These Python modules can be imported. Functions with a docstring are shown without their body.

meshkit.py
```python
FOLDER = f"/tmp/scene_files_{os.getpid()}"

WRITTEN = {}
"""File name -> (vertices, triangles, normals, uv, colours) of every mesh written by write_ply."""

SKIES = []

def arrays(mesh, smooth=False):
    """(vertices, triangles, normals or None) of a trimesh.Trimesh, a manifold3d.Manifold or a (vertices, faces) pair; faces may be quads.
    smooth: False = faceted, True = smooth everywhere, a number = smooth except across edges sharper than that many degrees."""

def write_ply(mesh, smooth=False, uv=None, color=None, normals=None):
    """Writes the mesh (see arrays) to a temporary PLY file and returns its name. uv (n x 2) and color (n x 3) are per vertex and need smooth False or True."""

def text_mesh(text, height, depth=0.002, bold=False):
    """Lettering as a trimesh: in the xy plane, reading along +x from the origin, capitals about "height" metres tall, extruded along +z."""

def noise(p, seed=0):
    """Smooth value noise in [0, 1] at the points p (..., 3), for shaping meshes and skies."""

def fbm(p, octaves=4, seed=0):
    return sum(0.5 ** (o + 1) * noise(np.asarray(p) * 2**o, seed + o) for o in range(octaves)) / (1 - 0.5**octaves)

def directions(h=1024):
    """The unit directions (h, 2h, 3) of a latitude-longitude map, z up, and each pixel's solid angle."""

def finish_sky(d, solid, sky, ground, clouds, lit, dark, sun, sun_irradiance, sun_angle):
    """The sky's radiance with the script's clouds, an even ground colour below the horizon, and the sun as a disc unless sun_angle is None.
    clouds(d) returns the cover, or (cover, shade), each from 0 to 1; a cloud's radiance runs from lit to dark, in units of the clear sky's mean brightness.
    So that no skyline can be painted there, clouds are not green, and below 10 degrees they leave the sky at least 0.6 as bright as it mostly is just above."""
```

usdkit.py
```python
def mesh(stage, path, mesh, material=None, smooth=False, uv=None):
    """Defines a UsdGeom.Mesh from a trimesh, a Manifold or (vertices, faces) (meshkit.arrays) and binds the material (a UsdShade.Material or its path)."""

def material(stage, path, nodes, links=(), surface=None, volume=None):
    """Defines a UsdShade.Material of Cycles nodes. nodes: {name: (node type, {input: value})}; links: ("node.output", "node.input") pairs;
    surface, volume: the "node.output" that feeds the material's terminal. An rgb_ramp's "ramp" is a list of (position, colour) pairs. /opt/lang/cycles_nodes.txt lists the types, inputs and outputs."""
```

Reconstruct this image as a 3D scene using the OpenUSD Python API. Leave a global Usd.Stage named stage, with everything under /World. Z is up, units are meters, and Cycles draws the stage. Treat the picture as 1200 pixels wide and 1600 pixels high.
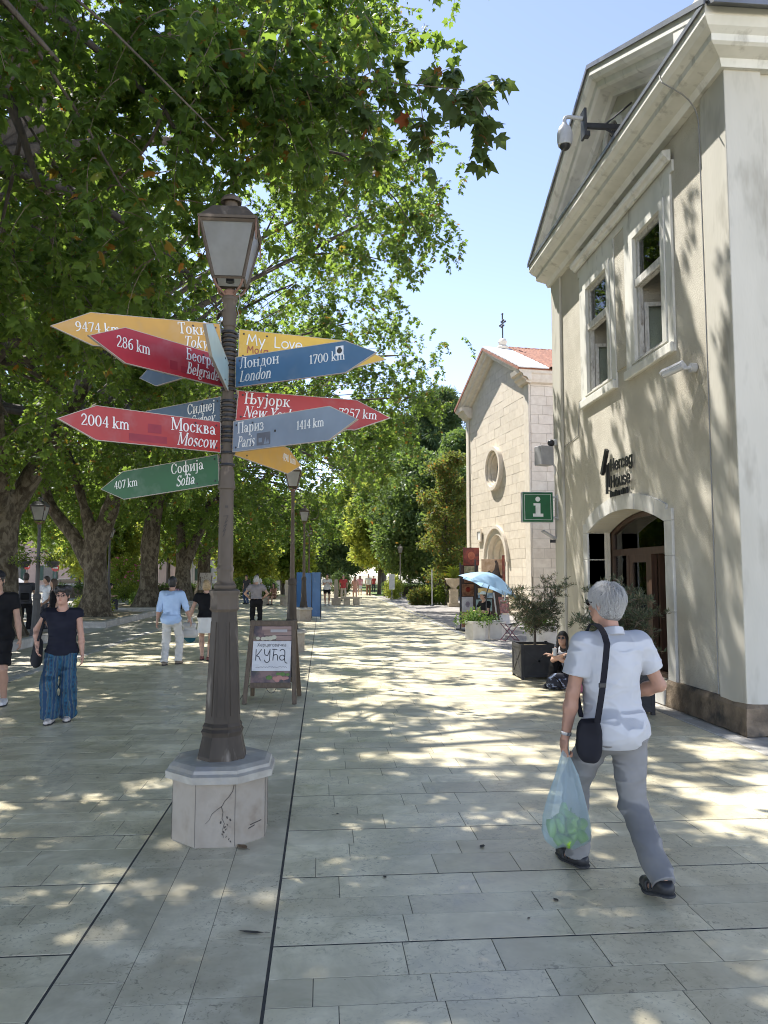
import math, random
import numpy as np, trimesh, usdkit, meshkit
import manifold3d as m3
from shapely.geometry import Polygon, LineString, box as sbox, Point
from shapely import affinity, union_all
from pxr import Usd, UsdGeom, UsdLux, UsdShade, Gf, Sdf, Vt

stage = Usd.Stage.CreateInMemory()
UsdGeom.SetStageUpAxis(stage, 'Z'); UsdGeom.SetStageMetersPerUnit(stage, 1.0)
UsdGeom.Xform.Define(stage, '/World')
PI = math.pi

# ---------------------------------------------------------------- camera
EYE = np.array([0.0, 0.0, 1.75]); YAW = math.radians(4.56); PITCH = math.radians(4.62)
cam = UsdGeom.Camera.Define(stage, '/World/camera')
cam.CreateHorizontalApertureAttr(36.0); cam.CreateVerticalApertureAttr(48.0); cam.CreateFocalLengthAttr(36.0)
cam.CreateClippingRangeAttr((0.05, 3000.0)); cam.CreateFStopAttr(0.0)
cam.AddTranslateOp().Set(Gf.Vec3d(*EYE)); cam.AddRotateZOp().Set(-math.degrees(YAW)); cam.AddRotateXOp().Set(90 + math.degrees(PITCH))
EXPOSURE = 1.56
cam.CreateExposureAttr(EXPOSURE)

# ---------------------------------------------------------------- sun and sky
SUN = np.array([-0.41, 0.50, 1.0]); SUN /= np.linalg.norm(SUN)
SUN_ELEV = math.asin(SUN[2]); SUN_ROT = math.atan2(SUN[0], SUN[1])
SKY_STRENGTH = 0.15; SUN_INTENSITY = 0.95
sun = UsdLux.DistantLight.Define(stage, '/World/sunlight')
sun.CreateIntensityAttr(SUN_INTENSITY); sun.CreateAngleAttr(0.53); sun.CreateNormalizeAttr(True); sun.CreateColorAttr(Gf.Vec3f(1.0, 0.965, 0.91))
_z = SUN; _x = np.cross([0, 0, 1.0], _z); _x /= np.linalg.norm(_x); _y = np.cross(_z, _x)
sun.AddTransformOp().Set(Gf.Matrix4d(*_x, 0, *_y, 0, *_z, 0, 0, 0, 0, 1))
dome = UsdLux.DomeLight.Define(stage, '/World/sky')
sky_mat = usdkit.material(stage, '/World/Looks/sky', {
    's': ('sky_texture', {'sky_type': 'single_scattering', 'sun_disc': False, 'sun_elevation': SUN_ELEV, 'sun_rotation': SUN_ROT, 'air_density': 0.68, 'aerosol_density': 0.12, 'ozone_density': 1.2, 'altitude': 600.0}),
    'w': ('mix', {'mix_type': 'multiply', 'fac': 1.0, 'color2': (1.19, 0.975, 0.89)}),      # the camera's white balance for open shade
    'b': ('background_shader', {'strength': SKY_STRENGTH})}, [('s.color', 'w.color1'), ('w.color', 'b.color')], surface='b.background')
UsdShade.MaterialBindingAPI.Apply(dome.GetPrim()).Bind(sky_mat)
dome.GetPrim().SetCustomDataByKey('kind', 'structure')

# ---------------------------------------------------------------- helpers: prims
_names = {}
def uniq(parent, name):
    k = (parent, name); n = _names.get(k, 0); _names[k] = n + 1
    return f'{parent}/{name}' if n == 0 else f'{parent}/{name}_{n:03d}'
def meta(p, label=None, cat=None, group=None, kind=None):
    p = p.GetPrim() if hasattr(p, 'GetPrim') else p
    for k, v in (('label', label), ('category', cat), ('group', group), ('kind', kind)):
        if v: p.SetCustomDataByKey(k, v)
    return p
def thing(name, label=None, cat=None, loc=(0, 0, 0), rotz=0.0, group=None, kind=None):
    x = UsdGeom.Xform.Define(stage, uniq('/World', name))
    x.AddTranslateOp().Set(Gf.Vec3d(*map(float, loc)))
    if rotz: x.AddRotateZOp().Set(math.degrees(rotz))
    return meta(x, label, cat, group, kind)
def part(parent, name, mesh, mat, smooth=False, label=None, kind=None, cat=None, group=None):
    base = '/World' if parent is None else str(parent.GetPath())
    m = usdkit.mesh(stage, uniq(base, name), mesh, mat, smooth)
    return meta(m, label, cat, group, kind)
def sub_xform(parent, name, label=None):
    x = UsdGeom.Xform.Define(stage, uniq(str(parent.GetPath()), name)); return meta(x, label)
def copy_of(src, name, loc, rotz=0.0, label=None, cat=None, group=None, scale=None):
    x = UsdGeom.Xform.Define(stage, uniq('/World', name))
    x.AddTranslateOp().Set(Gf.Vec3d(*map(float, loc)))
    x.AddRotateZOp().Set(math.degrees(rotz))
    if scale: x.AddScaleOp().Set(Gf.Vec3f(*([scale] * 3 if np.ndim(scale) == 0 else scale)))
    p = x.GetPrim(); p.GetReferences().AddInternalReference(src.GetPath()); p.SetInstanceable(True)
    was = src.GetCustomData()
    return meta(p, label or was.get('label'), cat or was.get('category'), group or was.get('group'))

# ---------------------------------------------------------------- helpers: shapes (vertices, faces)
def TM(v, f): return trimesh.Trimesh(np.asarray(v, float), np.asarray(f, int), process=False)
def cat(*ms):
    ms = [m for m in (ms[0] if len(ms) == 1 and isinstance(ms[0], (list, tuple)) else ms) if m is not None and len(m.faces)]
    return trimesh.util.concatenate(ms) if len(ms) > 1 else ms[0]
def bx(x0, x1, y0, y1, z0, z1, c=0.0):
    """box, with chamfered edges when c > 0"""
    if c <= 0:
        m = trimesh.creation.box([x1 - x0, y1 - y0, z1 - z0]); m.apply_translation([(x0 + x1) / 2, (y0 + y1) / 2, (z0 + z1) / 2]); return m
    P = []
    for sx in (0, 1):
        for sy in (0, 1):
            for sz in (0, 1):
                X, Y, Zz = (x0, x1)[sx], (y0, y1)[sy], (z0, z1)[sz]
                dx, dy, dz = c * (1 - 2 * sx), c * (1 - 2 * sy), c * (1 - 2 * sz)
                P += [[X, Y + dy, Zz + dz], [X + dx, Y, Zz + dz], [X + dx, Y + dy, Zz]]
    return trimesh.convex.convex_hull(np.array(P))
def slab(x0, x1, y0, y1, z0, z1, c=0.004):
    """paving stone: box with a bevelled top edge, no bottom"""
    v = [[x0, y0, z0], [x1, y0, z0], [x1, y1, z0], [x0, y1, z0], [x0, y0, z1 - c], [x1, y0, z1 - c], [x1, y1, z1 - c], [x0, y1, z1 - c],
         [x0 + c, y0 + c, z1], [x1 - c, y0 + c, z1], [x1 - c, y1 - c, z1], [x0 + c, y1 - c, z1]]
    f = []
    for a in (0, 4):
        for i in range(4):
            j = (i + 1) % 4; f += [[a + i, a + j, a + 4 + j], [a + i, a + 4 + j, a + 4 + i]]
    f += [[8, 9, 10], [8, 10, 11]]
    return TM(v, f)
def tube(pts, r, n=8, caps=True):
    p = np.asarray(pts, float); r = np.broadcast_to(np.asarray(r, float), (len(p),))
    t = np.gradient(p, axis=0); t /= np.linalg.norm(t, axis=1, keepdims=True) + 1e-12
    a = np.cross(t[0], [0, 0, 1.0] if abs(t[0][2]) < 0.9 else [1.0, 0, 0]); a /= np.linalg.norm(a)
    V = []; ang = np.arange(n) * 2 * PI / n
    for i in range(len(p)):
        a = a - t[i] * (a @ t[i]); a /= np.linalg.norm(a) + 1e-12; b = np.cross(t[i], a)
        V.append(p[i] + r[i] * (np.cos(ang)[:, None] * a + np.sin(ang)[:, None] * b))
    V = np.vstack(V); F = []
    for i in range(len(p) - 1):
        for j in range(n):
            k = (j + 1) % n; A, B, C, D = i * n + j, i * n + k, (i + 1) * n + k, (i + 1) * n + j
            F += [[A, B, C], [A, C, D]]
    if caps:
        m = len(V); V = np.vstack([V, p[0], p[-1]])
        for j in range(n):
            k = (j + 1) % n; F += [[m, k, j], [m + 1, (len(p) - 1) * n + j, (len(p) - 1) * n + k]]
    return TM(V, F)
def bezier(a, b, c, d=None, n=12):
    t = np.linspace(0, 1, n)[:, None]; a, b, c = map(lambda q: np.asarray(q, float), (a, b, c))
    if d is None: return (1 - t) ** 2 * a + 2 * t * (1 - t) * b + t * t * c
    d = np.asarray(d, float); return (1 - t) ** 3 * a + 3 * t * (1 - t) ** 2 * b + 3 * t * t * (1 - t) * c + t ** 3 * d
def lathe(prof, n=24, rot=0.0, sx=1.0, sy=1.0, caps=True):
    """prof: [(r, z)] bottom to top"""
    prof = np.asarray(prof, float); ang = rot + np.arange(n) * 2 * PI / n
    V = np.vstack([np.stack([r * np.cos(ang) * sx, r * np.sin(ang) * sy, np.full(n, z)], 1) for r, z in prof]); F = []
    for i in range(len(prof) - 1):
        for j in range(n):
            k = (j + 1) % n; A, B, C, D = i * n + j, i * n + k, (i + 1) * n + k, (i + 1) * n + j
            F += [[A, B, C], [A, C, D]]
    if caps:
        m = len(V); V = np.vstack([V, [0, 0, prof[0][1]], [0, 0, prof[-1][1]]])
        for j in range(n):
            k = (j + 1) % n; F += [[m, k, j], [m + 1, (len(prof) - 1) * n + j, (len(prof) - 1) * n + k]]
    return TM(V, F)
def prism(poly, h):
    ps = getattr(poly, 'geoms', [poly])
    return cat([trimesh.creation.extrude_polygon(g, h, engine='earcut') for g in ps if g.area > 1e-9])
def onto(m, o, ex, ey):
    """maps mesh xy(z) onto the plane with origin o and axes ex, ey"""
    ex = np.asarray(ex, float); ey = np.asarray(ey, float); ez = np.cross(ex, ey)
    M = np.eye(4); M[:3, 0], M[:3, 1], M[:3, 2], M[:3, 3] = ex, ey, ez, o
    m = m.copy(); m.apply_transform(M); return m
def rotz(m, a, about=(0, 0, 0)):
    m = m.copy(); m.apply_transform(trimesh.transformations.rotation_matrix(a, [0, 0, 1], about)); return m
def rot(m, a, axis, about=(0, 0, 0)):
    m = m.copy(); m.apply_transform(trimesh.transformations.rotation_matrix(a, axis, about)); return m
def mv(m, *d):
    m = m.copy(); m.apply_translation(d if len(d) == 3 else d[0]); return m
def sweep(path, prof, closed=False, up=(0, 0, 1)):
    """prof [(out, z)] swept along a path in the plane normal to up, mitred; out is to the right of travel"""
    path = np.asarray(path, float); up = np.asarray(up, float); n = len(path); V = []
    prof = np.asarray(prof, float)
    for i in range(n):
        d0 = path[i] - path[i - 1] if i > 0 or closed else path[1] - path[0]
        d1 = path[(i + 1) % n] - path[i] if i < n - 1 or closed else path[-1] - path[-2]
        d0 = d0 / np.linalg.norm(d0); d1 = d1 / np.linalg.norm(d1)
        n0, n1 = np.cross(d0, up), np.cross(d1, up); nn = n0 + n1; nn /= np.linalg.norm(nn); nn /= max(nn @ n0, 0.3)
        V.append(path[i] + prof[:, :1] * nn + prof[:, 1:] * up)
    m = len(prof); V = np.vstack(V); F = []
    for i in range(n if closed else n - 1):
        for j in range(m):
            k = (j + 1) % m; i2 = (i + 1) % n; A, B, C, D = i * m + j, i * m + k, i2 * m + k, i2 * m + j
            F += [[A, C, B], [A, D, C]]
    if not closed:
        pl = Polygon(prof); vv, ff = trimesh.creation.triangulate_polygon(pl, engine='earcut')
        from scipy.spatial import cKDTree
        idx = cKDTree(prof).query(vv)[1]; ff = idx[ff]
        F += ff.tolist() + (ff[:, ::-1] + (n - 1) * m).tolist()
    return TM(V, F)
def sphere(c, r, sub=2, s=(1, 1, 1)):
    m = trimesh.creation.icosphere(sub, 1.0); m.apply_scale(np.asarray(s, float) * r); m.apply_translation(c); return m

# ---------------------------------------------------------------- helpers: SDF figures, surface nets
class Field:
    def __init__(s, lo, hi, h):
        s.lo = np.asarray(lo, float); s.h = h; s.n = np.ceil((np.asarray(hi, float) - s.lo) / h).astype(int) + 1
        s.v = np.full(s.n, 1.0, np.float32)
    def _win(s, lo, hi):
        a = np.clip(np.floor((lo - s.lo) / s.h).astype(int), 0, s.n); b = np.clip(np.ceil((hi - s.lo) / s.h).astype(int) + 1, 0, s.n)
        if (b <= a).any(): return None, None
        g = [s.lo[k] + s.h * np.arange(a[k], b[k]) for k in range(3)]
        return tuple(slice(a[k], b[k]) for k in range(3)), np.stack(np.meshgrid(*g, indexing='ij'), -1).astype(np.float32)
    def _put(s, w, d, k, sub=False):
        o = s.v[w]
        if sub:
            d = -d
            if k > 0: hh = np.clip(0.5 - 0.5 * (o - d) / k, 0, 1); s.v[w] = o + (d - o) * hh + k * hh * (1 - hh)
            else: s.v[w] = np.maximum(o, d)
        elif k > 0:
            hh = np.clip(0.5 + 0.5 * (o - d) / k, 0, 1); s.v[w] = o + (d - o) * hh - k * hh * (1 - hh)
        else: s.v[w] = np.minimum(o, d)
    def cone(s, a, b, ra, rb, k=0.02, sub=False, cut=None, flat=None):
        """round cone from a to b; cut: (point, direction) keeps only the side against direction; flat: (axis vector, factor) squeezes"""
        a = np.asarray(a, float); b = np.asarray(b, float); R = max(ra, rb) + k * 1.5 + 2 * s.h + 0.03
        w, p = s._win(np.minimum(a, b) - R, np.maximum(a, b) + R)
        if w is None: return s
        ab = b - a; L2 = max(ab @ ab, 1e-9); q = p - a.astype(np.float32)
        t = np.clip(q @ ab.astype(np.float32) / L2, 0, 1)
        q = q - t[..., None] * ab.astype(np.float32)
        if flat is not None:
            ax = np.asarray(flat[0], float); ax = (ax / np.linalg.norm(ax)).astype(np.float32); c = q @ ax; q = q + ((flat[1] - 1) * c)[..., None] * ax
        d = np.linalg.norm(q, axis=-1) - (ra + (rb - ra) * t)
        if cut is not None:
            for cp, cd in (cut if isinstance(cut, list) else [cut]):
                cd = np.asarray(cd, float); cd = cd / np.linalg.norm(cd); d = np.maximum(d, (p - np.asarray(cp, np.float32)) @ cd.astype(np.float32))
        s._put(w, d, k, sub); return s
    def ell(s, c, r, k=0.02, sub=False, R=None, cut=None):
        c = np.asarray(c, float); r = np.asarray(r, float); m = r.max() + k * 1.5 + 2 * s.h + 0.03
        w, p = s._win(c - m, c + m)
        if w is None: return s
        q = p - c.astype(np.float32)
        if R is not None: q = q @ np.asarray(R, np.float32)
        k0 = np.linalg.norm(q / r, axis=-1); k1 = np.linalg.norm(q / r ** 2, axis=-1)
        d = k0 * (k0 - 1) / np.maximum(k1, 1e-6)
        d = np.where(k0 < 1e-3, -r.min(), d)
        if cut is not None:
            for cp, cd in (cut if isinstance(cut, list) else [cut]):
                cd = np.asarray(cd, float); cd = cd / np.linalg.norm(cd); d = np.maximum(d, (p - np.asarray(cp, np.float32)) @ cd.astype(np.float32))
        s._put(w, d, k, sub); return s
    def keep(s, cp, cd):
        """cuts away everything on the positive side of the plane"""
        g = [s.lo[k] + s.h * np.arange(s.n[k]) for k in range(3)]; cd = np.asarray(cd, float); cd = cd / np.linalg.norm(cd)
        d = (g[0][:, None, None] - cp[0]) * cd[0] + (g[1][None, :, None] - cp[1]) * cd[1] + (g[2][None, None, :] - cp[2]) * cd[2]
        s.v = np.maximum(s.v, d.astype(np.float32)); return s
    def mesh(s):
        v = s.v; v[0], v[-1], v[:, 0], v[:, -1], v[:, :, 0], v[:, :, -1] = 1, 1, 1, 1, 1, 1
        ins = v < 0; nx, ny, nz = s.n
        cor = [(i, j, k) for i in (0, 1) for j in (0, 1) for k in (0, 1)]
        sh = lambda A, c: A[c[0]:nx - 1 + c[0], c[1]:ny - 1 + c[1], c[2]:nz - 1 + c[2]]
        cnt = sum(sh(ins, c).astype(np.int8) for c in cor); act = (cnt > 0) & (cnt < 8)
        idx = np.argwhere(act)
        if not len(idx): return TM(np.zeros((0, 3)), np.zeros((0, 3)))
        cv = {c: v[idx[:, 0] + c[0], idx[:, 1] + c[1], idx[:, 2] + c[2]] for c in cor}
        acc = np.zeros((len(idx), 3)); num = np.zeros(len(idx))
        for a in cor:
            for ax in range(3):
                if a[ax]: continue
                b = list(a); b[ax] = 1; b = tuple(b); va, vb = cv[a], cv[b]; x = (va < 0) != (vb < 0)
                t = np.where(x, va / np.where(x, va - vb, 1), 0)
                P = np.tile(np.array(a, float), (len(idx), 1)); P[:, ax] += t
                acc += P * x[:, None]; num += x
        pos = s.lo + s.h * (idx + acc / num[:, None])
        vid = np.full(act.shape, -1, np.int64); vid[act] = np.arange(len(idx)); F = []
        for ax in range(3):
            A = [slice(1, -1)] * 3; A[ax] = slice(0, -1); B = list(A); B[ax] = slice(1, None)
            x = np.argwhere(ins[tuple(A)] != ins[tuple(B)])
            if not len(x): continue
            off = np.array([1, 1, 1]); off[ax] = 0; x = x + off
            e1, e2 = [q for q in range(3) if q != ax]
            def g(d1, d2):
                y = x.copy(); y[:, e1] += d1; y[:, e2] += d2; return vid[y[:, 0], y[:, 1], y[:, 2]]
            q = np.stack([g(-1, -1), g(0, -1), g(0, 0), g(-1, 0)], 1)
            fl = ins[x[:, 0], x[:, 1], x[:, 2]]; 
            if ax == 1: fl = ~fl
            q[~fl] = q[~fl][:, ::-1]
            F += [q[:, [0, 1, 2]], q[:, [0, 2, 3]]]
        return TM(pos, np.vstack(F))
def crease(m, amp, freq, seed=0, aniso=(1, 1, 1)):
    """sharp folds: ridged noise, pushed sideways only"""
    n = np.array(m.vertex_normals) * [1, 1, 0]; v = np.array(m.vertices); r = 1 - np.abs(2 * meshkit.noise(v * freq * np.asarray(aniso), seed) - 1)
    return TM(v + n * (amp * (r ** 3 - .25))[:, None], m.faces)
def crumple(m, amp, freq, seed=0, aniso=(1, 1, 1), flat=False):
    """pushes vertices along their normals by smooth noise: folds and unevenness"""
    n = np.array(m.vertex_normals); v = np.array(m.vertices)
    if flat: n = n * [1, 1, 0]
    return TM(v + n * ((meshkit.noise(v * freq * np.asarray(aniso), seed) - 0.5) * 2 * amp)[:, None], m.faces)

# ---------------------------------------------------------------- helpers: materials
L = '/World/Looks/'
_mat = {}
def mat(name, c1, c2=None, scale=6.0, rough=0.6, bump=0.0, bscale=None, spec=0.5, metal=0.0, stretch=(1, 1, 1), lo=0.35, hi=0.65, detail=5.0, world=False, c3=None, s3=1.0, f3=0.5, vary=0.0, sheen=0.0, bdist=0.01, trans=0.0, coat=0.0):
    """principled surface; colour runs from c1 to c2 with noise, c3 in larger blotches; bump from finer noise; vary: brightness per object"""
    if name in _mat: return _mat[name]
    N = {'p': ('principled_bsdf', {'roughness': rough, 'specular_ior_level': spec, 'metallic': metal, 'base_color': c1, 'sheen_weight': sheen, 'coat_weight': coat})}
    K = []
    N['tc'] = ('geometry', {}) if world else ('texture_coordinate', {})
    src = 'tc.position' if world else 'tc.object'
    N['mp'] = ('mapping', {'scale': stretch}); K.append((src, 'mp.vector'))
    col = None
    if c2 is not None:
        N['n'] = ('noise_texture', {'scale': scale, 'detail': detail, 'roughness': 0.6}); N['r'] = ('rgb_ramp', {'ramp': [(lo, c1), (hi, c2)]})
        K += [('mp.vector', 'n.vector'), ('n.fac', 'r.fac')]; col = 'r.color'
    if c3 is not None:
        N['n3'] = ('noise_texture', {'scale': s3, 'detail': 4.0, 'roughness': 0.6}); N['m3'] = ('map_range', {'from_min': f3, 'from_max': f3 + 0.15, 'clamp': True})
        N['x3'] = ('mix', {'color1': c1, 'color2': c3}); K += [('mp.vector', 'n3.vector'), ('n3.fac', 'm3.value'), ('m3.result', 'x3.fac')]
        if col: K.append((col, 'x3.color1'))
        col = 'x3.color'
    if vary:
        N['oi'] = ('object_info', {}); N['vr'] = ('map_range', {'to_min': 1 - vary, 'to_max': 1 + vary}); N['hs'] = ('hsv', {'color': c1})
        K += [('oi.random', 'vr.value'), ('vr.result', 'hs.value')]
        if col: K.append((col, 'hs.color'))
        col = 'hs.color'
    if col: K.append((col, 'p.base_color'))
    if bump:
        N['bn'] = ('noise_texture', {'scale': bscale or scale * 4, 'detail': 4.0, 'roughness': 0.6}); N['bm'] = ('bump', {'strength': bump, 'distance': bdist})
        K += [('mp.vector', 'bn.vector'), ('bn.fac', 'bm.height'), ('bm.normal', 'p.normal')]
    _mat[name] = usdkit.material(stage, L + name, N, K, surface='p.BSDF')
    return _mat[name]
def flat(name, c, rough=0.6, **k): return mat(name, c, tuple(min(1, x * 0.82) for x in c), scale=9, rough=rough, **k)
def glass_pane(name, tint=(0.9, 0.95, 0.95), rough=0.02, base=0.0):
    if name in _mat: return _mat[name]
    _mat[name] = usdkit.material(stage, L + name, {'t': ('transparent_bsdf', {'color': tint}), 'g': ('glossy_bsdf', {'color': (0.9, 0.9, 0.9), 'roughness': rough}), 'f': ('fresnel', {'IOR': 1.5}),
        'mx': ('mix_closure', {})}, [('f.fac', 'mx.fac'), ('t.BSDF', 'mx.closure1'), ('g.BSDF', 'mx.closure2')], surface='mx.closure')
    return _mat[name]
def leaf_mat(name, dark, light, odd, transl=(0.32, 0.42, 0.05), tw=0.45, rough=0.45, odd_at=0.993):
    """leaf: colour differs from leaf to leaf and sprig to sprig; light comes through"""
    if name in _mat: return _mat[name]
    N = {'g': ('attribute', {'attribute': 'leafrnd'}), 'oi': ('object_info', {}), 'a': ('math', {'math_type': 'multiply_add', 'value2': 7.31}), 'fr': ('math', {'math_type': 'fraction'}), 'w': ('white_noise_texture', {'dimensions': '1D'}),
         'r': ('rgb_ramp', {'ramp': [(0.0, dark), (0.6, tuple(0.5 * (a + b) for a, b in zip(dark, light))), (odd_at - 0.03, light), (odd_at, odd), (1.0, odd)]}),
         't': ('rgb_ramp', {'ramp': [(0.0, tuple(x * 0.75 for x in transl)), (odd_at - 0.03, transl), (odd_at, (0.5, 0.25, 0.03)), (1.0, (0.5, 0.2, 0.03))]}),
         'p': ('principled_bsdf', {'roughness': rough + .08, 'specular_ior_level': 0.28}), 'tr': ('translucent_bsdf', {}), 'mx': ('mix_closure', {'fac': tw})}
    K = [('g.fac', 'a.value1'), ('oi.random', 'a.value3'), ('a.value', 'fr.value1'), ('fr.value', 'w.w'), ('w.value', 'r.fac'), ('w.value', 't.fac'), ('r.color', 'p.base_color'), ('t.color', 'tr.color'),
         ('p.BSDF', 'mx.closure1'), ('tr.BSDF', 'mx.closure2')]
    _mat[name] = usdkit.material(stage, L + name, N, K, surface='mx.closure')
    return _mat[name]

# ================================================================ materials of the setting
def stone_mat(name, c1, c2, blot, rough=0.42, vary=0.09, spots=True):
    if name in _mat: return _mat[name]
    N = {'g': ('geometry', {}), 'oi': ('object_info', {}),
         'off': ('vector_math', {'vector_math_type': 'scale', 'math_type': 'scale', 'scale': 37.0}),
         'n1': ('noise_texture', {'scale': 3.0, 'detail': 7.0, 'roughness': 0.65, 'distortion': 0.6}), 'r1': ('rgb_ramp', {'ramp': [(0.36, tuple(x * .82 for x in c1)), (0.5, c1), (0.64, c2)]}),
         'n2': ('noise_texture', {'scale': 1.1, 'detail': 5.0, 'roughness': 0.7}), 'm2': ('map_range', {'from_min': 0.46, 'from_max': 0.66, 'to_max': 1.0, 'clamp': True}), 'x2': ('mix', {'color2': blot}),
         'n3': ('noise_texture', {'scale': 26.0, 'detail': 4.0, 'roughness': 0.7, 'distortion': 1.5}), 'm3': ('map_range', {'from_min': 0.55, 'from_max': 0.66, 'to_max': 0.85, 'clamp': True}),
         'n4': ('noise_texture', {'scale': 1.6, 'detail': 3.0}), 'm4': ('map_range', {'from_min': 0.40, 'from_max': 0.55, 'clamp': True}), 'k': ('math', {'math_type': 'multiply'}),
         'x3': ('mix', {'color2': tuple(x * 0.4 for x in c1)}), 'vr': ('map_range', {'to_min': 1 - vary, 'to_max': 1 + vary}), 'hs': ('hsv', {}),
         'rr': ('map_range', {'from_min': 0.3, 'from_max': 0.7, 'to_min': rough - 0.1, 'to_max': rough + 0.16}),
         'n5': ('voronoi_texture', {'scale': 21.0, 'randomness': 1.0}), 'm5': ('map_range', {'from_min': 0.03, 'from_max': 0.11, 'to_min': 0.75, 'to_max': 0.0, 'clamp': True}), 'n6': ('noise_texture', {'scale': 4.0}), 'm6': ('map_range', {'from_min': 0.52, 'from_max': 0.6, 'clamp': True}), 'k5': ('math', {'math_type': 'multiply'}), 'x5': ('mix', {'color2': (0.05, 0.045, 0.04)}),
         'bn': ('noise_texture', {'scale': 40.0, 'detail': 4.0}), 'bm': ('bump', {'strength': 0.22, 'distance': 0.004}), 'p': ('principled_bsdf', {'specular_ior_level': 0.5})}
    del N['off']
    K = [('g.position', 'n1.vector'), ('g.position', 'n2.vector'), ('g.position', 'n3.vector'), ('g.position', 'n4.vector'), ('g.position', 'bn.vector'), ('n1.fac', 'r1.fac'), ('r1.color', 'x2.color1'), ('n2.fac', 'm2.value'), ('m2.result', 'x2.fac'),
         ('n3.fac', 'm3.value'), ('n4.fac', 'm4.value'), ('m3.result', 'k.value1'), ('m4.result', 'k.value2'), ('k.value', 'x3.fac'), ('x2.color', 'x3.color1'), ('g.position', 'n5.vector'), ('g.position', 'n6.vector'), ('n5.distance', 'm5.value'), ('n6.fac', 'm6.value'), ('m5.result', 'k5.value1'), ('m6.result', 'k5.value2'), ('k5.value', 'x5.fac'), ('x3.color', 'x5.color1'), ('x5.color', 'hs.color'), ('oi.random', 'vr.value'), ('vr.result', 'hs.value'),
         ('hs.color', 'p.base_color'), ('n1.fac', 'rr.value'), ('rr.result', 'p.roughness'), ('bn.fac', 'bm.height'), ('bm.normal', 'p.normal')]
    _mat[name] = usdkit.material(stage, L + name, N, K, surface='p.BSDF'); return _mat[name]
PAV = [stone_mat(f'paving_stone_{k}', tuple(x * b for x in (0.61, 0.545, 0.375)), tuple(x * b for x in (0.73, 0.66, 0.465)), tuple(x * b for x in (0.49, 0.43, 0.285)), rough=r) for k, (b, r) in zip('abcd', ((1.0, .33), (0.90, .38), (1.07, .30), (0.95, .35)))]
BAND = [stone_mat(f'band_stone_{k}', tuple(x * b for x in (0.545, 0.49, 0.345)), tuple(x * b for x in (0.68, 0.615, 0.44)), tuple(x * b for x in (0.39, 0.34, 0.225)), rough=.46) for k, b in zip('ab', (1.0, 0.92))]
JOINT = flat('joint_filler', (0.055, 0.052, 0.045), 0.9, world=True)
GROUND = mat('park_ground', (0.20, 0.18, 0.13), (0.30, 0.27, 0.2), scale=0.6, rough=0.9, world=True, c3=(0.10, 0.13, 0.05), s3=0.12)
FORE = stone_mat('forecourt_stone', (0.27, 0.25, 0.23), (0.36, 0.335, 0.30), (0.22, 0.2, 0.18), rough=0.7)
KERB = stone_mat('kerb_stone', (0.40, 0.38, 0.34), (0.52, 0.5, 0.45), (0.3, 0.28, 0.24), rough=0.6)
SOIL = mat('bed_soil', (0.22, 0.17, 0.10), (0.34, 0.28, 0.17), scale=7, rough=0.95, bump=0.8, bscale=30, world=True)

part(None, 'ground', TM([[-400, -60, -0.06], [400, -60, -0.06], [400, 900, -0.06], [-400, 900, -0.06]], [[0, 1, 2], [0, 2, 3]]), GROUND, kind='structure')

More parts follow.
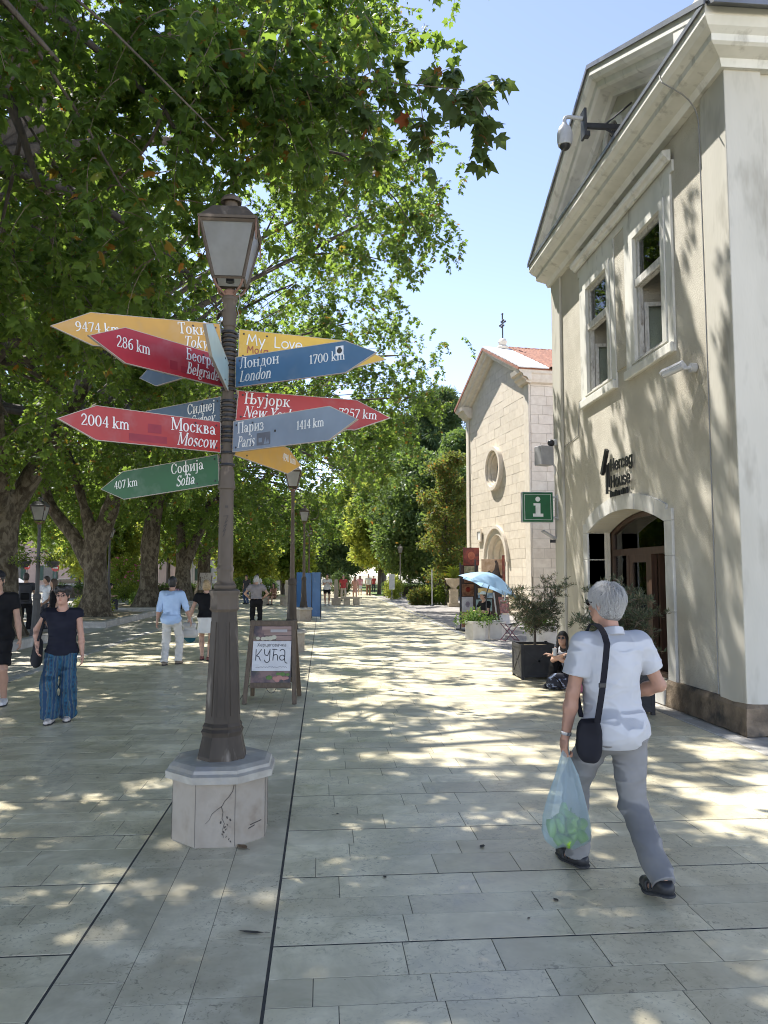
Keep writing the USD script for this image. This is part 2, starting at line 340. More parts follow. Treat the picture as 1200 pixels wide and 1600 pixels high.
# ================================================================ the promenade: a field of stones on each side of a middle band
rnd = random.Random(11)
COURSE0, COURSE = 2.98 - 0.822 * 4, 0.822      # strong joints across the street
def field(name, x0, x1, y_near, y_far, stones, maxpieces=290, y_single=13.5):
    w = thing(name, kind='structure'); 
    part(w, 'joint_bed', TM([[x0 - .003, -2, -0.0019], [x1 + .003, -2, -0.0019], [x1 + .003, y_far, -0.0019], [x0 - .003, y_far, -0.0019]], [[0, 1, 2], [0, 2, 3]]), JOINT)
    single, rest = [], [[] for _ in stones]
    n = 0; c = 0
    while True:
        ya = COURSE0 + c * COURSE; c += 1
        if ya > y_far: break
        cuts = [0, 0.30 + rnd.uniform(-.03, .03), 0.545 + rnd.uniform(-.03, .03), COURSE]
        for a, b in zip(cuts, cuts[1:]):
            ga = 0.0075 if a == 0 else 0.002; gb = 0.0075 if b == COURSE else 0.002
            x = x0 + 0.003 - (rnd.random() * 0.4)
            while x < x1:
                l = rnd.choice([0.45, 0.5, 0.55, 0.6, 0.7, 0.8]) + rnd.uniform(-.02, .02)
                xa, xb = max(x, x0 + .003), min(x + l, x1 - .003)
                if x1 - xb < 0.15: xb = x1 - .003; l = 9
                if xb - xa > 0.08:
                    dz = rnd.uniform(-.0006, .0004)
                    s = (xa + 0.0018, xb - 0.0018, ya + a + ga, ya + b - gb, dz, rnd.randrange(len(stones)))
                    mid = ya + a
                    if y_near < mid < y_single and n < maxpieces: single.append(s); n += 1
                    elif mid > -1.5: rest[s[5]].append(s)
                x += l
    for xa, xb, ya, yb, dz, k in single: part(w, 'paving_stone', slab(xa, xb, ya, yb, -0.04, dz, 0.0012), stones[k])
    r = sub_xform(w, 'distant_stones'); r.GetPrim().SetCustomDataByKey('kind', 'stuff')
    for k, lst in enumerate(rest):
        if lst: part(r, 'stones', cat([slab(a, b, c_, d, -0.03, dz, 0.0012) for a, b, c_, d, dz, _ in lst]), stones[k], kind='stuff')
    return w
BX0, BX1 = -1.142, -0.228
field('pavement_right', BX1 + .003, 4.30, 2.4, 62, PAV)
field('pavement_left', -5.08, BX0 - .003, 2.4, 62, PAV)
w = thing('pavement_middle_band', kind='structure')
part(w, 'joint_bed', TM([[BX0, -2, -0.0019], [BX1, -2, -0.0019], [BX1, 62, -0.0019], [BX0, 62, -0.0019]], [[0, 1, 2], [0, 2, 3]]), JOINT)
rest = [[], []]; n = 0
for j in range(3):
    xa = BX0 + 0.004 + j * (BX1 - BX0 - .010) / 3; xb = xa + (BX1 - BX0 - .010) / 3; y = -1.5 + j * 0.2
    while y < 62:
        l = rnd.uniform(0.38, 0.62); k = rnd.randrange(2); s = slab(xa + .0015, xb - .0015, y + .002, y + l - .002, -0.04, rnd.uniform(-.0005, .0004), 0.0012)
        if 2.3 < y < 14: part(w, 'paving_stone', s, BAND[k])
        else: rest[k].append(s)
        y += l
r = sub_xform(w, 'distant_stones'); r.GetPrim().SetCustomDataByKey('kind', 'stuff')
for k in (0, 1): part(r, 'stones', cat(rest[k]), BAND[k], kind='stuff')
# far end of the promenade, where stones are too small to pick apart
part(None, 'far_pavement', TM([[-5.1, 62, -0.004], [4.3, 62, -0.004], [4.3, 140, -0.004], [-5.1, 140, -0.004]], [[0, 1, 2], [0, 2, 3]]), PAV[0], kind='structure')

# right edge: flush kerb, then the forecourt of the church in small darker setts
def kerb_line(name, path, wdt, z0, z1, step=0.9, material=KERB, gap=.006, limit=300):
    w = thing(name, kind='structure'); path = np.asarray(path, float); cnt = 0; far = []
    for a, b in zip(path, path[1:]):
        d = b - a; l = np.linalg.norm(d); d /= l; nrm = np.array([d[1], -d[0]]); m = max(1, round(l / step))
        for i in range(m):
            s, e = l * i / m + gap / 2, l * (i + 1) / m - gap / 2
            q = slab(s, e, -wdt, 0, z0, z1 + rnd.uniform(-.003, .003), 0.012)
            M = np.eye(4); M[:2, 0] = d; M[:2, 1] = [-d[1], d[0]]; M[:2, 3] = a; q.apply_transform(M)
            if cnt < limit: part(w, 'kerb_stone', q, material); cnt += 1
            else: far.append(q)
    if far: part(w, 'far_kerb_stones', cat(far), material, kind='stuff')
    return w
kerb_line('kerb_right', [(4.30, 1.0), (4.30, 15.2), (3.98, 16.2), (3.98, 62)], 0.2, -0.03, 0.006)
w = thing('forecourt', kind='structure')
part(w, 'joint_bed', TM([[3.9, 15.0, -0.02], [16, 15.0, -0.02], [16, 62, -0.02], [3.9, 62, -0.02]], [[0, 1, 2], [0, 2, 3]]), JOINT)
q = []; nn = 0
for j in range(240):
    y = 15.02 + j * 0.195
    x = 4.22 - rnd.random() * .25
    while x < 13:
        l = rnd.uniform(.26, .42); xa = max(x, 4.2)
        if xa < x + l - .04:
            s = slab(xa + .005, x + l - .005, y + .005, y + .19, -0.03, -0.004 + rnd.uniform(-.002, .002), .005)
            if y < 20 and x < 6.2 and nn < 200: part(w, 'sett', s, FORE); nn += 1
            else: q.append(s)
        x += l
part(w, 'far_setts', cat(q), FORE, kind='stuff')
part(None, 'building_strip', TM([[4.30, 1, -0.01], [4.8, 1, -0.01], [4.8, 15.0, -0.01], [4.30, 15.0, -0.01]], [[0, 1, 2], [0, 2, 3]]), mat('dirty_concrete', (0.26, 0.23, 0.19), (0.40, 0.37, 0.32), scale=5, rough=0.85, bump=.3, bscale=40, world=True), kind='structure')
# left edge: gutter strip, darker walk, planting beds with raised kerbs
kerb_line('kerb_left', [(-5.08, 62), (-5.08, 3.0)], 0.22, -0.03, 0.006)
part(None, 'side_walk', TM([[-7.0, 0, -0.006], [-5.3, 0, -0.006], [-5.3, 62, -0.006], [-7.0, 62, -0.006]], [[0, 1, 2], [0, 2, 3]]), stone_mat('side_walk_stone', (.38, .35, .27), (.47, .43, .34), (.30, .27, .2), rough=.6), kind='structure')
part(None, 'park_path', TM([[-30, 0, -0.012], [-7.0, 0, -0.012], [-7.0, 62, -0.012], [-30, 62, -0.012]], [[0, 1, 2], [0, 2, 3]]), mat('park_path_stone', (0.36, 0.34, 0.29), (0.45, 0.42, 0.36), scale=3, rough=0.85, world=True), kind='structure')
for i, (ya, yb) in enumerate(((8.0, 22.5), (26.0, 34.5), (36.5, 43.5), (45.5, 60))):
    kerb_line('planting_bed_kerb', [(-7.05, yb), (-7.05, ya), (-10.6, ya), (-10.6, yb), (-7.05, yb)], 0.22, -0.03, 0.2, step=1.1)
    part(None, 'planting_bed', crumple(trimesh.Trimesh(*trimesh.remesh.subdivide_loop(*[np.array(z) for z in ([[-10.45, ya + .15, .12], [-7.2, ya + .15, .12], [-7.2, yb - .15, .12], [-10.45, yb - .15, .12]], [[0, 1, 2], [0, 2, 3]])], iterations=1), process=False) if False else TM([[-10.45, ya + .15, .13], [-7.2, ya + .15, .13], [-7.2, yb - .15, .13], [-10.45, yb - .15, .13]], [[0, 1, 2], [0, 2, 3]]), 0.0, 1.0), SOIL, kind='structure')
# road beyond the park on the left, and the lawn
part(None, 'road', TM([[-200, 62.5, -0.03], [-11, 62.5, -0.03], [-11, 71, -0.03], [-200, 71, -0.03]], [[0, 1, 2], [0, 2, 3]]), mat('asphalt', (0.10, 0.10, 0.10), (0.15, 0.15, 0.145), scale=4, rough=0.9, world=True), kind='structure')
part(None, 'lawn', TM([[4.4, 62, -0.02], [60, 62, -0.02], [60, 140, -0.02], [4.4, 140, -0.02]], [[0, 1, 2], [0, 2, 3]]), mat('lawn_turf', (0.09, 0.13, 0.03), (0.14, 0.19, 0.05), scale=9, rough=0.95, bump=.6, bscale=60, world=True), kind='structure')
# ================================================================ the rendered house on the right
REND = mat('rough_render', (0.47, 0.435, 0.36), (0.55, 0.515, 0.43), scale=1.3, rough=0.9, bump=.85, bscale=60, bdist=0.013, c3=(0.43, 0.395, 0.32), s3=0.7, f3=0.52, world=True, spec=0.2)
SMOOTHR = mat('smooth_render', (0.43, 0.41, 0.35), (0.505, 0.48, 0.415), scale=1.1, rough=0.85, bump=.25, bscale=25, c3=(0.33, 0.31, 0.26), s3=2.6, f3=0.54, world=True, spec=0.2, stretch=(1, 1, .28))
TRIM = mat('white_trim', (0.55, 0.54, 0.48), (0.63, 0.615, 0.555), scale=3, rough=0.7, bump=.15, bscale=30, c3=(0.38, 0.365, 0.32), s3=4.5, f3=.57, world=True, stretch=(1, 1, .4))
LIME = mat('door_limestone', (0.45, 0.44, 0.41), (0.55, 0.54, 0.50), scale=5, rough=0.7, bump=.2, bscale=50, world=True)
PLINTH = mat('dark_plinth', (0.10, 0.075, 0.05), (0.22, 0.165, 0.11), scale=4, rough=0.85, bump=.8, bscale=22, bdist=.02, c3=(0.045, 0.038, 0.03), s3=2.4, f3=.48, world=True)
ZINC = mat('zinc', (0.12, 0.13, 0.145), (0.19, 0.2, 0.22), scale=2, rough=0.42, metal=0.6, world=True)
WOOD = mat('brown_door_wood', (0.04, 0.021, 0.013), (0.065, 0.034, 0.02), scale=5, rough=0.45, stretch=(8, 8, 1), world=True)
OLDWOOD = mat('weathered_window_wood', (0.42, 0.40, 0.36), (0.60, 0.59, 0.55), scale=7, rough=0.75, bump=.4, bscale=40, c3=(0.22, 0.19, 0.15), s3=6, f3=.57, stretch=(3, 3, 1), world=True)
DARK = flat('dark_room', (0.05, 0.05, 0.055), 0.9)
GLASS = glass_pane('window_glass')
IRON = mat('dark_iron', (0.02, 0.021, 0.024), (0.04, 0.04, 0.045), scale=12, rough=0.5)
WHITEPL = flat('white_plastic', (0.46, 0.465, 0.465), 0.35)
BLACKPL = flat('black_plastic', (0.018, 0.018, 0.02), 0.35)

def yz(y0, y1, z0, z1): return sbox(y0, z0, y1, z1)
WX, YA, YB, EAVE = 4.66, 8.2, 14.92, 7.62
YM = (YA + YB) / 2
H = thing('rendered_house', 'two-storey pale rendered house with pediment and arched stone doorway on the right', 'house')
# facade: wall with two windows and the arched doorway cut out; drawn in (y, z), thick towards +x
def arch_poly(y0, y1, z0, zs, zc, n=20):
    m, hw, rise = (y0 + y1) / 2, (y1 - y0) / 2, zc - zs; R = (hw * hw + rise * rise) / (2 * rise); a = math.asin(hw / R)
    return Polygon([(y0, z0)] + [(m + R * math.sin(t), zc - R + R * math.cos(t)) for t in np.linspace(-a, a, n)] + [(y1, z0)])
def facade(poly, x, t):       # a polygon in (y, z) as a slab from x to x + t
    return onto(prism(poly, t), (x + t, 0, 0), (0, 1, 0), (0, 0, 1)) if False else onto_yz(prism(poly, t), x)
def onto_yz(m, x):
    v = np.array(m.vertices); return TM(np.stack([x + v[:, 2], v[:, 0], v[:, 1]], 1), m.faces)
DO = (10.1, 13.15, 0.22, 2.47, 2.75)
door_hole = arch_poly(*DO)
WIN = [(9.93, 10.86), (11.95, 12.93)]; WZ0, WZ1 = 4.90, 6.78
wall = yz(YA, YB, 0, 7.9).difference(union_all([door_hole] + [yz(a, b, WZ0, WZ1) for a, b in WIN]))
part(H, 'front_wall', facade(wall, WX, 0.38), REND)
part(H, 'end_wall', bx(WX + 0.381, 13.5, YA + .001, YA + .35, 0, 7.9), SMOOTHR)
part(H, 'back_wall', cat(bx(13.5, 13.8, YA, YB, 0, 7.9), bx(WX + .381, 13.49, YB - .35, YB - .001, 0, 7.9)), SMOOTHR)
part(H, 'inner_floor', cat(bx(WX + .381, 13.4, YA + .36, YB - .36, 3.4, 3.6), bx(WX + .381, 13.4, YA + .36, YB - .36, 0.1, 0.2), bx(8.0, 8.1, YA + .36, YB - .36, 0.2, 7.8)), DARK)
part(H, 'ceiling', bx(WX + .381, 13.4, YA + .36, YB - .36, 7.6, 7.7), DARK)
# pilasters at the two corners, and the wide pilaster on the end wall
part(H, 'corner_pilaster', cat(bx(WX - .05, WX - .001, YA - .04, YA + .52, .30, 7.62, .006), bx(WX - .049, WX + .40, YA - .05, YA - .001, .30, 7.62, .006)), SMOOTHR)
part(H, 'corner_pilaster', bx(WX - .05, WX - .001, YB - .5, YB + .03, .30, 7.62, .006), SMOOTHR)
part(H, 'end_pilaster', bx(WX + .85, WX + 1.6, YA - .04, YA - .001, .30, 7.62, .006), SMOOTHR)
# plinth
pl = sweep([(13.5, YA, 0), (WX, YA, 0), (WX, DO[0] - .02, 0)], [(0.001, 0), (0.001, .34), (.05, .34), (.075, .29), (.085, 0)][::-1])
pl2 = sweep([(WX, DO[1] + .02, 0), (WX, YB, 0), (9, YB, 0)], [(0.001, 0), (0.001, .34), (.05, .34), (.075, .29), (.085, 0)][::-1])
def refine_jitter(m, e, amp, fr):
    v, f = trimesh.remesh.subdivide_to_size(np.array(m.vertices), np.array(m.faces), e); mm = trimesh.Trimesh(v, f); return crumple(mm, amp, fr)
def right_side(path, prof): return sweep(path, prof)
# sweep's 'out' is to the right of travel, so walk the front southwards -> outside is west
def trav(path): return path
pl = sweep([(WX, DO[0] - .02, 0), (WX, YA, 0), (13.5, YA, 0)], [(0.002, 0), (.085, 0), (.075, .29), (.05, .34), (0.002, .34)])
pl2 = sweep([(9, YB, 0), (WX, YB, 0), (WX, DO[1] + .02, 0)], [(0.002, 0), (.085, 0), (.075, .29), (.05, .34), (0.002, .34)])
part(H, 'plinth', refine_jitter(pl, .12, .010, 7), PLINTH, smooth=50)
part(H, 'plinth', pl2, PLINTH)
# doorway: limestone jambs, voussoirs, reveals, step
def ring_piece(a0, a1, R0, R1, m, zc, x, t):
    n = 5; T = np.linspace(a0, a1, n)
    return facade(Polygon([(m + R0 * math.sin(u), zc + R0 * math.cos(u)) for u in T] + [(m + R1 * math.sin(u), zc + R1 * math.cos(u)) for u in T[::-1]]), x, t)
hw = (DO[1] - DO[0]) / 2; rise = DO[4] - DO[3]; R0 = (hw * hw + rise * rise) / (2 * rise); A = math.asin(hw / R0); mcy = (DO[0] + DO[1]) / 2; zcc = DO[4] - R0
for i in range(9):
    a0 = -A + 2 * A * i / 9; a1 = -A + 2 * A * (i + 1) / 9
    part(H, 'arch_stone', ring_piece(a0 + .0012, a1 - .0012, R0, R0 + .235, mcy, zcc, WX - .035 - .003 * (i % 2), .30), LIME)
for s in (0, 1):
    zs = [0.22, 1.25, 2.0, DO[3]]
    for a, b in zip(zs, zs[1:]):
        y0, y1 = ((DO[0] - .24, DO[0] + .0), (DO[1], DO[1] + .22))[s]
        part(H, 'jamb_stone', bx(WX - .035, WX + .28, y0, y1, a + .002, b - .002, .006), LIME)
# impost shoulder between jamb top and arch
part(H, 'impost_stone', bx(WX - .034, WX + .27, DO[0] - .24, DO[0] - .001, DO[3] + .001, DO[3] + .16, .005), LIME)
part(H, 'impost_stone', bx(WX - .034, WX + .27, DO[1] + .001, DO[1] + .22, DO[3] + .001, DO[3] + .16, .005), LIME)
part(H, 'threshold', bx(WX - .10, WX + .55, DO[0] + .001, DO[1] - .001, 0.0, .215, .01), LIME)
# wooden entrance set back in the doorway: frame, fanlight, leaves
DX = WX + .40
D = sub_xform(H, 'entrance_door')
fan = arch_poly(*DO)
frame = fan.difference(union_all([fan.intersection(yz(DO[0] + .09, DO[1] - .09, 2.17, 2.66)).buffer(-.0), yz(DO[0] + .09, DO[0] + 1.42, .26, 2.06), yz(DO[0] + 1.52, DO[0] + 2.3, .26, 2.06), yz(DO[0] + 2.4, DO[1] - .09, .26, 2.06)]).intersection(fan.buffer(-.07)))
part(D, 'door_frame', facade(frame, DX, .09), WOOD)
part(D, 'fanlight_pane', facade(fan.intersection(yz(DO[0] + .08, DO[1] - .08, 2.16, 2.7)).buffer(-.005), DX + .035, .008), GLASS)
part(D, 'side_pane', bx(DX + .035, DX + .043, DO[0] + 2.39, DO[1] - .08, .25, 2.07), GLASS)
leaf = yz(DO[0] + 1.52, DO[0] + 2.3, .26, 2.06)
part(D, 'door_leaf', facade(leaf.difference(yz(DO[0] + 1.64, DO[0] + 2.18, .62, 1.94)), DX + .01, .05), WOOD)
part(D, 'leaf_pane', bx(DX + .03, DX + .038, DO[0] + 1.63, DO[0] + 2.19, .61, 1.95), GLASS)
part(D, 'open_leaf', bx(DX + .1, DX + .95, DO[0] + 1.36, DO[0] + 1.41, .26, 2.06), WOOD)
# upper windows: trim, frames, panes, the open casements
for (a, b), lab in zip(WIN, ('right upper window, casement open', 'left upper window, casement open')):
    wdw = sub_xform(H, 'window', lab)
    tr = yz(a - .30, b + .36, WZ0 - .20, 7.14).difference(yz(a, b, WZ0, WZ1))
    tr2 = yz(a - .22, b + .26, WZ0 - .04, 7.0).difference(yz(a - .06, b + .06, WZ0, WZ1 + .06))
    part(wdw, 'trim', cat(facade(tr, WX - .035, .034), facade(yz(a - .12, b + .14, WZ0 - .02, 6.9).difference(yz(a, b, WZ0, WZ1)), WX - .055, .019)), TRIM)
    part(wdw, 'sill', bx(WX - .085, WX - .036, a - .31, b + .37, WZ0 - .21, WZ0 - .07, .012), TRIM)
    fr = yz(a + .001, b - .001, WZ0 + .001, WZ1 - .001).difference(union_all([yz(a + .06, b - .06, 6.16, WZ1 - .06), yz(a + .06, b - .06, WZ0 + .06, 6.02)]))
    part(wdw, 'frame', facade(fr, WX + .005, .07), OLDWOOD)
    part(wdw, 'transom', bx(WX - .03, WX + .004, a + .001, b - .001, 6.02, 6.15, .012), OLDWOOD)
    part(wdw, 'upper_pane', bx(WX + .035, WX + .041, a + .055, b - .055, 6.15, WZ1 - .055), GLASS)
    for s in (0, 1):      # casements swung into the room
        y = (a + .065, b - .065)[s]; wl = (b - a) / 2 - .07
        cf = yz(0, wl, WZ0 + .065, 6.0 - (0.22 if s else 0.2)).difference(yz(.06, wl - .06, WZ0 + .14, 5.72))
        m = onto_yz(prism(cf, .04), 0); g = bx(.016, .022, .055, wl - .055, WZ0 + .135, 5.725)
        if s: m.vertices[:, 1] *= -1; m.faces = m.faces[:, ::-1]; g.vertices[:, 1] *= -1; g.faces = g.faces[:, ::-1]
        ang = (1.15, -1.35)[s]
        cs = part(wdw, 'casement', mv(rotz(m, -ang), WX + .085, y, 0), OLDWOOD)
        part(cs, 'pane', mv(rotz(g, -ang), WX + .085, y, 0), GLASS)
    cu = np.linspace(0, 1, 30); cy = a + .08 + cu * (b - a) * .42
    V = []; 
    for z in (WZ0 + .05, 6.75): V += [[WX + .55 + .03 * math.sin(u * 40), y, z] for u, y in zip(cu, cy)]
    part(wdw, 'curtain', TM(V, [f for i in range(29) for f in ([i, i + 1, 31 + i], [i, 31 + i, 30 + i])]), flat('blue_grey_curtain', (0.12, 0.145, 0.18), 0.9), smooth=True)
part(H, 'panel_wall', facade(yz(WIN[0][1] + .361, WIN[1][0] - .301, 4.95, 7.14), WX - .02, .019), REND)
part(H, 'window_frieze', bx(WX - .033, WX - .001, 9.55, 13.38, 7.141, 7.30), TRIM)
part(H, 'window_hood', sweep([(WX - .05, 13.40, 7.30), (WX - .05, 9.53, 7.30)], [(0.002, -.03), (.04, -.03), (.06, .01), (.10, .03), (.12, .07), (.12, .10), (0.002, .13)]), TRIM)
# cornice round the two visible sides: mitred at the corner
CP = [(0.002, -.02), (.10, -.02), (.14, .06), (.30, .10), (.34, .12), (.34, .20), (.42, .24), (.48, .30), (.48, .44), (0.002, .44)]
part(H, 'cornice', sweep([(WX, YB + .10, EAVE), (WX, YA, EAVE), (13.5, YA, EAVE)], CP), TRIM)
XO = WX - .48
part(H, 'cornice_flashing', cat(bx(XO - .025, WX - .002, YA - .505, YB + .12, EAVE + .442, EAVE + .462), bx(XO - .028, XO - .012, YA - .505, YB + .12, EAVE + .40, EAVE + .4415)), ZINC)
# pediment: sunk tympanum, raking cornice, roof
ZP = EAVE + .47; RISE = 1.72; HALF = YM - (YA - .5)
yl, yr = YB + .10, YA - .52; YM = (yl + yr) / 2; apex_z = ZP + RISE
ty = Polygon([(yr + .1, ZP - .02), (yl - .1, ZP - .02), (YM, apex_z - .08)])
rw = (YM + .2, ZP + .66, .30)
part(H, 'tympanum', facade(ty.difference(Point(rw[0], rw[1]).buffer(rw[2])), WX - .02, .25), SMOOTHR)
ov = sub_xform(H, 'round_window')
ringm = Point(rw[0], rw[1]).buffer(rw[2] + .09, 24).difference(Point(rw[0], rw[1]).buffer(rw[2] - .02, 24))
part(ov, 'surround', facade(ringm, WX - .06, .0395), TRIM)
part(ov, 'grille', cat([tube([(WX - .0, rw[0] + rw[2] * .9 * math.cos(t), rw[1] + rw[2] * .9 * math.sin(t)), (WX - .0, rw[0] - rw[2] * .9 * math.cos(t), rw[1] - rw[2] * .9 * math.sin(t))], .008, 5) for t in np.linspace(0, PI, 9)[:-1]]), IRON)
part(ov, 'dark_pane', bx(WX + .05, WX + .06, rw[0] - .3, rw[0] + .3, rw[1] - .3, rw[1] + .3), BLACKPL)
def rake(path, prof):       # profile (out, up) swept in the plane x = const, along the gable slope
    return sweep(path, prof)
d = np.array([0, yl - YM, ZP - apex_z]); 
def rake_mesh(prof):
    # prof (o, d): o towards the street, d down from the roof line, measured square to the slope
    P = [(yl, ZP - .04), (YM, apex_z), (yr, ZP - .04)]; V = []; sl = math.atan2(apex_z - ZP, yl - YM); nrm = [np.array([math.sin(sl), math.cos(sl)]), None, np.array([-math.sin(sl), math.cos(sl)])]; nrm[1] = np.array([0, 1 / math.cos(sl)])
    for (y, z), nn in zip(P, nrm):
        for o, dd in prof:
            if nn[0] == 0: V.append([WX - o, y, z - dd * nn[1]])
            else: V.append([WX - o, y, z - dd / math.cos(sl)])
    m = len(prof); F = []
    for i in range(2):
        for j in range(m):
            k = (j + 1) % m; A_, B_, C_, D_ = i * m + j, i * m + k, (i + 1) * m + k, (i + 1) * m + j; F += [[A_, B_, C_], [A_, C_, D_]]
    vv, ff = trimesh.creation.triangulate_polygon(Polygon(prof), engine='earcut')
    from scipy.spatial import cKDTree
    ff = cKDTree(np.array(prof)).query(vv)[1][ff]
    F += ff.tolist() + (ff[:, ::-1] + 2 * m).tolist()
    me = TM(V, F); me.fix_normals(); return me
def above(m, z):
    q = m3.Manifold(m3.Mesh(np.asarray(m.vertices, np.float32), np.asarray(m.faces, np.uint32))).trim_by_plane((0, 0, 1), z).to_mesh(); return TM(q.vert_properties[:, :3], q.tri_verts) if len(q.tri_verts) else m
part(H, 'raking_cornice', above(rake_mesh([(.018, .0), (.48, .0), (.48, .13), (.43, .19), (.36, .22), (.34, .30), (.30, .33), (.13, .36), (.09, .42), (.018, .42)]), ZP - .006), TRIM)
part(H, 'gable_flashing', rake_mesh([(.0, -.035), (.515, -.035), (.515, .03), (.495, .03), (.495, -.003), (.0, -.003)]), ZINC)
rf = []
for s in (1, -1):
    y0 = YM; y1 = yl + .05 if s > 0 else yr - .12; z1 = apex_z - (abs(y1 - YM)) * RISE / (yl - YM)
    rf.append(TM([[XO + .02, y0, apex_z - .02], [13.9, y0, apex_z - .02], [13.9, y1, z1 - .02], [XO + .02, y1, z1 - .02], [XO + .02, y0, apex_z - .08], [13.9, y0, apex_z - .08], [13.9, y1, z1 - .08], [XO + .02, y1, z1 - .08]],
                 [[0, 1, 2], [0, 2, 3], [4, 6, 5], [4, 7, 6], [0, 4, 5], [0, 5, 1], [2, 6, 7], [2, 7, 3], [0, 3, 7], [0, 7, 4], [1, 5, 6], [1, 6, 2]]))
part(H, 'roof', cat(rf), ZINC)
part(H, 'eave_fascia', bx(XO + .012, 13.8, yr + .03, YA + .3, EAVE + .477, EAVE + .66), TRIM)
gy = yr - .10; gz = EAVE + .55
part(H, 'gutter', cat(tube([(XO - .02, gy, gz), (13.8, gy, gz)], .085, 12), tube([(XO + .55, gy, gz), (XO + .59, gy, gz)], .093, 12)), ZINC, smooth=40)
part(H, 'cornice_flashing', bx(XO, 13.8, YA - .505, YA - .002, EAVE + .4625, EAVE + .475), ZINC)
# cable drooping over the cornice and down the wall joint
part(H, 'cable', tube(np.vstack([bezier((XO + .30, 9.1, ZP + .22), (XO - .04, 8.95, ZP + .03), (XO - .03, 8.75, EAVE + .2), n=8), bezier((XO + .1, 8.72, EAVE + .1), (WX - .07, 8.74, EAVE - .02), (WX - .06, 8.74, 7.3), n=6), [(WX - .055, 8.735, 5), (WX - .06, 8.73, .36)]]), .008, 6), flat('grey_cable', (.22, .22, .21), .7))
part(H, 'cable', tube([(WX - .012, YB - .52, 4.2), (WX - .012, 13.9, 4.25), (WX - .012, 13.55, 4.28), (WX - .012, 13.5, 4.75), (WX - .012, 13.42, 4.9)], .006, 5), flat('grey_cable', (.22, .22, .21), .7))
# lettering of the shop above the door: a roof-shaped mark, two big words and a small line, black, standing off the wall
lg = thing('shop_sign', 'black cut-out shop lettering with a roof stroke, above the arched doorway', 'sign', (WX, 0, 0))
def on_wall(m, y, z, x=-.07):    # text reading towards -y (left to right from the street)
    v = np.array(m.vertices); return TM(np.stack([x - v[:, 2], y - v[:, 0], z + v[:, 1]], 1), m.faces[:, ::-1])
def onw(m, y, z, x=-.035):
    v = np.array(m.vertices); t = TM(np.stack([x - v[:, 2], y - v[:, 0], z + v[:, 1]], 1), m.faces); t.fix_normals(); return t
LOGO = flat('black_sign_metal', (0.012, 0.012, 0.013), .4)
part(lg, 'roof_stroke', onw(prism(LineString([(-.10, .34), (.13, .72)]).buffer(.042, cap_style=2), .05), 12.18, 3.05), LOGO)
part(lg, 'upright', onw(prism(union_all([sbox(.02, 0, .10, .48), sbox(.13, 0.10, .16, .50)]), .02), 12.18, 3.05), LOGO)
part(lg, 'first_word', onw(meshkit.text_mesh('Herceg', .19, .012, True), 11.98, 3.40), LOGO)
part(lg, 'second_word', onw(meshkit.text_mesh('House', .19, .012, True), 11.98, 3.13), LOGO)
part(lg, 'small_line', onw(prism(union_all([sbox(i * .065, 0, i * .065 + .042, .075 + .02 * (i % 3 == 0)) for i in range(6)] + [sbox(.45 + i * .065, 0, .45 + i * .065 + .042, .075 + .02 * (i % 2)) for i in range(4)]), .03), 11.96, 2.98), LOGO)
for y, z in ((12.1, 3.1), (11.9, 3.45), (11.3, 3.45), (11.3, 3.2)): part(lg, 'spacer', tube([(-.036, y, z), (0, y, z)], .012, 6), IRON)

# dome camera on its iron bracket, out over the cornice
dc = thing('dome_camera', 'white dome security camera hanging from iron bracket on the pediment', 'camera', (3.62, 10.9, 8.52))
part(dc, 'housing', lathe([(.0, -.30), (.10, -.30), (.115, -.24), (.115, -.10), (.09, -.02), (.05, 0.02), (.035, .06)], 20), WHITEPL, smooth=40)
part(dc, 'dome', mv(sphere((0, 0, 0), .085, 2), 0, 0, -.29), BLACKPL, smooth=True)
part(dc, 'arm', tube(np.vstack([[(0, 0, .05)], bezier((0, 0, .1), (0, 0, .16), (.08, 0, .16), n=5), [(.30, 0, .14)]]), .03, 10), WHITEPL, smooth=40)
br = thing('camera_bracket', 'dark iron bracket with plate and stays reaching out from the pediment', 'bracket', (WX, 10.9, 8.55))
part(br, 'beam', bx(-.72, -.02, -.03, .03, -.04, .04, .005), IRON)
part(br, 'plate', cat(bx(-.76, -.721, -.09, .09, -.20, .24, .005), bx(-.74, -.66, -.05, .05, -.18, -.10)), IRON)
part(br, 'stay', tube([(-.40, 0, .04), (-.03, -.12, .33)], .014, 6), IRON); part(br, 'stay', tube([(-.40, 0, -.04), (-.03, -.12, -.30)], .014, 6), IRON)
# bullet camera beside the window, small camera, loudspeaker and spur on the far corner
bc = thing('bullet_camera', 'white bullet camera on wall arm below the right upper window', 'camera', (WX - .05, 9.12, 4.33))
part(bc, 'mount', onto(lathe([(.06, 0), (.06, .05), (.035, .07)], 14), (.05, 0, 0), (0, 1, 0), (0, 0, 1)) if False else tube([(.04, 0, 0), (-.03, 0, 0)], .06, 14), WHITEPL, smooth=40)
part(bc, 'arm', tube([(-.02, 0, 0), (-.09, .03, .0), (-.12, .06, .02)], .022, 8), WHITEPL, smooth=40)
part(bc, 'housing', cat(tube([(-.10, .02, .03), (-.20, .36, .0)], .045, 12), tube([(-.10, .05, .062), (-.212, .41, .03)], [.05, .05], 4)), WHITEPL, smooth=40)
part(bc, 'lens', tube([(-.198, .355, .0), (-.204, .372, -.001)], .04, 12), BLACKPL)
sc = thing('small_camera', 'small white and black camera on the far corner of the rendered house', 'camera', (WX - .05, 14.78, 4.32))
part(sc, 'mount', bx(-.06, .0, -.06, .06, -.03, .09, .01), WHITEPL); part(sc, 'head', sphere((-.11, -.02, .02), .07, 2), BLACKPL, smooth=True)
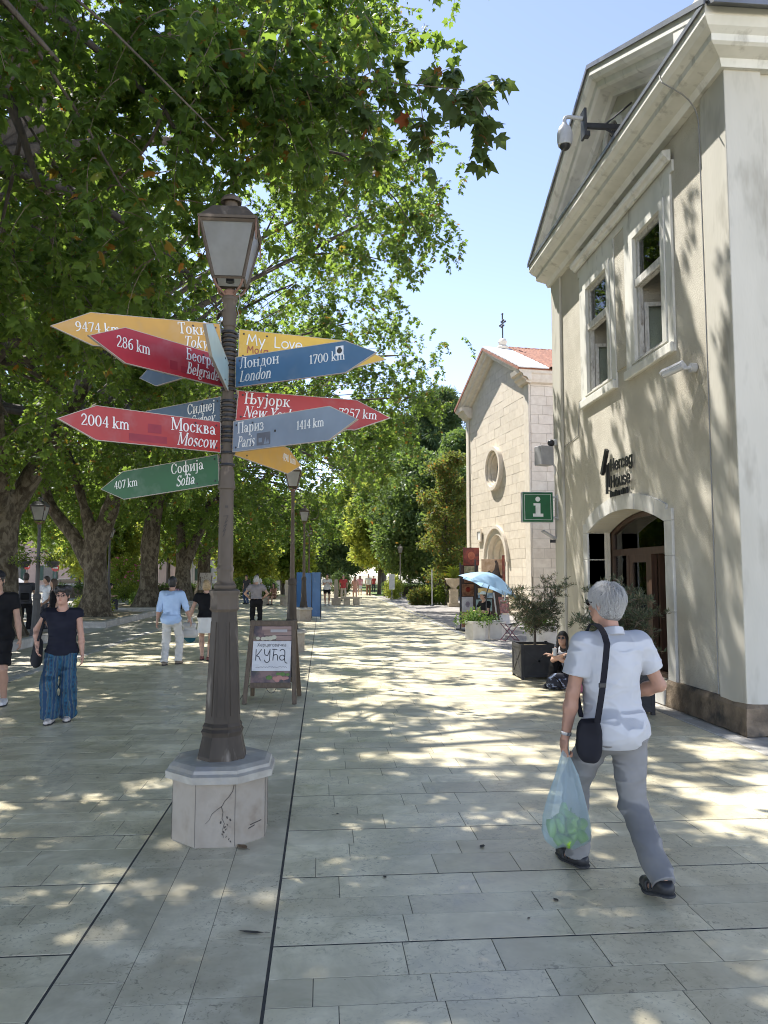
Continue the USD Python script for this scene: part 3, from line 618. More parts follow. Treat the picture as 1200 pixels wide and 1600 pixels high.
sp = thing('wall_loudspeaker', 'grey box loudspeaker on an iron arm above the green information sign', 'loudspeaker', (WX - .05, 14.86, 4.05))
part(sp, 'box', rotz(bx(-.42, -.12, -.12, .12, -.16, .22, .01), .35), flat('grey_plastic', (.32, .32, .33), .5)); part(sp, 'arm', tube(np.vstack([[(-.15, 0, -.05)], bezier((-.05, 0, -.10), (.0, 0, -.15), (.0, 0, -.32), n=5)]), .018, 7), WHITEPL)
gl = thing('wall_lantern_arm', 'small slanted grey awning bracket on the far corner of the rendered house', 'bracket', (WX - .05, 14.95, 2.45))
part(gl, 'slanted_plate', rot(bx(-.30, .0, -.1, .1, -.015, .015), .55, [0, 1, 0]), flat('grey_plastic', (.32, .32, .33), .5)); part(gl, 'foot', bx(-.10, .0, -.03, .03, -.08, -.02), IRON)
# green information sign
isg = thing('information_sign', 'green square information sign with white letter i on the house corner', 'sign', (4.20, 14.72, 3.06))
SGREEN = flat('sign_green', (0.005, 0.10, 0.035), .4)
part(isg, 'box', bx(-.31, .31, -.0, .13, -.30, .30, .012), flat('grey_metal_casing', (.35, .36, .37), .4))
part(isg, 'face', bx(-.30, .30, -.005, -.0005, -.29, .29), SGREEN)
WLET = flat('sign_white', (.72, .73, .70), .5)
part(isg, 'border_line', onto(prism(sbox(-.265, -.255, .265, .255).difference(sbox(-.258, -.248, .258, .248)), .002), (0, -.0055, 0), (1, 0, 0), (0, 0, 1)), WLET)
part(isg, 'letter_i', onto(prism(union_all([Point(.0, .155).buffer(.048), sbox(-.045, -.17, .05, .075), sbox(-.085, .03, .04, .075), sbox(-.10, -.19, .105, -.13)]), .004), (0, -.0055, 0), (1, 0, 0), (0, 0, 1)), WLET)
part(isg, 'bracket', cat(tube([(.31, .06, .2), (.41, .06, .2)], .02, 8), tube([(.31, .06, -.2), (.41, .06, -.2)], .02, 8), bx(.395, .41, .0, .12, -.26, .26)), WHITEPL)
# ================================================================ a small serif alphabet (Latin and Cyrillic), drawn with thick and thin strokes
TK, TN, XH = .125, .058, .66
def _st(x0, y0, x1, y1, w=TK): return LineString([(x0, y0), (x1, y1)]).buffer(w / 2, cap_style=2)
def _v(x, y0=0, y1=1.0, w=TK): return sbox(x - w / 2, y0, x + w / 2, y1)
def _h(x0, x1, y, w=TN): return sbox(x0, y - w / 2, x1, y + w / 2)
def _sf(x, y, l=.30): return sbox(x - l / 2, y if y < .01 else y - TN * .9, x + l / 2, (y if y < .01 else y - TN * .9) + TN * .9)
def _ring(cx, cy, rx, ry, tx=TK, ty=TN):
    c = affinity.scale(Point(0, 0).buffer(1, 16), rx, ry); i = affinity.scale(Point(0, 0).buffer(1, 16), rx - tx, ry - ty)
    return affinity.translate(c.difference(i), cx, cy)
def _pl(*p, w=TN, cap=1): return LineString(p).buffer(w / 2, cap_style=cap)
def _arc(cx, cy, rx, ry, a0, a1, w=TN, n=14): return LineString([(cx + rx * math.cos(math.radians(a)), cy + ry * math.sin(math.radians(a))) for a in np.linspace(a0, a1, n)]).buffer(w / 2, cap_style=1)
def _dot(x, y, r=.075): return Point(x, y).buffer(r)
def glyph(c):
    U = union_all; X = XH; O = lambda w=.27: _ring(w, X / 2, w, X / 2 + .01)
    g = {
     'о': lambda: (O(), .58), 'e': lambda: (U([_ring(.26, X / 2, .26, X / 2 + .01).difference(sbox(.3, .17, .6, .33)), _h(.1, .5, .35)]), .56),
     'c': lambda: (U([_ring(.26, X / 2, .26, X / 2 + .01).difference(sbox(.28, .17, .6, .45)), _dot(.44, .5, .07)]), .53),
     'p': lambda: (U([_v(.13, -.3, X), _sf(.13, -.3 + .0, .3), _ring(.33, X / 2, .25, X / 2 + .01), _h(.02, .13, X - .03)]), .64),
     'a': lambda: (U([_arc(.25, .43, .17, .2, 20, 165, TN * 1.2), _v(.43, .04, .5), _ring(.23, .18, .21, .19), _pl((.43, .07), (.52, .02), (.57, .06)), _dot(.1, .48, .06)]), .60),
     'y': lambda: (U([_st(.1, X, .3, .0, TK), _pl((.52, X), (.30, 0), (.2, -.25), (.07, -.27), w=TN), _dot(.07, -.24, .065), _sf(.1, X, .26), _sf(.52, X, .22)]), .62),
     'к': lambda: (U([_v(.13, 0, X), _sf(.13, 0), _sf(.13, X), _pl((.18, .33), (.3, .36), (.46, X - .04)), _st(.27, .36, .5, .02, TK), _sf(.53, 0, .2), _dot(.48, X - .06, .06)]), .63),
     'и': lambda: (U([_v(.14, 0, X), _v(.54, 0, X), _sf(.14, 0, .27), _sf(.14, X, .27), _sf(.54, 0, .27), _sf(.54, X, .27), _st(.18, .1, .5, X - .1, TN)]), .70),
     'н': lambda: (U([_v(.14, 0, X), _v(.54, 0, X), _sf(.14, 0, .27), _sf(.14, X, .27), _sf(.54, 0, .27), _sf(.54, X, .27), _h(.14, .54, .34)]), .70),
     'в': lambda: (U([_v(.13, 0, X), _sf(.1, 0, .2), _sf(.1, X, .2), _ring(.29, .5, .19, .175).intersection(sbox(.1, .3, .6, .8)), _ring(.30, .18, .22, .19).intersection(sbox(.1, -.1, .6, .5))]), .57),
     'г': lambda: (U([_v(.14, 0, X), _sf(.14, 0), _h(.04, .46, X - .03), _st(.44, X, .46, X - .18, TN)]), .49),
     'д': lambda: (U([_v(.48, .03, X), _pl((.16, .03), (.24, .3), (.26, X - .03), (.5, X - .03), w=TN), _h(.03, .62, .03), _v(.06, -.16, .05, TN), _v(.59, -.16, .05, TN)]), .66),
     'ј': lambda: (U([_v(.17, -.1, X), _pl((.17, -.1), (.12, -.25), (-.02, -.27), w=TN * 1.3), _sf(.1, X, .2), _dot(.17, .88, .08)]), .31),
     'ф': lambda: (U([_v(.40, -.3, 1.0), _sf(.4, -.3), _ring(.24, X / 2, .22, X / 2), _ring(.56, X / 2, .22, X / 2)]), .82),
     'з': lambda: (U([_arc(.2, .49, .17, .16, 150, -85, TN * 1.5), _arc(.2, .18, .21, .17, 85, -150, TN * 1.5), _dot(.06, .53, .055), _dot(.05, .1, .055)]), .48),
     'k': lambda: (U([_v(.13, 0, 1.03), _sf(.13, 0), _h(.02, .13, 1.0), _pl((.18, .3), (.46, X - .03)), _st(.26, .36, .5, .02, TK), _sf(.53, 0, .2), _sf(.46, X, .22)]), .62),
     'l': lambda: (U([_v(.13, 0, 1.03), _sf(.13, 0), _h(.02, .13, 1.0)]), .29), 'i': lambda: (U([_v(.13, 0, X), _sf(.13, 0), _h(.02, .13, X - .03), _dot(.13, .88, .08)]), .29),
     'r': lambda: (U([_v(.13, 0, X), _sf(.13, 0), _h(.02, .13, X - .03), _arc(.34, .40, .19, .22, 60, 170, TN * 1.3), _dot(.43, .56, .07)]), .46),
     'n': lambda: (U([_v(.13, 0, X), _v(.49, 0, .48), _sf(.13, 0, .26), _sf(.49, 0, .26), _h(.02, .13, X - .03), _arc(.32, .42, .17, .22, 0, 165, TN * 1.5)]), .65),
     'm': lambda: (U([_v(.13, 0, X), _v(.46, 0, .48), _v(.79, 0, .48), _sf(.13, 0, .24), _sf(.46, 0, .24), _sf(.79, 0, .24), _h(.02, .13, X - .03), _arc(.30, .42, .16, .22, 0, 165, TN * 1.5), _arc(.63, .42, .16, .22, 0, 165, TN * 1.5)]), .94),
     'd': lambda: (U([_v(.47, 0, 1.03), _h(.36, .47, 1.0), _ring(.27, X / 2, .25, X / 2 + .01), _h(.47, .58, .03)]), .62),
     'g': lambda: (U([_ring(.25, .42, .2, .24), _ring(.27, -.12, .25, .15, TN * 1.3, TN), _pl((.12, .2), (.1, .1), (.3, .03)), _pl((.38, .6), (.5, .66))]), .56),
     's': lambda: (U([_arc(.22, .49, .15, .15, 30, 250, TN * 1.5), _arc(.22, .17, .17, .16, 70, -150, TN * 1.6), _st(.13, .44, .32, .24, TK)]), .45),
     'f': lambda: (U([_v(.17, 0, .85), _sf(.17, 0), _h(.04, .36, X - .03), _arc(.32, .84, .15, .17, 60, 180, TN * 1.3), _dot(.40, .95, .065)]), .36),
     'w': lambda: (U([_st(.1, X, .27, 0, TK), _pl((.27, 0), (.44, X)), _st(.44, X, .60, 0, TK), _pl((.60, 0), (.76, X)), _sf(.1, X, .24), _sf(.77, X, .2)]), .84),
     'Т': lambda: (U([_v(.36), _sf(.36, 0, .34), _h(.04, .68, .97), _v(.06, .78, 1, TN), _v(.66, .78, 1, TN)]), .70),
     'Б': lambda: (U([_v(.14), _sf(.1, 0, .22), _h(.03, .56, .97), _v(.55, .8, 1, TN), _ring(.34, .28, .27, .29).intersection(sbox(.13, -.1, .7, .7)), _h(.14, .34, .55)]), .68),
     'B': lambda: (U([_v(.14), _sf(.1, 0, .22), _sf(.1, 1, .22), _ring(.33, .76, .22, .24).intersection(sbox(.13, .4, .7, 1.1)), _ring(.35, .28, .27, .28).intersection(sbox(.13, -.1, .7, .7))]), .67),
     'С': lambda: (U([_ring(.36, .5, .36, .51).difference(sbox(.42, .26, .9, .74)), _v(.66, .66, .92, TN), ]), .74),
     'М': lambda: (U([_v(.12, 0, 1, TN), _v(.86), _st(.14, 1, .47, .1, TK), _pl((.47, .1), (.84, 1)), _sf(.12, 0, .26), _sf(.86, 0), _sf(.12, 1, .24), _sf(.88, 1, .22)]), 1.0),
     'Л': lambda: (U([_v(.62), _sf(.62, 0), _pl((.08, .06), (.18, .1), (.27, .97), (.66, .97), w=TN), _dot(.08, .07, .06), _sf(.62, 1, .26)]), .80),
     'Њ': lambda: (U([_v(.14), _v(.60), _sf(.14, 0), _sf(.14, 1), _sf(.60, 1), _h(.14, .60, .52), _ring(.80, .27, .26, .28).intersection(sbox(.6, -.1, 1.2, .7)), _sf(.57, 0, .2)]), 1.1),
     'П': lambda: (U([_v(.14), _v(.64), _sf(.14, 0), _sf(.64, 0), _h(.02, .76, .97)]), .80),
     'S': lambda: (U([_arc(.30, .74, .22, .22, 20, 250, TN * 1.5), _arc(.30, .26, .24, .24, 70, -155, TN * 1.6), _st(.17, .66, .44, .38, TK), _v(.52, .76, .98, TN), _v(.05, .03, .26, TN)]), .60),
     'N': lambda: (U([_v(.12, 0, 1, TN), _v(.68, 0, 1, TN), _st(.13, 1, .67, 0, TK), _sf(.12, 0, .26), _sf(.68, 1, .26), _sf(.1, 1, .2)]), .80),
     'Y': lambda: (U([_v(.36, 0, .48), _st(.08, 1, .37, .45, TK), _pl((.64, 1), (.37, .45)), _sf(.36, 0), _sf(.08, 1, .28), _sf(.64, 1, .24)]), .70),
     'P': lambda: (U([_v(.14), _sf(.14, 0), _sf(.1, 1, .22), _ring(.34, .73, .25, .27).intersection(sbox(.13, .3, .8, 1.1))]), .62),
     'L': lambda: (U([_v(.14), _sf(.14, 1), _h(.02, .56, .03), _v(.55, 0, .22, TN)]), .61),
     '0': lambda: (_ring(.29, .48, .29, .49), .62), '1': lambda: (U([_v(.2, 0, .97), _sf(.2, 0), _pl((.05, .8), (.2, .95))]), .40),
     '2': lambda: (U([_arc(.26, .70, .20, .25, 170, -40, TN * 1.7), _st(.42, .55, .08, .05, TN * 1.5), _sf(.29, 0, .5), _v(.52, 0, .16, TN)]), .58),
     '4': lambda: (U([_v(.40, 0, .97), _sf(.4, 0, .24), _pl((.4, .96), (.05, .3)), _h(.03, .56, .3)]), .61),
     '5': lambda: (U([_pl((.46, .95), (.14, .95), (.12, .55)), _arc(.25, .3, .24, .29, 120, -150, TN * 1.7), _h(.13, .48, .94, TN * 1.6)]), .57),
     '6': lambda: (U([_ring(.29, .29, .26, .3), _arc(.5, .35, .46, .6, 95, 175, TN * 1.7)]), .60),
     '7': lambda: (U([_h(.04, .54, .93, TN * 1.5), _st(.5, .92, .2, 0, TK * .9), _v(.06, .78, .95, TN)]), .56),
     '8': lambda: (U([_ring(.28, .72, .22, .24, TK * .8), _ring(.28, .26, .26, .27, TK * .9)]), .60),
     '9': lambda: (U([_ring(.28, .67, .26, .3), _arc(.07, .6, .46, .6, -85, -5, TN * 1.7)]), .60)}
    al = {'o': 'о', 'е': 'e', 'с': 'c', 'р': 'p', 'а': 'a', 'у': 'y', 'M': 'М', 'T': 'Т'}
    return g[al.get(c, c)]()
_gl = {}
def lettering(text, cap, italic=False, depth=.0015, track=.03, xs=1.0):
    """serif words as a mesh in the xy plane from the origin; returns (mesh, width)"""
    x = 0; ps = []
    for ch in text:
        if ch == ' ': x += .30; continue
        if ch not in _gl: _gl[ch] = glyph(ch)
        p, w = _gl[ch]; ps.append(affinity.translate(p, x, 0)); x += w + track
    u = union_all(ps)
    if italic: u = affinity.affine_transform(u, [.86, .2, 0, 1, 0, 0]); x *= .86
    u = affinity.scale(u, cap * xs, cap, origin=(0, 0)).simplify(cap * .008)
    return prism(u, depth), x * cap * xs
def mono(strokes, w, depth=.0015):
    return prism(union_all([LineString(s).buffer(w / 2, cap_style=1) for s in strokes]), depth)

# ================================================================ the signpost: lamp post on a stone plinth, with arrow panels
PX, PY = -0.675, 5.43
IRONB = mat('brown_painted_iron', (0.062, 0.047, 0.033), (0.095, 0.074, 0.053), scale=5, rough=0.62, spec=.3, bump=.35, bscale=40, bdist=.004, c3=(0.17, 0.13, 0.095), s3=11, f3=.58, stretch=(1, 1, .45))
IRONB2 = mat('worn_painted_iron', (0.036, 0.028, 0.02), (0.06, 0.048, 0.036), scale=6, rough=0.62, spec=.3, bump=.5, bscale=30, bdist=.005, c3=(0.20, 0.175, 0.145), s3=8, f3=.57, stretch=(1, 1, .25))
RUSTY = mat('rusty_iron', (0.12, 0.06, 0.04), (0.2, 0.11, 0.07), scale=14, rough=.75, bump=.5, bscale=60, bdist=.004)
MILK = usdkit.material(stage, L + 'milky_lamp_glass', {'tc': ('texture_coordinate', {}), 'n': ('noise_texture', {'scale': 5.0, 'detail': 6.0, 'roughness': .7}), 'r': ('rgb_ramp', {'ramp': [(.35, (.30, .30, .28)), (.62, (.50, .50, .48))]}),
    'd': ('principled_bsdf', {'roughness': .35}), 't': ('translucent_bsdf', {'color': (.62, .62, .60)}), 'm': ('mix_closure', {'fac': .55})}, [('tc.object', 'n.vector'), ('n.fac', 'r.fac'), ('r.color', 'd.base_color'), ('d.BSDF', 'm.closure1'), ('t.BSDF', 'm.closure2')], surface='m.closure')
PED = mat('plinth_marble', (0.25, 0.215, 0.17), (0.33, 0.295, 0.24), scale=3.5, rough=0.6, bump=.25, bscale=35, bdist=.006, c3=(0.22, 0.18, 0.135), s3=3.5, f3=.50)
PEDCAP = mat('plinth_cap_stone', (0.27, 0.25, 0.21), (0.37, 0.35, 0.295), scale=5, rough=0.65, bump=.3, bscale=30, bdist=.006, c3=(0.27, 0.26, 0.24), s3=4, f3=.55)
O8 = PI / 8
pd = thing('stone_plinth', 'cracked octagonal pale stone plinth with moulded cap under the destination signpost', 'plinth', (-0.68, 5.46, 0))
oc = lambda r: r / math.cos(O8)
body = lathe([(oc(.305), -.03), (oc(.305), .10), (oc(.303), .395)], 8, O8)
part(pd, 'body', body, PED)
part(pd, 'cap', lathe([(oc(.30), .396), (oc(.315), .40), (oc(.35), .405), (oc(.352), .45), (oc(.335), .465), (oc(.328), .485), (oc(.30), .505), (oc(.28), .508)], 8, O8), PEDCAP)
for a in range(8):     # the dark seams between the facing slabs
    t = O8 + a * PI / 4; r = oc(.3062)
    part(pd, 'seam', tube([(r * math.cos(t), r * math.sin(t), .005), (r * math.cos(t), r * math.sin(t), .394)], .0012, 4), JOINT)
CRACK = flat('crack_shadow', (0.06, 0.05, 0.042), .95)
def on_face(pts, ang, R=.3058, w=.004):
    ex = (-math.sin(ang), math.cos(ang), 0); o = (R * math.cos(ang), R * math.sin(ang), 0)
    ws = np.linspace(w, w * .35, len(pts)); q = union_all([LineString([pts[i], pts[i + 1]]).buffer(ws[i] / 2, cap_style=1) for i in range(len(pts) - 1)])
    return onto(prism(q, .0012), o, ex, (0, 0, 1))
FA = -PI / 2
part(pd, 'crack', on_face([(.118, .39), (.11, .35), (.085, .315), (.06, .29), (.045, .26), (.01, .235), (-.02, .21), (-.035, .175), (-.06, .15)], FA, w=.0042), CRACK)
part(pd, 'crack', on_face([(.04, .255), (.05, .22), (.045, .18), (.06, .15), (.05, .11), (.055, .06)], FA, w=.0036), CRACK)
rr = random.Random(5)
part(pd, 'chips', cat([on_face((lambda q: [(q, z), (q + rr.uniform(-.006, .006), z - .007)])(.05 + rr.uniform(-.015, .05)), FA, w=rr.uniform(.004, .010)) for z in np.linspace(.19, .04, 11)]), CRACK)
part(pd, 'chips', cat([on_face([(rr.uniform(-.1, .1), z), (rr.uniform(-.1, .1) * .2, z - .01)], FA + PI / 4, w=.006) for z in (.12, .10, .25)][:2]), CRACK)

post = thing('signpost_lamp', 'brown cast iron lamp post carrying coloured arrow signs to world cities', 'signpost', (PX, PY, 0))
part(post, 'foot', lathe([(oc(.155), .505), (oc(.155), .53), (oc(.128), .66), (oc(.132), .675), (oc(.138), .69), (oc(.125), .71), (oc(.128), .725), (oc(.116), .745)], 8, O8), IRONB2)
part(post, 'column', lathe([(oc(.114), .745), (oc(.082), 1.49)], 8, O8), IRONB2)
part(post, 'column_panels', cat([onto(prism(sbox(-.018, 0, .018, .62).buffer(.006), .004), ((.1115) * math.cos(t), (.1115) * math.sin(t), .80), (-math.sin(t), math.cos(t), 0), (-.043 * math.cos(t), -.043 * math.sin(t), .999)) for t in np.arange(8) * PI / 4]), IRONB2)
part(post, 'capital', cat(lathe([(oc(.082), 1.49), (oc(.098), 1.51), (oc(.092), 1.53), (oc(.092), 1.60), (oc(.100), 1.615), (oc(.100), 1.635), (oc(.075), 1.65)], 8, O8), lathe([(.072, 1.648), (.078, 1.66), (.078, 1.672), (.062, 1.69), (.055, 1.71), (.055, 1.765), (.060, 1.775), (.060, 1.79), (.053, 1.81)], 24)), IRONB, smooth=30)
part(post, 'shaft', lathe([(.053, 1.808), (.049, 2.33), (.053, 2.34), (.060, 2.345), (.062, 2.36), (.056, 2.375), (.058, 2.39), (.052, 2.41), (.052, 2.47), (.043, 2.49), (.040, 3.50), (.048, 3.51), (.046, 3.56), (.052, 3.585), (.052, 3.61), (.044, 3.63), (.046, 3.68), (.058, 3.70), (.056, 3.72), (.036, 3.74)], 24), IRONB, smooth=30)
BAND_ = mat('black_cable_band', (0.015, 0.015, 0.016), (0.03, 0.03, 0.03), scale=20, rough=.25)
for z in [2.515, 2.60] + [2.68 + i * .033 for i in range(4)] + [2.83 + i * .034 for i in range(5)] + [3.05 + i * .033 for i in range(4)] + [3.20 + i * .033 for i in range(9)]:
    part(post, 'clamp_band', mv(lathe([(.046, -.010), (.055, -.008), (.058, 0), (.055, .008), (.046, .010)], 20), 0, 0, z), BAND_, smooth=40)
part(post, 'wire', tube(np.vstack([bezier((.04, -.03, 3.78), (.10, -.05, 3.72), (.06, -.05, 3.62), n=8), bezier((.06, -.05, 3.62), (.09, -.06, 3.56), (.05, -.04, 3.50), n=6)]), .003, 5), flat('grey_cable', (.22, .22, .21), .7))
part(post, 'wire', tube(np.vstack([bezier((-.045, .0, 3.60), (-.07, -.03, 3.55), (-.05, -.04, 3.49), n=6)]), .003, 5), flat('grey_cable', (.22, .22, .21), .7))
# faded scrawl on the shaft
part(post, 'scrawl', onto(mono([[(-.012, .09), (.02, .095), (-.002, .04), (.018, .06)], [(-.01, .02), (.012, .035), (-.015, -.02), (.006, .0), (-.01, -.04)], [(-.014, -.05), (-.004, -.035)]], .005), (.0, -.0525, 2.06), (1, 0, 0), (0, 0, 1)), CRACK)
part(post, 'sticker_scrap', onto(prism(sbox(-.006, -.006, .014, .01), .001), (.004, -.0515, 2.215), (1, 0, 0), (0, 0, 1)), CRACK)
# lantern
def lantern(root, z0, s=1.0, frame=IRONB, scroll=True):
    lt = sub_xform(root, 'lantern')
    lo, hi, zb, zt = .105 * s, .19 * s, z0 + .10 * s, z0 + .48 * s
    cr = lambda q, z: [(-q, -q, z), (q, -q, z), (q, q, z), (-q, q, z)]
    B, T = cr(lo, zb), cr(hi, zt); bars = []
    for i in range(4):
        bars += [tube([B[i], T[i]], .013 * s, 4), tube([B[i], B[(i + 1) % 4]], .012 * s, 4), tube([T[i], T[(i + 1) % 4]], .015 * s, 4)]
    part(lt, 'frame', cat(bars), frame)
    for i in range(4):
        j = (i + 1) % 4; q = lambda a, f=.93: np.array([a[0] * .985, a[1] * .985, a[2]])
        a, b, c, d_ = map(q, (B[i], B[j], T[j], T[i])); part(lt, 'pane', TM([a, b, c, d_], [[0, 1, 2], [0, 2, 3]]), MILK)
    R2 = math.sqrt(2)
    part(lt, 'roof', lathe([(.205 * s * R2, zt + .008), (.205 * s * R2, zt + .028), (.19 * s * R2, zt + .035), (.115 * s * R2, zt + .135 * s), (.10 * s * R2, zt + .14 * s)], 4, PI / 4), frame)
    part(lt, 'chimney', mv(lathe([(.055 * s, 0), (.048 * s, .02), (.046 * s, .075 * s), (.074 * s, .07 * s), (.076 * s, .085 * s), (.066 * s, .105 * s), (.035 * s, .125 * s), (.0, .13 * s)], 20), 0, 0, zt + .138 * s), frame, smooth=35)
    ears = []
    for sx in (-1, 1):
        for sy in (-1, 1): ears.append(bx(sx * .196 * s - .004, sx * .196 * s + .004, sy * .185 * s - .02, sy * .185 * s + .02, zt - .13 * s, zt + .02, .002))
    part(lt, 'corner_plates', cat(ears), RUSTY)
    if scroll:
        sc_ = []
        for k in range(4):
            t = k * PI / 2 + PI / 4; cx, sy = math.cos(t), math.sin(t)
            P = bezier((.035 * s, 0, z0 - .01), (.07 * s, 0, z0 + .03 * s), (.135 * s, 0, z0 + .03 * s), (.142 * s, 0, z0 + .105 * s), n=10)
            sc_.append(tube(np.stack([P[:, 0] * cx, P[:, 0] * sy, P[:, 2]], 1), .009 * s, 6))
        part(lt, 'scroll_arms', cat(sc_), RUSTY, smooth=True)
        part(lt, 'collar', lathe([(.036 * s, z0 - .02), (.05 * s, z0 - .01), (.044 * s, z0 + .01), (.05 * s, z0 + .03), (.02 * s, z0 + .05)], 16), RUSTY, smooth=35)
    part(lt, 'lamp_holder', lathe([(.03 * s, z0 + .10), (.03 * s, z0 + .2), (.015 * s, z0 + .24)], 10), BLACKPL)
    return lt
lantern(post, 3.735)

def sign_mat(name, c): 
    d = tuple(x * .78 for x in c)
    return mat(name, c, d, scale=2.5, rough=.42, c3=tuple(min(1, x * .80 + .035) for x in c), s3=5, f3=.53, bump=.06, bscale=20)
SM = dict(red=sign_mat('sign_red', (.34, .022, .018)), crimson=sign_mat('sign_crimson', (.33, .018, .030)), amber=sign_mat('sign_amber', (.50, .27, .04)), yellow=sign_mat('sign_yellow', (.60, .37, .035)),
          blue=sign_mat('sign_blue', (.055, .13, .225)), navy=sign_mat('sign_navy', (.045, .085, .135)), slate=sign_mat('sign_slate', (.17, .215, .265)), green=sign_mat('sign_dark_green', (.008, .085, .025)), pale=sign_mat('sign_pale_back', (.30, .40, .38)))
LETTER = flat('sign_lettering', (.70, .70, .66), .5); EDGE = flat('sign_edge', (.42, .36, .30), .5)
SGR = flat('sticker_black', (.03, .03, .03), .5); SWH = flat('sticker_white', (.70, .70, .70), .5); FADE = flat('sticker_trace', (.24, .012, .025), .5); FADE2 = flat('sticker_grey', (.10, .11, .13), .6)
def arrow(colour, yaw, zc, Ln, Hh, roll, r0, tip, label, lines=(), km=None, face=None, extra=None):
    """an arrow panel on the post. local axes: l along the panel from the post to the tip, u up; face: which side carries the lettering we see"""
    g = sub_xform(post, 'arrow_sign', label)
    d = np.array([math.cos(yaw), math.sin(yaw), 0]); up = np.array([0, 0, 1.0]); l = d * math.cos(roll) + up * math.sin(roll); u = -d * math.sin(roll) + up * math.cos(roll)
    o = np.array([0, 0, zc]) + d * r0
    tocam = EYE - np.array([PX, PY, zc]); nrm = np.cross(l, u); s = 1 if nrm @ tocam > 0 else -1
    ex, ez = (l, nrm) if s > 0 else (-l, -nrm)         # reading direction on the side facing the street
    P = [(0, -Hh / 2), (Ln - tip, -Hh / 2), (Ln, 0), (Ln - tip, Hh / 2), (0, Hh / 2)]
    poly = Polygon([(x * (1 if s > 0 else -1), y) for x, y in P])
    t = .016
    inner = poly.buffer(-.0035, join_style=2)
    def place(m, h): return onto(m, o + ez * h, ex, u)
    part(g, 'edge_trim', place(prism(poly.difference(inner), t + .002), -t / 2 - .001), EDGE)
    part(g, 'panel', place(prism(inner, t), -t / 2), SM[colour])
    F = t / 2 + .0006
    X = lambda a, w: (a if s > 0 else -a - w)           # a: distance from the post to the near end of the word
    for word, cap, it, a, v in lines:
        m, w = lettering(word, cap, it, xs=1.0)
        part(g, 'lettering', place(mv(m, X(a, w), v, 0), F), LETTER)
    if km:
        m, w = lettering(km[0], km[1]); part(g, 'distance', place(mv(m, X(km[2], w), km[3], 0), F), LETTER)
    if extra: extra(g, place, F, X)
    for qx in (.035, .20):
        for qv in (-Hh * .36, Hh * .36): part(g, 'bolt', place(mv(lathe([(.007, 0), (.007, .003), (.004, .005)], 8), X(qx, 0), qv, 0), F), IRON)
    part(g, 'bracket', cat(*[place(bx(*(sorted((0, -r0 * s * 1.0))), -.008, .008, -.004, .004), 0).copy() if False else place(mv(bx(-r0 * .95, .0, -.012, .012, -.005, .005) if s > 0 else bx(0, r0 * .95, -.012, .012, -.005, .005), 0, v, 0), 0) for v in (-Hh * .3, Hh * .3)]), IRON)
    return g
def trace(*boxes, m=FADE):
    def f(g, place, F, X):
        part(g, 'sticker_trace', place(cat([mv(prism(sbox(0, 0, w, h).buffer(.004), .0008), X(a, w), v, 0) for a, v, w, h in boxes]), F - .0003), m)
    return f
def ex_london(g, place, F, X):
    part(g, 'sticker', place(mv(prism(sbox(0, 0, .058, .062), .001), X(.80, .058), .015, 0), F), SWH)
    part(g, 'sticker_emblem', place(mv(prism(union_all([Point(.029, .03).buffer(.019), sbox(.010, .028, .048, .034), sbox(.02, .045, .038, .053)]), .001), X(.80, .058), .015, 0), F + .001), SGR)
def ex_paris(g, place, F, X):
    part(g, 'sticker', place(mv(prism(sbox(0, 0, .13, .085), .001), X(.245, .13), -.085, 0), F), FADE2)
    part(g, 'sticker_emblem', place(mv(prism(union_all([Polygon([(.07, .005), (.085, .05), (.10, .005)]), Polygon([(.095, .005), (.11, .035), (.122, .005)]), sbox(.02, .02, .05, .05)]), .001), X(.245, .13), -.085, 0), F + .001), SM['slate'])
    part(g, 'spot', place(mv(prism(Point(0, 0).buffer(.009), .001), X(.42, 0), .0, 0), F), SGR)
def ex_love(g, place, F, X):
    S = [[(0, 0), (.012, .075), (.035, .025), (.058, .075), (.07, 0)], [(.085, .05), (.103, .005)], [(.125, .05), (.095, -.03)], [(.2, .075), (.2, 0), (.235, 0)]] + [[(.272 + .024 * math.cos(t), .025 + .024 * math.sin(t)) for t in np.linspace(0, 2 * PI, 14)], [(.305, .05), (.322, .0), (.34, .05)], [(.352, .025), (.396, .027)] + [(.374 + .022 * math.cos(t), .025 + .024 * math.sin(t)) for t in np.linspace(.1, 5.4, 12)]]
    part(g, 'lettering', place(mv(mono(S, .008), X(.06, 0), .005, 0), F), LETTER)
    W = [[(0, 0), (.004, .05), (.02, .02), (.036, .05), (.04, 0)]] + [[(.065 + .013 * math.cos(t), .017 + .017 * math.sin(t)) for t in np.linspace(0, 2 * PI, 10)], [(.098, .035), (.096, -.02), (.086, -.028)], [(.142, .032), (.12, .028), (.116, .006), (.135, .002), (.143, .03), (.146, .0)]]
    part(g, 'scrawl', place(mv(mono(W, .007), X(.065, 0), -.055, 0), F), flat('red_marker', (.28, .07, .03), .6))
arrow('amber', 3.66, 3.407, 1.13, .217, -.099, .064, .25, 'amber arrow sign to Tokyo, upper left, partly behind the crimson one', [('Токио', 0.0781, 0, .05, .018), ('Tokyo', 0.0781, 1, .06, -.075)], ('9474 km', 0.0638, .70, -.02))
arrow('navy', 2.33, 3.34, 1.12, .215, 0.0, .065, .25, 'dark blue arrow sign almost hidden behind the crimson one')
arrow('crimson', 4.122, 3.166, 1.15, .22, -.047, .064, .27, 'crimson arrow sign reading Београд Belgrade 286 km', [('Београд', 0.0781, 0, .02, .018), ('Belgrade', 0.080, 1, .05, -.076)], ('286 km', 0.0707, .68, -.02), extra=trace((.45, -.07, .06, .05), (.36, -.075, .05, .035)))
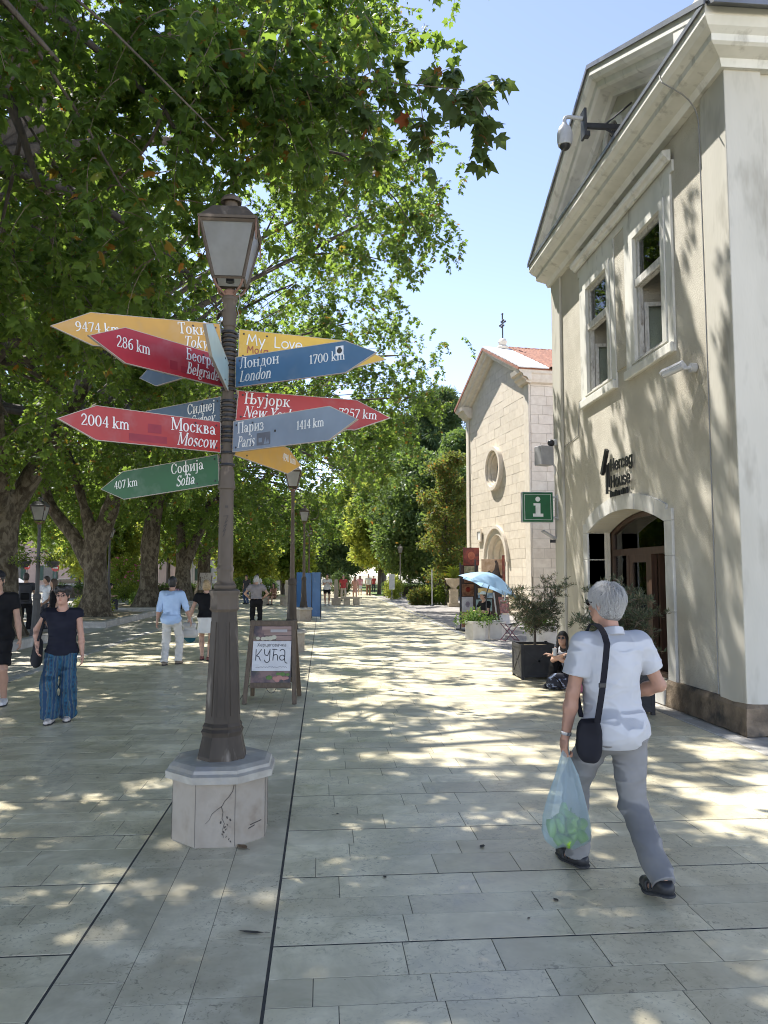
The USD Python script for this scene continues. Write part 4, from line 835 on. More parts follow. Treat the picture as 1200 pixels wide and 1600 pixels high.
arrow('pale', -1.567, 3.128, 1.09, .206, .02, .065, .28, 'arrow sign seen almost edge-on, pointing towards the viewer')
arrow('yellow', .198, 3.385, 1.10, .222, -.022, .066, .31, 'yellow arrow sign with hand-made lettering My Love', extra=ex_love)
arrow('blue', -.507, 3.17, 1.10, .218, .010, .066, .23, 'blue arrow sign reading Лондон London 1700 km', [('Лондон', 0.0781, 0, .035, .02), ('London', 0.0781, 1, .035, -.075)], ('1700 km', 0.0638, .60, -.018), extra=ex_london)
arrow('navy', 2.428, 2.903, 1.11, .221, .004, .066, .26, 'dark blue arrow sign reading Сиднеј Sydney behind the red one', [('Сиднеј', 0.0781, 0, .06, .02), ('Sydney', 0.0781, 1, .06, -.07)], ('15672 km', 0.0570, .66, -.02) if False else None)
arrow('red', 3.861, 2.703, 1.14, .217, -.028, .063, .24, 'red arrow sign reading Москва Moscow 2004 km', [('Москва', 0.0857, 0, .035, .012), ('Moscow', 0.0857, 1, .035, -.083)], ('2004 km', 0.0707, .68, -.022), extra=trace((.46, -.02, .09, .05), (.42, -.085, .26, .04)))
arrow('red', -.067, 2.938, 1.09, .218, -.079, .065, .25, 'red arrow sign reading Њујорк New York, right, behind the slate one', [('Њујорк', 0.0806, 0, .05, .018), ('New York', 0.0806, 1, .05, -.078)], ('7257 km', 0.0638, .72, -.02))
arrow('amber', .75, 2.955, 1.12, .215, -.02, .066, .25, 'amber arrow sign almost hidden behind the slate and red ones')
arrow('slate', -.738, 2.707, 1.13, .218, -.013, .066, .23, 'slate blue arrow sign reading Париз Paris 1414 km', [('Париз', 0.0781, 0, .05, .018), ('Paris', 0.0781, 1, .05, -.082)], ('1414 km', 0.0593, .62, -.015), extra=ex_paris)
arrow('amber', 1.159, 2.704, 1.13, .215, -.031, .067, .25, 'amber arrow sign pointing away, 490 km, lowest on the right', km=('490 km', 0.0627, .78, -.01))
arrow('green', 2.584, 2.488, 1.16, .216, -.072, .067, .24, 'dark green arrow sign reading Софија Sofia 407 km', [('Софија', 0.0781, 0, .13, .02), ('Sofia', 0.0781, 1, .22, -.075)], ('407 km', 0.0638, .77, -.02))
# ================================================================ foliage
BARK = usdkit.material(stage, L + 'plane_bark', {'g': ('geometry', {}), 'mp': ('mapping', {'scale': (1, 1, .55)}), 'v': ('voronoi_texture', {'scale': 9.0, 'detail': 1.0, 'randomness': 1.0}), 'n': ('noise_texture', {'scale': 5.0, 'detail': 6.0, 'roughness': .65, 'distortion': .8}),
    'r': ('rgb_ramp', {'ramp': [(.30, (.024, .019, .013)), (.45, (.042, .034, .024)), (.62, (.066, .055, .038)), (.78, (.13, .112, .08))]}), 'sp': ('separate_color', {}), 'ad': ('math', {'math_type': 'multiply_add', 'value2': .22}), 'bn': ('noise_texture', {'scale': 22.0, 'detail': 5.0}), 'bm': ('bump', {'strength': .8, 'distance': .03}), 'p': ('principled_bsdf', {'roughness': .9, 'specular_ior_level': .1})},
    [('g.position', 'mp.vector'), ('mp.vector', 'v.vector'), ('mp.vector', 'n.vector'), ('g.position', 'bn.vector'), ('v.color', 'sp.color'), ('sp.r', 'ad.value1'), ('n.fac', 'ad.value3'), ('ad.value', 'r.fac'), ('r.color', 'p.base_color'), ('bn.fac', 'bm.height'), ('bm.normal', 'p.normal')], surface='p.BSDF')
DBARK = mat('dark_bark', (.05, .04, .03), (.11, .09, .07), scale=6, rough=.9, bump=.9, bscale=20, bdist=.03, world=True, stretch=(1, 1, .3))
TWIG = flat('twig_bark', (.13, .10, .07), .85)
PLANE_LEAF = leaf_mat('plane_leaf', (.017, .040, .011), (.050, .094, .024), (.22, .10, .02), transl=(.36, .53, .07), tw=.44)
OUTL = [(0, 0), (.20, -.06), (.50, .12), (.36, .27), (.56, .58), (.27, .55), (0, 1.02), (-.27, .55), (-.56, .58), (-.36, .27), (-.50, .12), (-.20, -.06)]
def leaf_geo(kind):
    if kind == 'plane': P = OUTL
    elif kind == 'oval': P = [(0, 0), (.24, .25), (.26, .6), (0, 1), (-.26, .6), (-.24, .25)]
    else: P = [(0, 0), (.09, .3), (.08, .7), (0, 1), (-.08, .7), (-.09, .3)]
    P = np.array(P, float); c = np.array([[0, .38]]); V = np.vstack([P, c]); m = len(P)
    z = -.32 * np.abs(V[:, 0]) - .22 * (V[:, 1] - .4) ** 2
    return np.column_stack([V, z]), np.array([[i, (i + 1) % m, m] for i in range(m)])
def frame_of(d, roll):
    d = d / np.linalg.norm(d); a = np.cross(d, [0, 0, 1.0]) if abs(d[2]) < .95 else np.cross(d, [1.0, 0, 0]); a /= np.linalg.norm(a); b = np.cross(a, d)
    x = a * math.cos(roll) + b * math.sin(roll); return np.stack([x, d, np.cross(x, d)], 1)       # columns: leaf x, leaf y (tip), normal
def sprig(rng, kind='plane', n=20, length=.6, size=.16, droop=.7, spread=.8, twig=True):
    """a hanging twig with leaves, starting at the origin and running along -z mostly"""
    LV, LF = leaf_geo(kind); V, F, o = [], [], 0
    side = rng.normal(size=3) * np.array([1, 1, .2]); side /= np.linalg.norm(side)
    pts = bezier((0, 0, 0), side * length * .5 + np.array([0, 0, -.05]), side * length * .75 + np.array([0, 0, -length * droop]), n=7)
    ms = []
    for i in range(n):
        t = (i + rng.random()) / n; k = min(5, int(t * 6)); p = pts[k] + (pts[k + 1] - pts[k]) * (t * 6 - k)
        az = rng.random() * 2 * PI; d = np.array([math.cos(az), math.sin(az), -rng.uniform(.2, 1.6)]); d /= np.linalg.norm(d)
        p = p + d * size * spread * rng.uniform(.25, 1.0); s = size * rng.uniform(.5, 1.3)
        M = frame_of(d, rng.uniform(-.9, .9)); V.append(p + (LV * (np.array([rng.uniform(.65, 1.1), 1, rng.uniform(.2, 2.4)]) * s)) @ M.T); F.append(LF + o); o += len(LV)
    leaves = TM(np.vstack(V), np.vstack(F)); leaves.metadata['lv'] = len(LV)
    return leaves, (tube(pts, np.linspace(.006, .0025, 7), 3, False) if twig else None)
def quats(R):
    """n x 3 x 3 rotations to (w, x, y, z)"""
    t = np.trace(R, axis1=1, axis2=2); w = np.sqrt(np.maximum(0, 1 + t)) / 2
    x = np.sqrt(np.maximum(0, 1 + R[:, 0, 0] - R[:, 1, 1] - R[:, 2, 2])) / 2 * np.sign(R[:, 2, 1] - R[:, 1, 2])
    y = np.sqrt(np.maximum(0, 1 - R[:, 0, 0] + R[:, 1, 1] - R[:, 2, 2])) / 2 * np.sign(R[:, 0, 2] - R[:, 2, 0])
    z = np.sqrt(np.maximum(0, 1 - R[:, 0, 0] - R[:, 1, 1] + R[:, 2, 2])) / 2 * np.sign(R[:, 1, 0] - R[:, 0, 1])
    return np.stack([w, x, y, z], 1)
def yaw_tilt(rng, n, tilt):
    a = rng.random(n) * 2 * PI; ca, sa = np.cos(a), np.sin(a); Z = np.zeros(n); O = np.ones(n)
    A = np.stack([np.stack([ca, -sa, Z], 1), np.stack([sa, ca, Z], 1), np.stack([Z, Z, O], 1)], 1)
    b = rng.normal(size=n) * tilt; cb, sb = np.cos(b), np.sin(b); B = np.stack([np.stack([O, Z, Z], 1), np.stack([Z, cb, -sb], 1), np.stack([Z, sb, cb], 1)], 1)
    c = rng.random(n) * 2 * PI; cc, sc = np.cos(c), np.sin(c); Cc = np.stack([np.stack([cc, -sc, Z], 1), np.stack([sc, cc, Z], 1), np.stack([Z, Z, O], 1)], 1)
    return A @ B @ Cc
def scatter(parent, name, protos, pts, rng, material, smin=.8, smax=1.25, tilt=.35, label=None, twigmat=None):
    """one PointInstancer of sprigs: the leaves of a crown, past counting"""
    path = uniq(str(parent.GetPath()), name); pi = UsdGeom.PointInstancer.Define(stage, path); rel = pi.CreatePrototypesRel()
    for k, (lv, tw) in enumerate(protos):
        pp = f'{path}/sprig_{k:03d}'; UsdGeom.Xform.Define(stage, pp)
        um_ = usdkit.mesh(stage, pp + '/leaves', lv, material); q_ = lv.metadata['lv']; UsdGeom.PrimvarsAPI(um_).CreatePrimvar('leafrnd', Sdf.ValueTypeNames.FloatArray, 'vertex').Set(Vt.FloatArray.FromNumpy(np.repeat(np.random.default_rng(k).random(len(lv.vertices) // q_), q_).astype(np.float32)))
        if tw is not None: usdkit.mesh(stage, pp + '/twig', tw, twigmat or TWIG)
        rel.AddTarget(pp)
    n = len(pts); q = quats(yaw_tilt(rng, n, tilt)); s = rng.uniform(smin, smax, n)
    pi.CreateProtoIndicesAttr(Vt.IntArray.FromNumpy(rng.integers(0, len(protos), n).astype(np.int32)))
    pi.CreatePositionsAttr(Vt.Vec3fArray.FromNumpy(np.asarray(pts, np.float32)))
    pi.CreateOrientationsAttr(Vt.QuathArray([Gf.Quath(float(a), float(b), float(c), float(d)) for a, b, c, d in q]))
    pi.CreateScalesAttr(Vt.Vec3fArray.FromNumpy(np.repeat(s[:, None], 3, 1).astype(np.float32)))
    meta(pi, label, kind='stuff'); return pi
R0g = np.random.default_rng(3)
PLANE_PROTOS = [sprig(R0g, 'plane', 36, .68, .112, .95) for _ in range(7)]
PLANE_FAR = [sprig(R0g, 'plane', 34, 1.0, .155, .9, twig=False) for _ in range(4)]

# where the photograph has sun on the paving and on the facade, the crown has gaps (places where light reaches the ground: x0, x1, y0, y1, share)
LIT = [(.1, 3.6, 4.8, 10.5, .72), (2.3, 4.6, 5.0, 8.4, .70), (1.4, 2.6, 3.9, 5.2, .25), (-2.3, -1.7, 4.8, 5.8, .6), (-1.45, -.85, 4.8, 7.2, .6), (-.85, 0, 7.2, 8.6, .55),
       (-.4, 4.2, 10.5, 35, .74), (-.9, 4.5, 35, 90, .6), (-5, -.9, 14.5, 24, .52), (-5, -.9, 24, 60, .4), (-5, -.7, 7, 14.5, .26), (-7, -5, 12, 30, .4), (-3, 5, -5, 4.0, .10)]
def lit_share(g, h_face):
    s = np.full(len(g), .16)
    for x0, x1, y0, y1, q in LIT:
        i = (g[:, 0] > x0) & (g[:, 0] < x1) & (g[:, 1] > y0) & (g[:, 1] < y1); s[i] = q
    f = (h_face > 0.2) & (g[:, 0] > 4.6); ok = f & (h_face < 6.6); s[ok] = .42; s[f & (h_face >= 6.6)] = .5
    return s
def sun_gap(p, rng, size=.62):
    """True where a sprig is left out so that a sun fleck falls"""
    g = p[:, :2] - SUN[:2] / SUN[2] * p[:, 2:]
    t = (4.65 - p[:, 0]) / (-SUN[0]); hf = p[:, 2] - t * SUN[2]; yf = p[:, 1] - t * SUN[1]
    gg = g.copy(); onf = (g[:, 0] > 4.6) & (yf > 8) & (yf < 15.2); hf = np.where(onf, hf, -1)
    n = np.where(onf, meshkit.fbm(np.column_stack([g / .62, np.zeros(len(g))]), 3), meshkit.fbm(np.column_stack([g / size, np.zeros(len(g))]), 3))
    r = 1 / (1 + np.exp(-(n - .5) / .13 * 1.7))
    return r < lit_share(g, hf)

def plane_trunk(t, limbs, rbase, fork, rng, h=.07, flare=1.5):
    """trunk and the start of its limbs as one skin; limbs: list of polylines [(x, y, z, r)...] from the fork"""
    pts = np.vstack([np.array(l)[:, :3] for l in limbs] + [np.array([[0, 0, 0]])]); lo = np.minimum(pts.min(0), -rbase * 2) - .5; hi = np.maximum(pts.max(0), rbase * 2) + .5
    lo[2] = -.1; hi[2] = min(hi[2], 9.5)
    f = Field(lo, hi, h)
    f.cone((0, 0, -.2), (0, 0, .7), rbase * flare * .86, rbase * .92, .2); f.cone((0, 0, .4), fork, rbase * .9, rbase * .74, .2)
    for k in range(6):
        a = k * PI / 3 + rng.uniform(-.3, .3); f.cone((math.cos(a) * rbase * 1.5, math.sin(a) * rbase * 1.5, -.1), (0, 0, .9), rbase * .3, rbase * .5, .25)
    for l in limbs:
        l = np.array(l)
        for a, b in zip(l, l[1:]): f.cone(a[:3], b[:3], a[3] * .82, b[3] * .85, .12)
    m = crumple(f.mesh(), .045, 1.8, 3, (1, 1, .5)); m = crumple(m, .02, 6, 5, (1, 1, .4))
    part(t, 'trunk', m, BARK, smooth=True)
def limb_path(a, b, rng, n=7, sag=.6):
    a, b = np.asarray(a, float), np.asarray(b, float); m = (a + b) / 2 + rng.normal(size=3) * .35 + np.array([0, 0, sag]); return bezier(a, m, b, n=n)
def plane_tree(x, y, label, seed, nspr, limbs, rbase=.55, xmax=3.2, rad=10.5, zlo=4.2, ztop=17.5, protos=None, fork=(0, 0, 3.3), droop=600, clear=None, size=(.8, 1.25), gaps=.465, extra=()):
    rng = np.random.default_rng(seed); t = thing('plane_tree', label, 'tree', (x, y, 0), 0, None)
    plane_trunk(t, limbs, rbase, fork, rng)
    # lobes of the crown
    lobes = []
    for k in range(26):
        a = k * 2.399 + rng.uniform(-.3, .3); r = rad * math.sqrt((k + .5) / 26) * .82; zc = zlo + 2.2 + (ztop - zlo - 3.5) * (1 - (r / rad) ** 2 * .55) * rng.uniform(.55, 1.0)
        lobes.append((np.array([r * math.cos(a), r * math.sin(a), zc]), rng.uniform(2.0, 3.2), rng.uniform(1.4, 2.1)))
        if r > rad * .35:
            lobes.append((np.array([r * math.cos(a + .5) * 1.02, r * math.sin(a + .5) * 1.02, zlo + rng.uniform(.6, 3.2)]), rng.uniform(1.5, 2.4), rng.uniform(1.1, 1.6)))
    lobes += [(np.array(c_), r_, r_ * .7) for c_, r_ in extra]
    w = np.array([l[1] ** 2 for l in lobes]); w /= w.sum(); idx = rng.choice(len(lobes), nspr, p=w)
    d = rng.normal(size=(nspr, 3)); d /= np.linalg.norm(d, axis=1, keepdims=True); rr = rng.uniform(.45, 1.0, nspr) ** .6
    C_ = np.array([l[0] for l in lobes])[idx]; S_ = np.array([[l[1], l[1], l[2]] for l in lobes])[idx]
    P = C_ + d * S_ * rr[:, None]
    # hanging strands under the outer lobes
    st = []
    for _ in range(droop // 8):
        l = lobes[rng.integers(len(lobes))]; a = rng.random() * 2 * PI; q = l[0] + np.array([math.cos(a) * l[1] * rng.uniform(.3, 1), math.sin(a) * l[1] * rng.uniform(.3, 1), -l[2] * .6]); ln = rng.uniform(1.0, 2.8)
        for s in range(8): st.append(q + np.array([rng.normal() * .12, rng.normal() * .12, -ln * s / 8]))
    P = np.vstack([P, np.array(st)]); 
    W = P + np.array([x, y, 0]); e = xmax + (meshkit.noise(np.column_stack([W[:, 1] * .7, W[:, 2] * .7, W[:, 2] * 0 + seed])) - .5) * 2.2
    e = e - np.clip((11.5 - W[:, 2]) * .33, 0, 2.2) * (y > 18)        # the crowns draw in towards their lower edge
    ok = (W[:, 0] < e) & (W[:, 2] > zlo - .9 + (meshkit.noise(W * .6, 7) - .5) * 1.6)
    ok &= ~((np.hypot(W[:, 0] + .68, W[:, 1] - 5.43) < 2.0) & (W[:, 2] < 5.6)) & (np.linalg.norm(W - EYE, axis=1) > 4.2) & ~((W[:, 2] < 5.0) & (W[:, 1] < 11.5) & (W[:, 0] > -6))
    if clear is not None: ok &= ~clear(W)
    ok &= ~sun_gap(W, rng)
    ok &= meshkit.fbm(W * [.95, .95, .75], 2, 5) > gaps      # clumps of leaves with holes between them
    P = P[ok]
    # boughs from the forks to the lobes
    ends = [np.array(l[-1]) for l in limbs]; bg = []
    for c, s, _ in lobes:
        e0 = min(ends, key=lambda q: np.linalg.norm(q[:3] - c) + (3 if q[2] > c[2] else 0))
        if (c[0] + x) > xmax - .5: c = c.copy(); c[0] = xmax - .8 - x
        pth = limb_path(e0[:3], c, rng); l = np.linalg.norm(c - e0[:3]); bg.append(tube(pth, np.linspace(min(e0[3] * .62, .05 + l * .014), .02, len(pth)), 6, False))
        for _ in range(3):
            q = pth[rng.integers(2, len(pth))]; e1 = c + rng.normal(size=3) * s * .5; e1[0] = min(e1[0], xmax - .9 - x); bg.append(tube(limb_path(q, e1, rng, 5, .1), np.linspace(.028, .008, 5), 4, False))
    part(t, 'boughs', cat(bg), DBARK, smooth=True)
    scatter(t, 'foliage', protos or PLANE_PROTOS, P, rng, PLANE_LEAF, *size, tilt=.4)
    return t
def std_limbs(rng, fork=(0, 0, 3.3), n=5, r=.3, reach=3.0, top=8.5):
    out = []
    for k in range(n):
        a = k * 2 * PI / n + rng.uniform(-.4, .4); h = rng.uniform(.75, 1.0)
        out.append([(fork[0], fork[1], fork[2] - .3, r * 1.15), (math.cos(a) * reach * .3, math.sin(a) * reach * .3, fork[2] + 1.2 * h, r), (math.cos(a) * reach * .62, math.sin(a) * reach * .62, fork[2] + (top - fork[2]) * .55 * h, r * .8), (math.cos(a) * reach, math.sin(a) * reach, top * h, r * .6)])
    return out
rg = np.random.default_rng(21)
tree0 = plane_tree(-8.6, 3.0, 'old plane tree nearest the camera on the left, out of the frame but for leaves', 31, 2200, std_limbs(rg), xmax=1.0, rad=9.5)
# the one whose boughs hang over the signpost: a pale limb crosses the top left corner
near_limbs = std_limbs(rg, reach=3.4) + [[(0, 0, 3.0, .36), (1.2, -1.2, 5.0, .30), (2.6, -3.0, 7.0, .24), (4.2, -4.4, 8.4, .17)]]
tree1 = plane_tree(-8.5, 12.0, 'plane tree whose pale limb and boughs hang over the destination signpost', 32, 15500, near_limbs, xmax=2.7, rad=11.2, droop=1100, zlo=4.6, extra=(((8.3, 1.5, 12.6), 3.0), ((9.2, 3.5, 10.5), 2.6), ((7.5, 4.0, 14.5), 3.0)))
tree2 = plane_tree(-8.6, 21.3, 'dark plane tree at the left edge of the photo behind the man in black', 33, 11500, std_limbs(rg, reach=2.6), rbase=.56, xmax=3.5, rad=12.2, droop=1000, zlo=5.2, extra=(((10.5, .5, 12.5), 3.0),))
t2l = [[(0, 0, 2.9, .42), (.45, 0, 4.2, .36), (.95, 0, 6.2, .32), (1.75, 0, 9.3, .24)], [(-.1, 0, 2.8, .36), (-.45, -.1, 4.1, .24), (-.9, -.2, 5.8, .20), (-1.5, -.2, 7.2, .16), (-1.7, 0, 9.0, .12)], [(-.3, 0, 2.2, .36), (-1.0, .1, 3.3, .30), (-1.9, .2, 4.4, .26), (-2.6, .3, 6.5, .2)], [(.1, .3, 3, .3), (.4, 1.6, 5.5, .24), (.8, 2.8, 8, .18)]]
tree3 = plane_tree(-8.75, 30.7, 'forked plane tree with three limbs, its base in the raised bed', 34, 10000, t2l, rbase=.52, xmax=5.0, rad=13.4, zlo=5.0, extra=(((12.2, 1, 11), 2.8), ((12.0, -2, 8.5), 2.4)), fork=(-.05, 0, 2.9), droop=1000)
t3l = [[(0, 0, 3.0, .50), (.25, 0, 5.0, .46), (.7, 0, 7.5, .4), (1.0, 0, 9.2, .3)], [(-.25, 0, 4.9, .14), (-.8, 0, 5.3, .11), (-1.6, 0, 6.2, .08)], [(.2, .3, 5.5, .25), (.4, 1.6, 7.5, .2)]]
tree4 = plane_tree(-8.7, 39.4, 'plane tree with a pale straight mottled trunk and one low bare branch', 35, 5800, t3l, rbase=.52, xmax=5.0, rad=13.4, fork=(.1, 0, 3.6), droop=1000, protos=PLANE_FAR)
t4l = [[(0, 0, 2.2, .42), (-.15, 0, 3.6, .34), (-.2, 0, 5.4, .3), (.2, 0, 8, .24)], [(.15, 0, 2.2, .42), (.7, 0, 3.6, .34), (1.35, 0, 5.2, .28), (2.2, 0, 8, .2)]]
tree5 = plane_tree(-8.6, 48.2, 'plane tree splitting low into two leaning dark stems', 36, 4600, t4l, rbase=.6, xmax=4.9, rad=13.0, fork=(.05, 0, 2.0), droop=900, protos=PLANE_FAR)
tree6 = plane_tree(-8.6, 57.0, 'farthest plane tree of the row, beside the shaft of the signpost', 37, 4200, std_limbs(rg), xmax=3.8, rad=11.8, droop=900, protos=PLANE_FAR)

# the bough against the sky: every leaf of it can be picked out
bo = sub_xform(tree1, 'overhanging_bough', 'bough with large separate leaves against the sky')
W0 = np.array([-8.5, 12.0, 0]); rb = np.random.default_rng(77)
main = bezier((-2.6, 8.6, 7.5), (-.8, 7.6, 7.0), (.7, 7.1, 6.5), (1.62, 6.9, 6.35), n=14)
stems = [main] + [np.vstack([bezier(main[k], main[k] + np.array(v) * .5 + np.array([0, 0, .06]), main[k] + np.array(v), n=6)]) for k, v in
        ((3, (.2, -.5, .35)), (4, (.5, -.1, -.45)), (5, (.35, -.3, .4)), (6, (.55, .1, -.55)), (7, (.3, -.4, -.5)), (8, (.5, .2, .35)), (9, (.35, -.15, -.75)), (10, (.45, .1, .3)), (11, (.30, -.2, -.5)), (12, (.35, .1, .2)), (12, (.2, -.1, -.45)), (8, (.15, -.2, -.85)), (10, (.1, -.1, -.9)), (12, (.12, 0, -.75)), (2, (.5, -.3, -.3)), (5, (.2, .3, -.6)))]
inner_p = np.vstack([main[k] + rb.normal(size=(16, 3)) * [.35, .5, .35] for k in range(0, 9)] + [np.array([-2.0, 8.6, 7.6]) + rb.normal(size=(60, 3)) * [.8, .8, .5]]) - W0
scatter(tree1, 'bough_foliage', PLANE_PROTOS, inner_p, rb, PLANE_LEAF, .7, 1.1, tilt=.5)
part(bo, 'stems', cat([tube(s - W0, np.linspace(.016 if i == 0 else .006, .003, len(s)), 5) for i, s in enumerate(stems)]), TWIG, smooth=True)
LV, LF = leaf_geo('plane'); cnt = 0
bough_leaf = leaf_mat('bough_leaf', (.035, .062, .022), (.06, .095, .03), (.25, .06, .03), transl=(.20, .28, .06), tw=.35, odd_at=.99)
for i, s in enumerate(stems):
    n = 50 if i == 0 else 17
    for _ in range(n):
        t = rb.random() ** .7 * (len(s) - 1.001) if i else rb.uniform(1, len(s) - 1.001); k = int(t); p = s[k] + (s[k + 1] - s[k]) * (t - k)
        az = rb.random() * 2 * PI; d = np.array([math.cos(az), math.sin(az), -rb.uniform(.1, 1.7)]); d /= np.linalg.norm(d)
        p = p + d * rb.uniform(.02, .10); q = rb.uniform(.12, .20)
        part(bo, 'leaf', TM(p - W0 + (LV * (np.array([rb.uniform(.7, 1.05), 1, rb.uniform(.4, 2.2)]) * q)) @ frame_of(d, rb.uniform(-1, 1)).T, LF), bough_leaf); cnt += 1

# ---------------------------------------------------------------- other trees and shrubs
def clump(rng, kind, n, rad, size):
    LV, LF = leaf_geo(kind); V, F, o = [], [], 0
    for _ in range(n):
        d = rng.normal(size=3); d /= np.linalg.norm(d); p = d * rad * rng.random() ** .5; e = d + rng.normal(size=3) * .6 + np.array([0, 0, -.2]); s = size * rng.uniform(.6, 1.2)
        V.append(p + (LV * s) @ frame_of(e, rng.uniform(-1.5, 1.5)).T); F.append(LF + o); o += len(LV)
    m_ = TM(np.vstack(V), np.vstack(F)); m_.metadata['lv'] = len(LV); return m_, None
CL_OVAL = [clump(R0g, 'oval', 46, .62, .26) for _ in range(4)]
CL_SMALL = [clump(R0g, 'oval', 40, .22, .085) for _ in range(4)]
CL_NEEDLE = [clump(R0g, 'needle', 90, .60, .42) for _ in range(4)]
LF_DARK = leaf_mat('dark_evergreen_leaf', (.030, .058, .024), (.070, .110, .045), (.09, .12, .04), transl=(.18, .28, .06), tw=.36)
LF_EVER = leaf_mat('glossy_evergreen_leaf', (.050, .092, .034), (.12, .175, .068), (.14, .16, .05), transl=(.26, .38, .07), tw=.38, rough=.33)
LF_MID = leaf_mat('park_leaf', (.035, .075, .014), (.075, .13, .025), (.12, .14, .03), transl=(.44, .54, .07), tw=.45)
LF_LIGHT = leaf_mat('pale_leaf', (.07, .11, .025), (.13, .18, .04), (.2, .2, .05), transl=(.62, .68, .10), tw=.48)
LF_BROWN = leaf_mat('bronze_leaf', (.045, .075, .020), (.10, .13, .035), (.20, .13, .04), transl=(.34, .40, .07), tw=.40, odd_at=.90)
LF_HEDGE = leaf_mat('hedge_leaf', (.035, .08, .018), (.07, .14, .03), (.1, .15, .04), transl=(.25, .38, .06), tw=.35)
def tree(name, label, x, y, h, r, z0, material, protos, n, seed, trunk=.25, shape='round', group=None, smin=.8, smax=1.3, lobes=14, cat_='tree'):
    rng = np.random.default_rng(seed); t = thing(name, label, cat_, (x, y, 0), 0, group)
    part(t, 'trunk', cat([tube(crv, rad_, 8) for crv, rad_ in [(bezier((0, 0, -.1), (rng.normal() * .15, rng.normal() * .15, h * .4), (0, 0, h * .85), n=8), np.linspace(trunk, trunk * .2, 8))] +
        [(limb_path((0, 0, h * rng.uniform(.25, .6)), (math.cos(a) * r * .6, math.sin(a) * r * .6, z0 + (h - z0) * rng.uniform(.3, .75)), rng, 5), np.linspace(trunk * .4, trunk * .1, 5)) for a in rng.random(5) * 2 * PI]]), DBARK, smooth=True)
    C, S = [], []
    for k in range(lobes):
        u = (k + .5) / lobes
        if shape == 'cone': zc = z0 + (h - z0) * u; rm = r * (1 - u) ** .8
        elif shape == 'column': zc = z0 + (h - z0) * u; rm = r * math.sin(PI * min(.95, .15 + u * .8)) ** .5
        else: zc = z0 + (h - z0) * (.12 + .8 * u); rm = r * math.sqrt(max(.05, 1 - ((u - .42) / .62) ** 2))
        a = k * 2.4; C.append((math.cos(a) * rm * .55, math.sin(a) * rm * .55, zc)); sr = max(.35 * r, rm * .6); S.append((sr, sr, sr * (.55 if shape != 'cone' else .4)))
    C, S = np.array(C), np.array(S); i = rng.integers(0, lobes, n); d = rng.normal(size=(n, 3)); d /= np.linalg.norm(d, axis=1, keepdims=True)
    P = C[i] + d * S[i] * (rng.uniform(.35, 1, n) ** .5)[:, None]; P = P[P[:, 2] > .15]
    P = P[meshkit.noise(P * (1.6 / max(1, r * .35)) + seed) > .27]
    scatter(t, 'crown', protos, P, rng, material, smin, smax, tilt=1.0); return t
# ================================================================ the church
ASH = [mat(f'ashlar_{k}', tuple(b * x for x in (.60, .52, .41)), tuple(b * x for x in (.68, .605, .49)), scale=4, rough=.85, bump=.3, bscale=30, spec=.2) for k, b in zip('abcd', (1, .965, 1.025, .93))]
ASHT = mat('church_moulding', (.58, .51, .41), (.66, .595, .49), scale=5, rough=.8, bump=.2, bscale=30, spec=.2)
ASHJ = flat('church_joint', (.40, .36, .29), .95)
TILE = mat('red_roof_tile', (.22, .085, .05), (.36, .165, .10), scale=3, rough=.85, c3=(.20, .09, .06), s3=5)
MARB = mat('white_roof_slab', (.60, .60, .59), (.70, .70, .69), scale=3, rough=.6)
C = thing('church', 'pale ashlar church with gable front, round window, portal and red tiled roof', 'church', (7.47, 39.1, 0), math.radians(-82.3))
CW, CE, CA = 8.15, 10.15, 12.2
def front(poly, y, t): # polygon in (x, z) as a slab from y (outer) inwards by t
    m = prism(poly, t); v = np.array(m.vertices); r = TM(np.stack([v[:, 0], y + v[:, 2], v[:, 1]], 1), m.faces[:, ::-1]); return r
px_, pr = CW / 2 + .05, 1.32
def arch(cx, r, zs): return union_all([sbox(cx - r, 0, cx + r, zs), Point(cx, zs).buffer(r, 20)])
portal = arch(px_, pr, 2.45); rose = Point(CW / 2, 6.65).buffer(.98, 24)
shape = Polygon([(0, 0), (CW, 0), (CW, CE), (CW / 2, CA), (0, CE)])
part(C, 'front_wall', front(shape.buffer(-.01).difference(union_all([portal.buffer(.02), Point(CW / 2, 6.65).buffer(.80, 24)])), .03, .6), ASHJ)
part(C, 'flank_wall', cat(bx(CW - .5, CW - .03, .631, 16, 0, CE), bx(.03, .5, .631, 16, 0, CE), bx(.5, CW - .5, 15.5, 16, 0, CE)), ASHJ)
rc = random.Random(9); far = []
sh2 = shape.difference(union_all([portal, rose])); z = 0.0
while z < CA - .1:
    hh = rc.choice([.36, .40, .44]); x = -rc.random() * .5
    while x < CW:
        l = rc.uniform(.65, 1.15); b = sbox(max(0, x + .004), z + .004, min(CW, x + l - .004), z + hh - .004); x += l
        if b.bounds[2] - b.bounds[0] < .06: continue
        q = b.intersection(sh2)
        if q.area < .015: continue
        q = max(getattr(q, 'geoms', [q]), key=lambda g: g.area)
        part(C, 'stone_block', front(q.simplify(.02), -rc.uniform(.0, .009), .05), rc.choice(ASH))
    z += hh
z = 0.0; fl = [[], [], [], []]
while z < CE - .1:
    hh = .40; y = -.0 - rc.random() * .5 + .0
    while y < 6:
        l = rc.uniform(.6, 1.1); a, b = max(.06, y + .006), y + l - .006
        if b > a + .05: fl[rc.randrange(4)].append(bx(CW - .03, CW + rc.uniform(.0, .012), a, b, z + .006, z + hh - .006))
        y += l
    z += hh
for k in range(4): part(C, 'flank_stones', cat(fl[k]), ASH[k], kind='stuff')
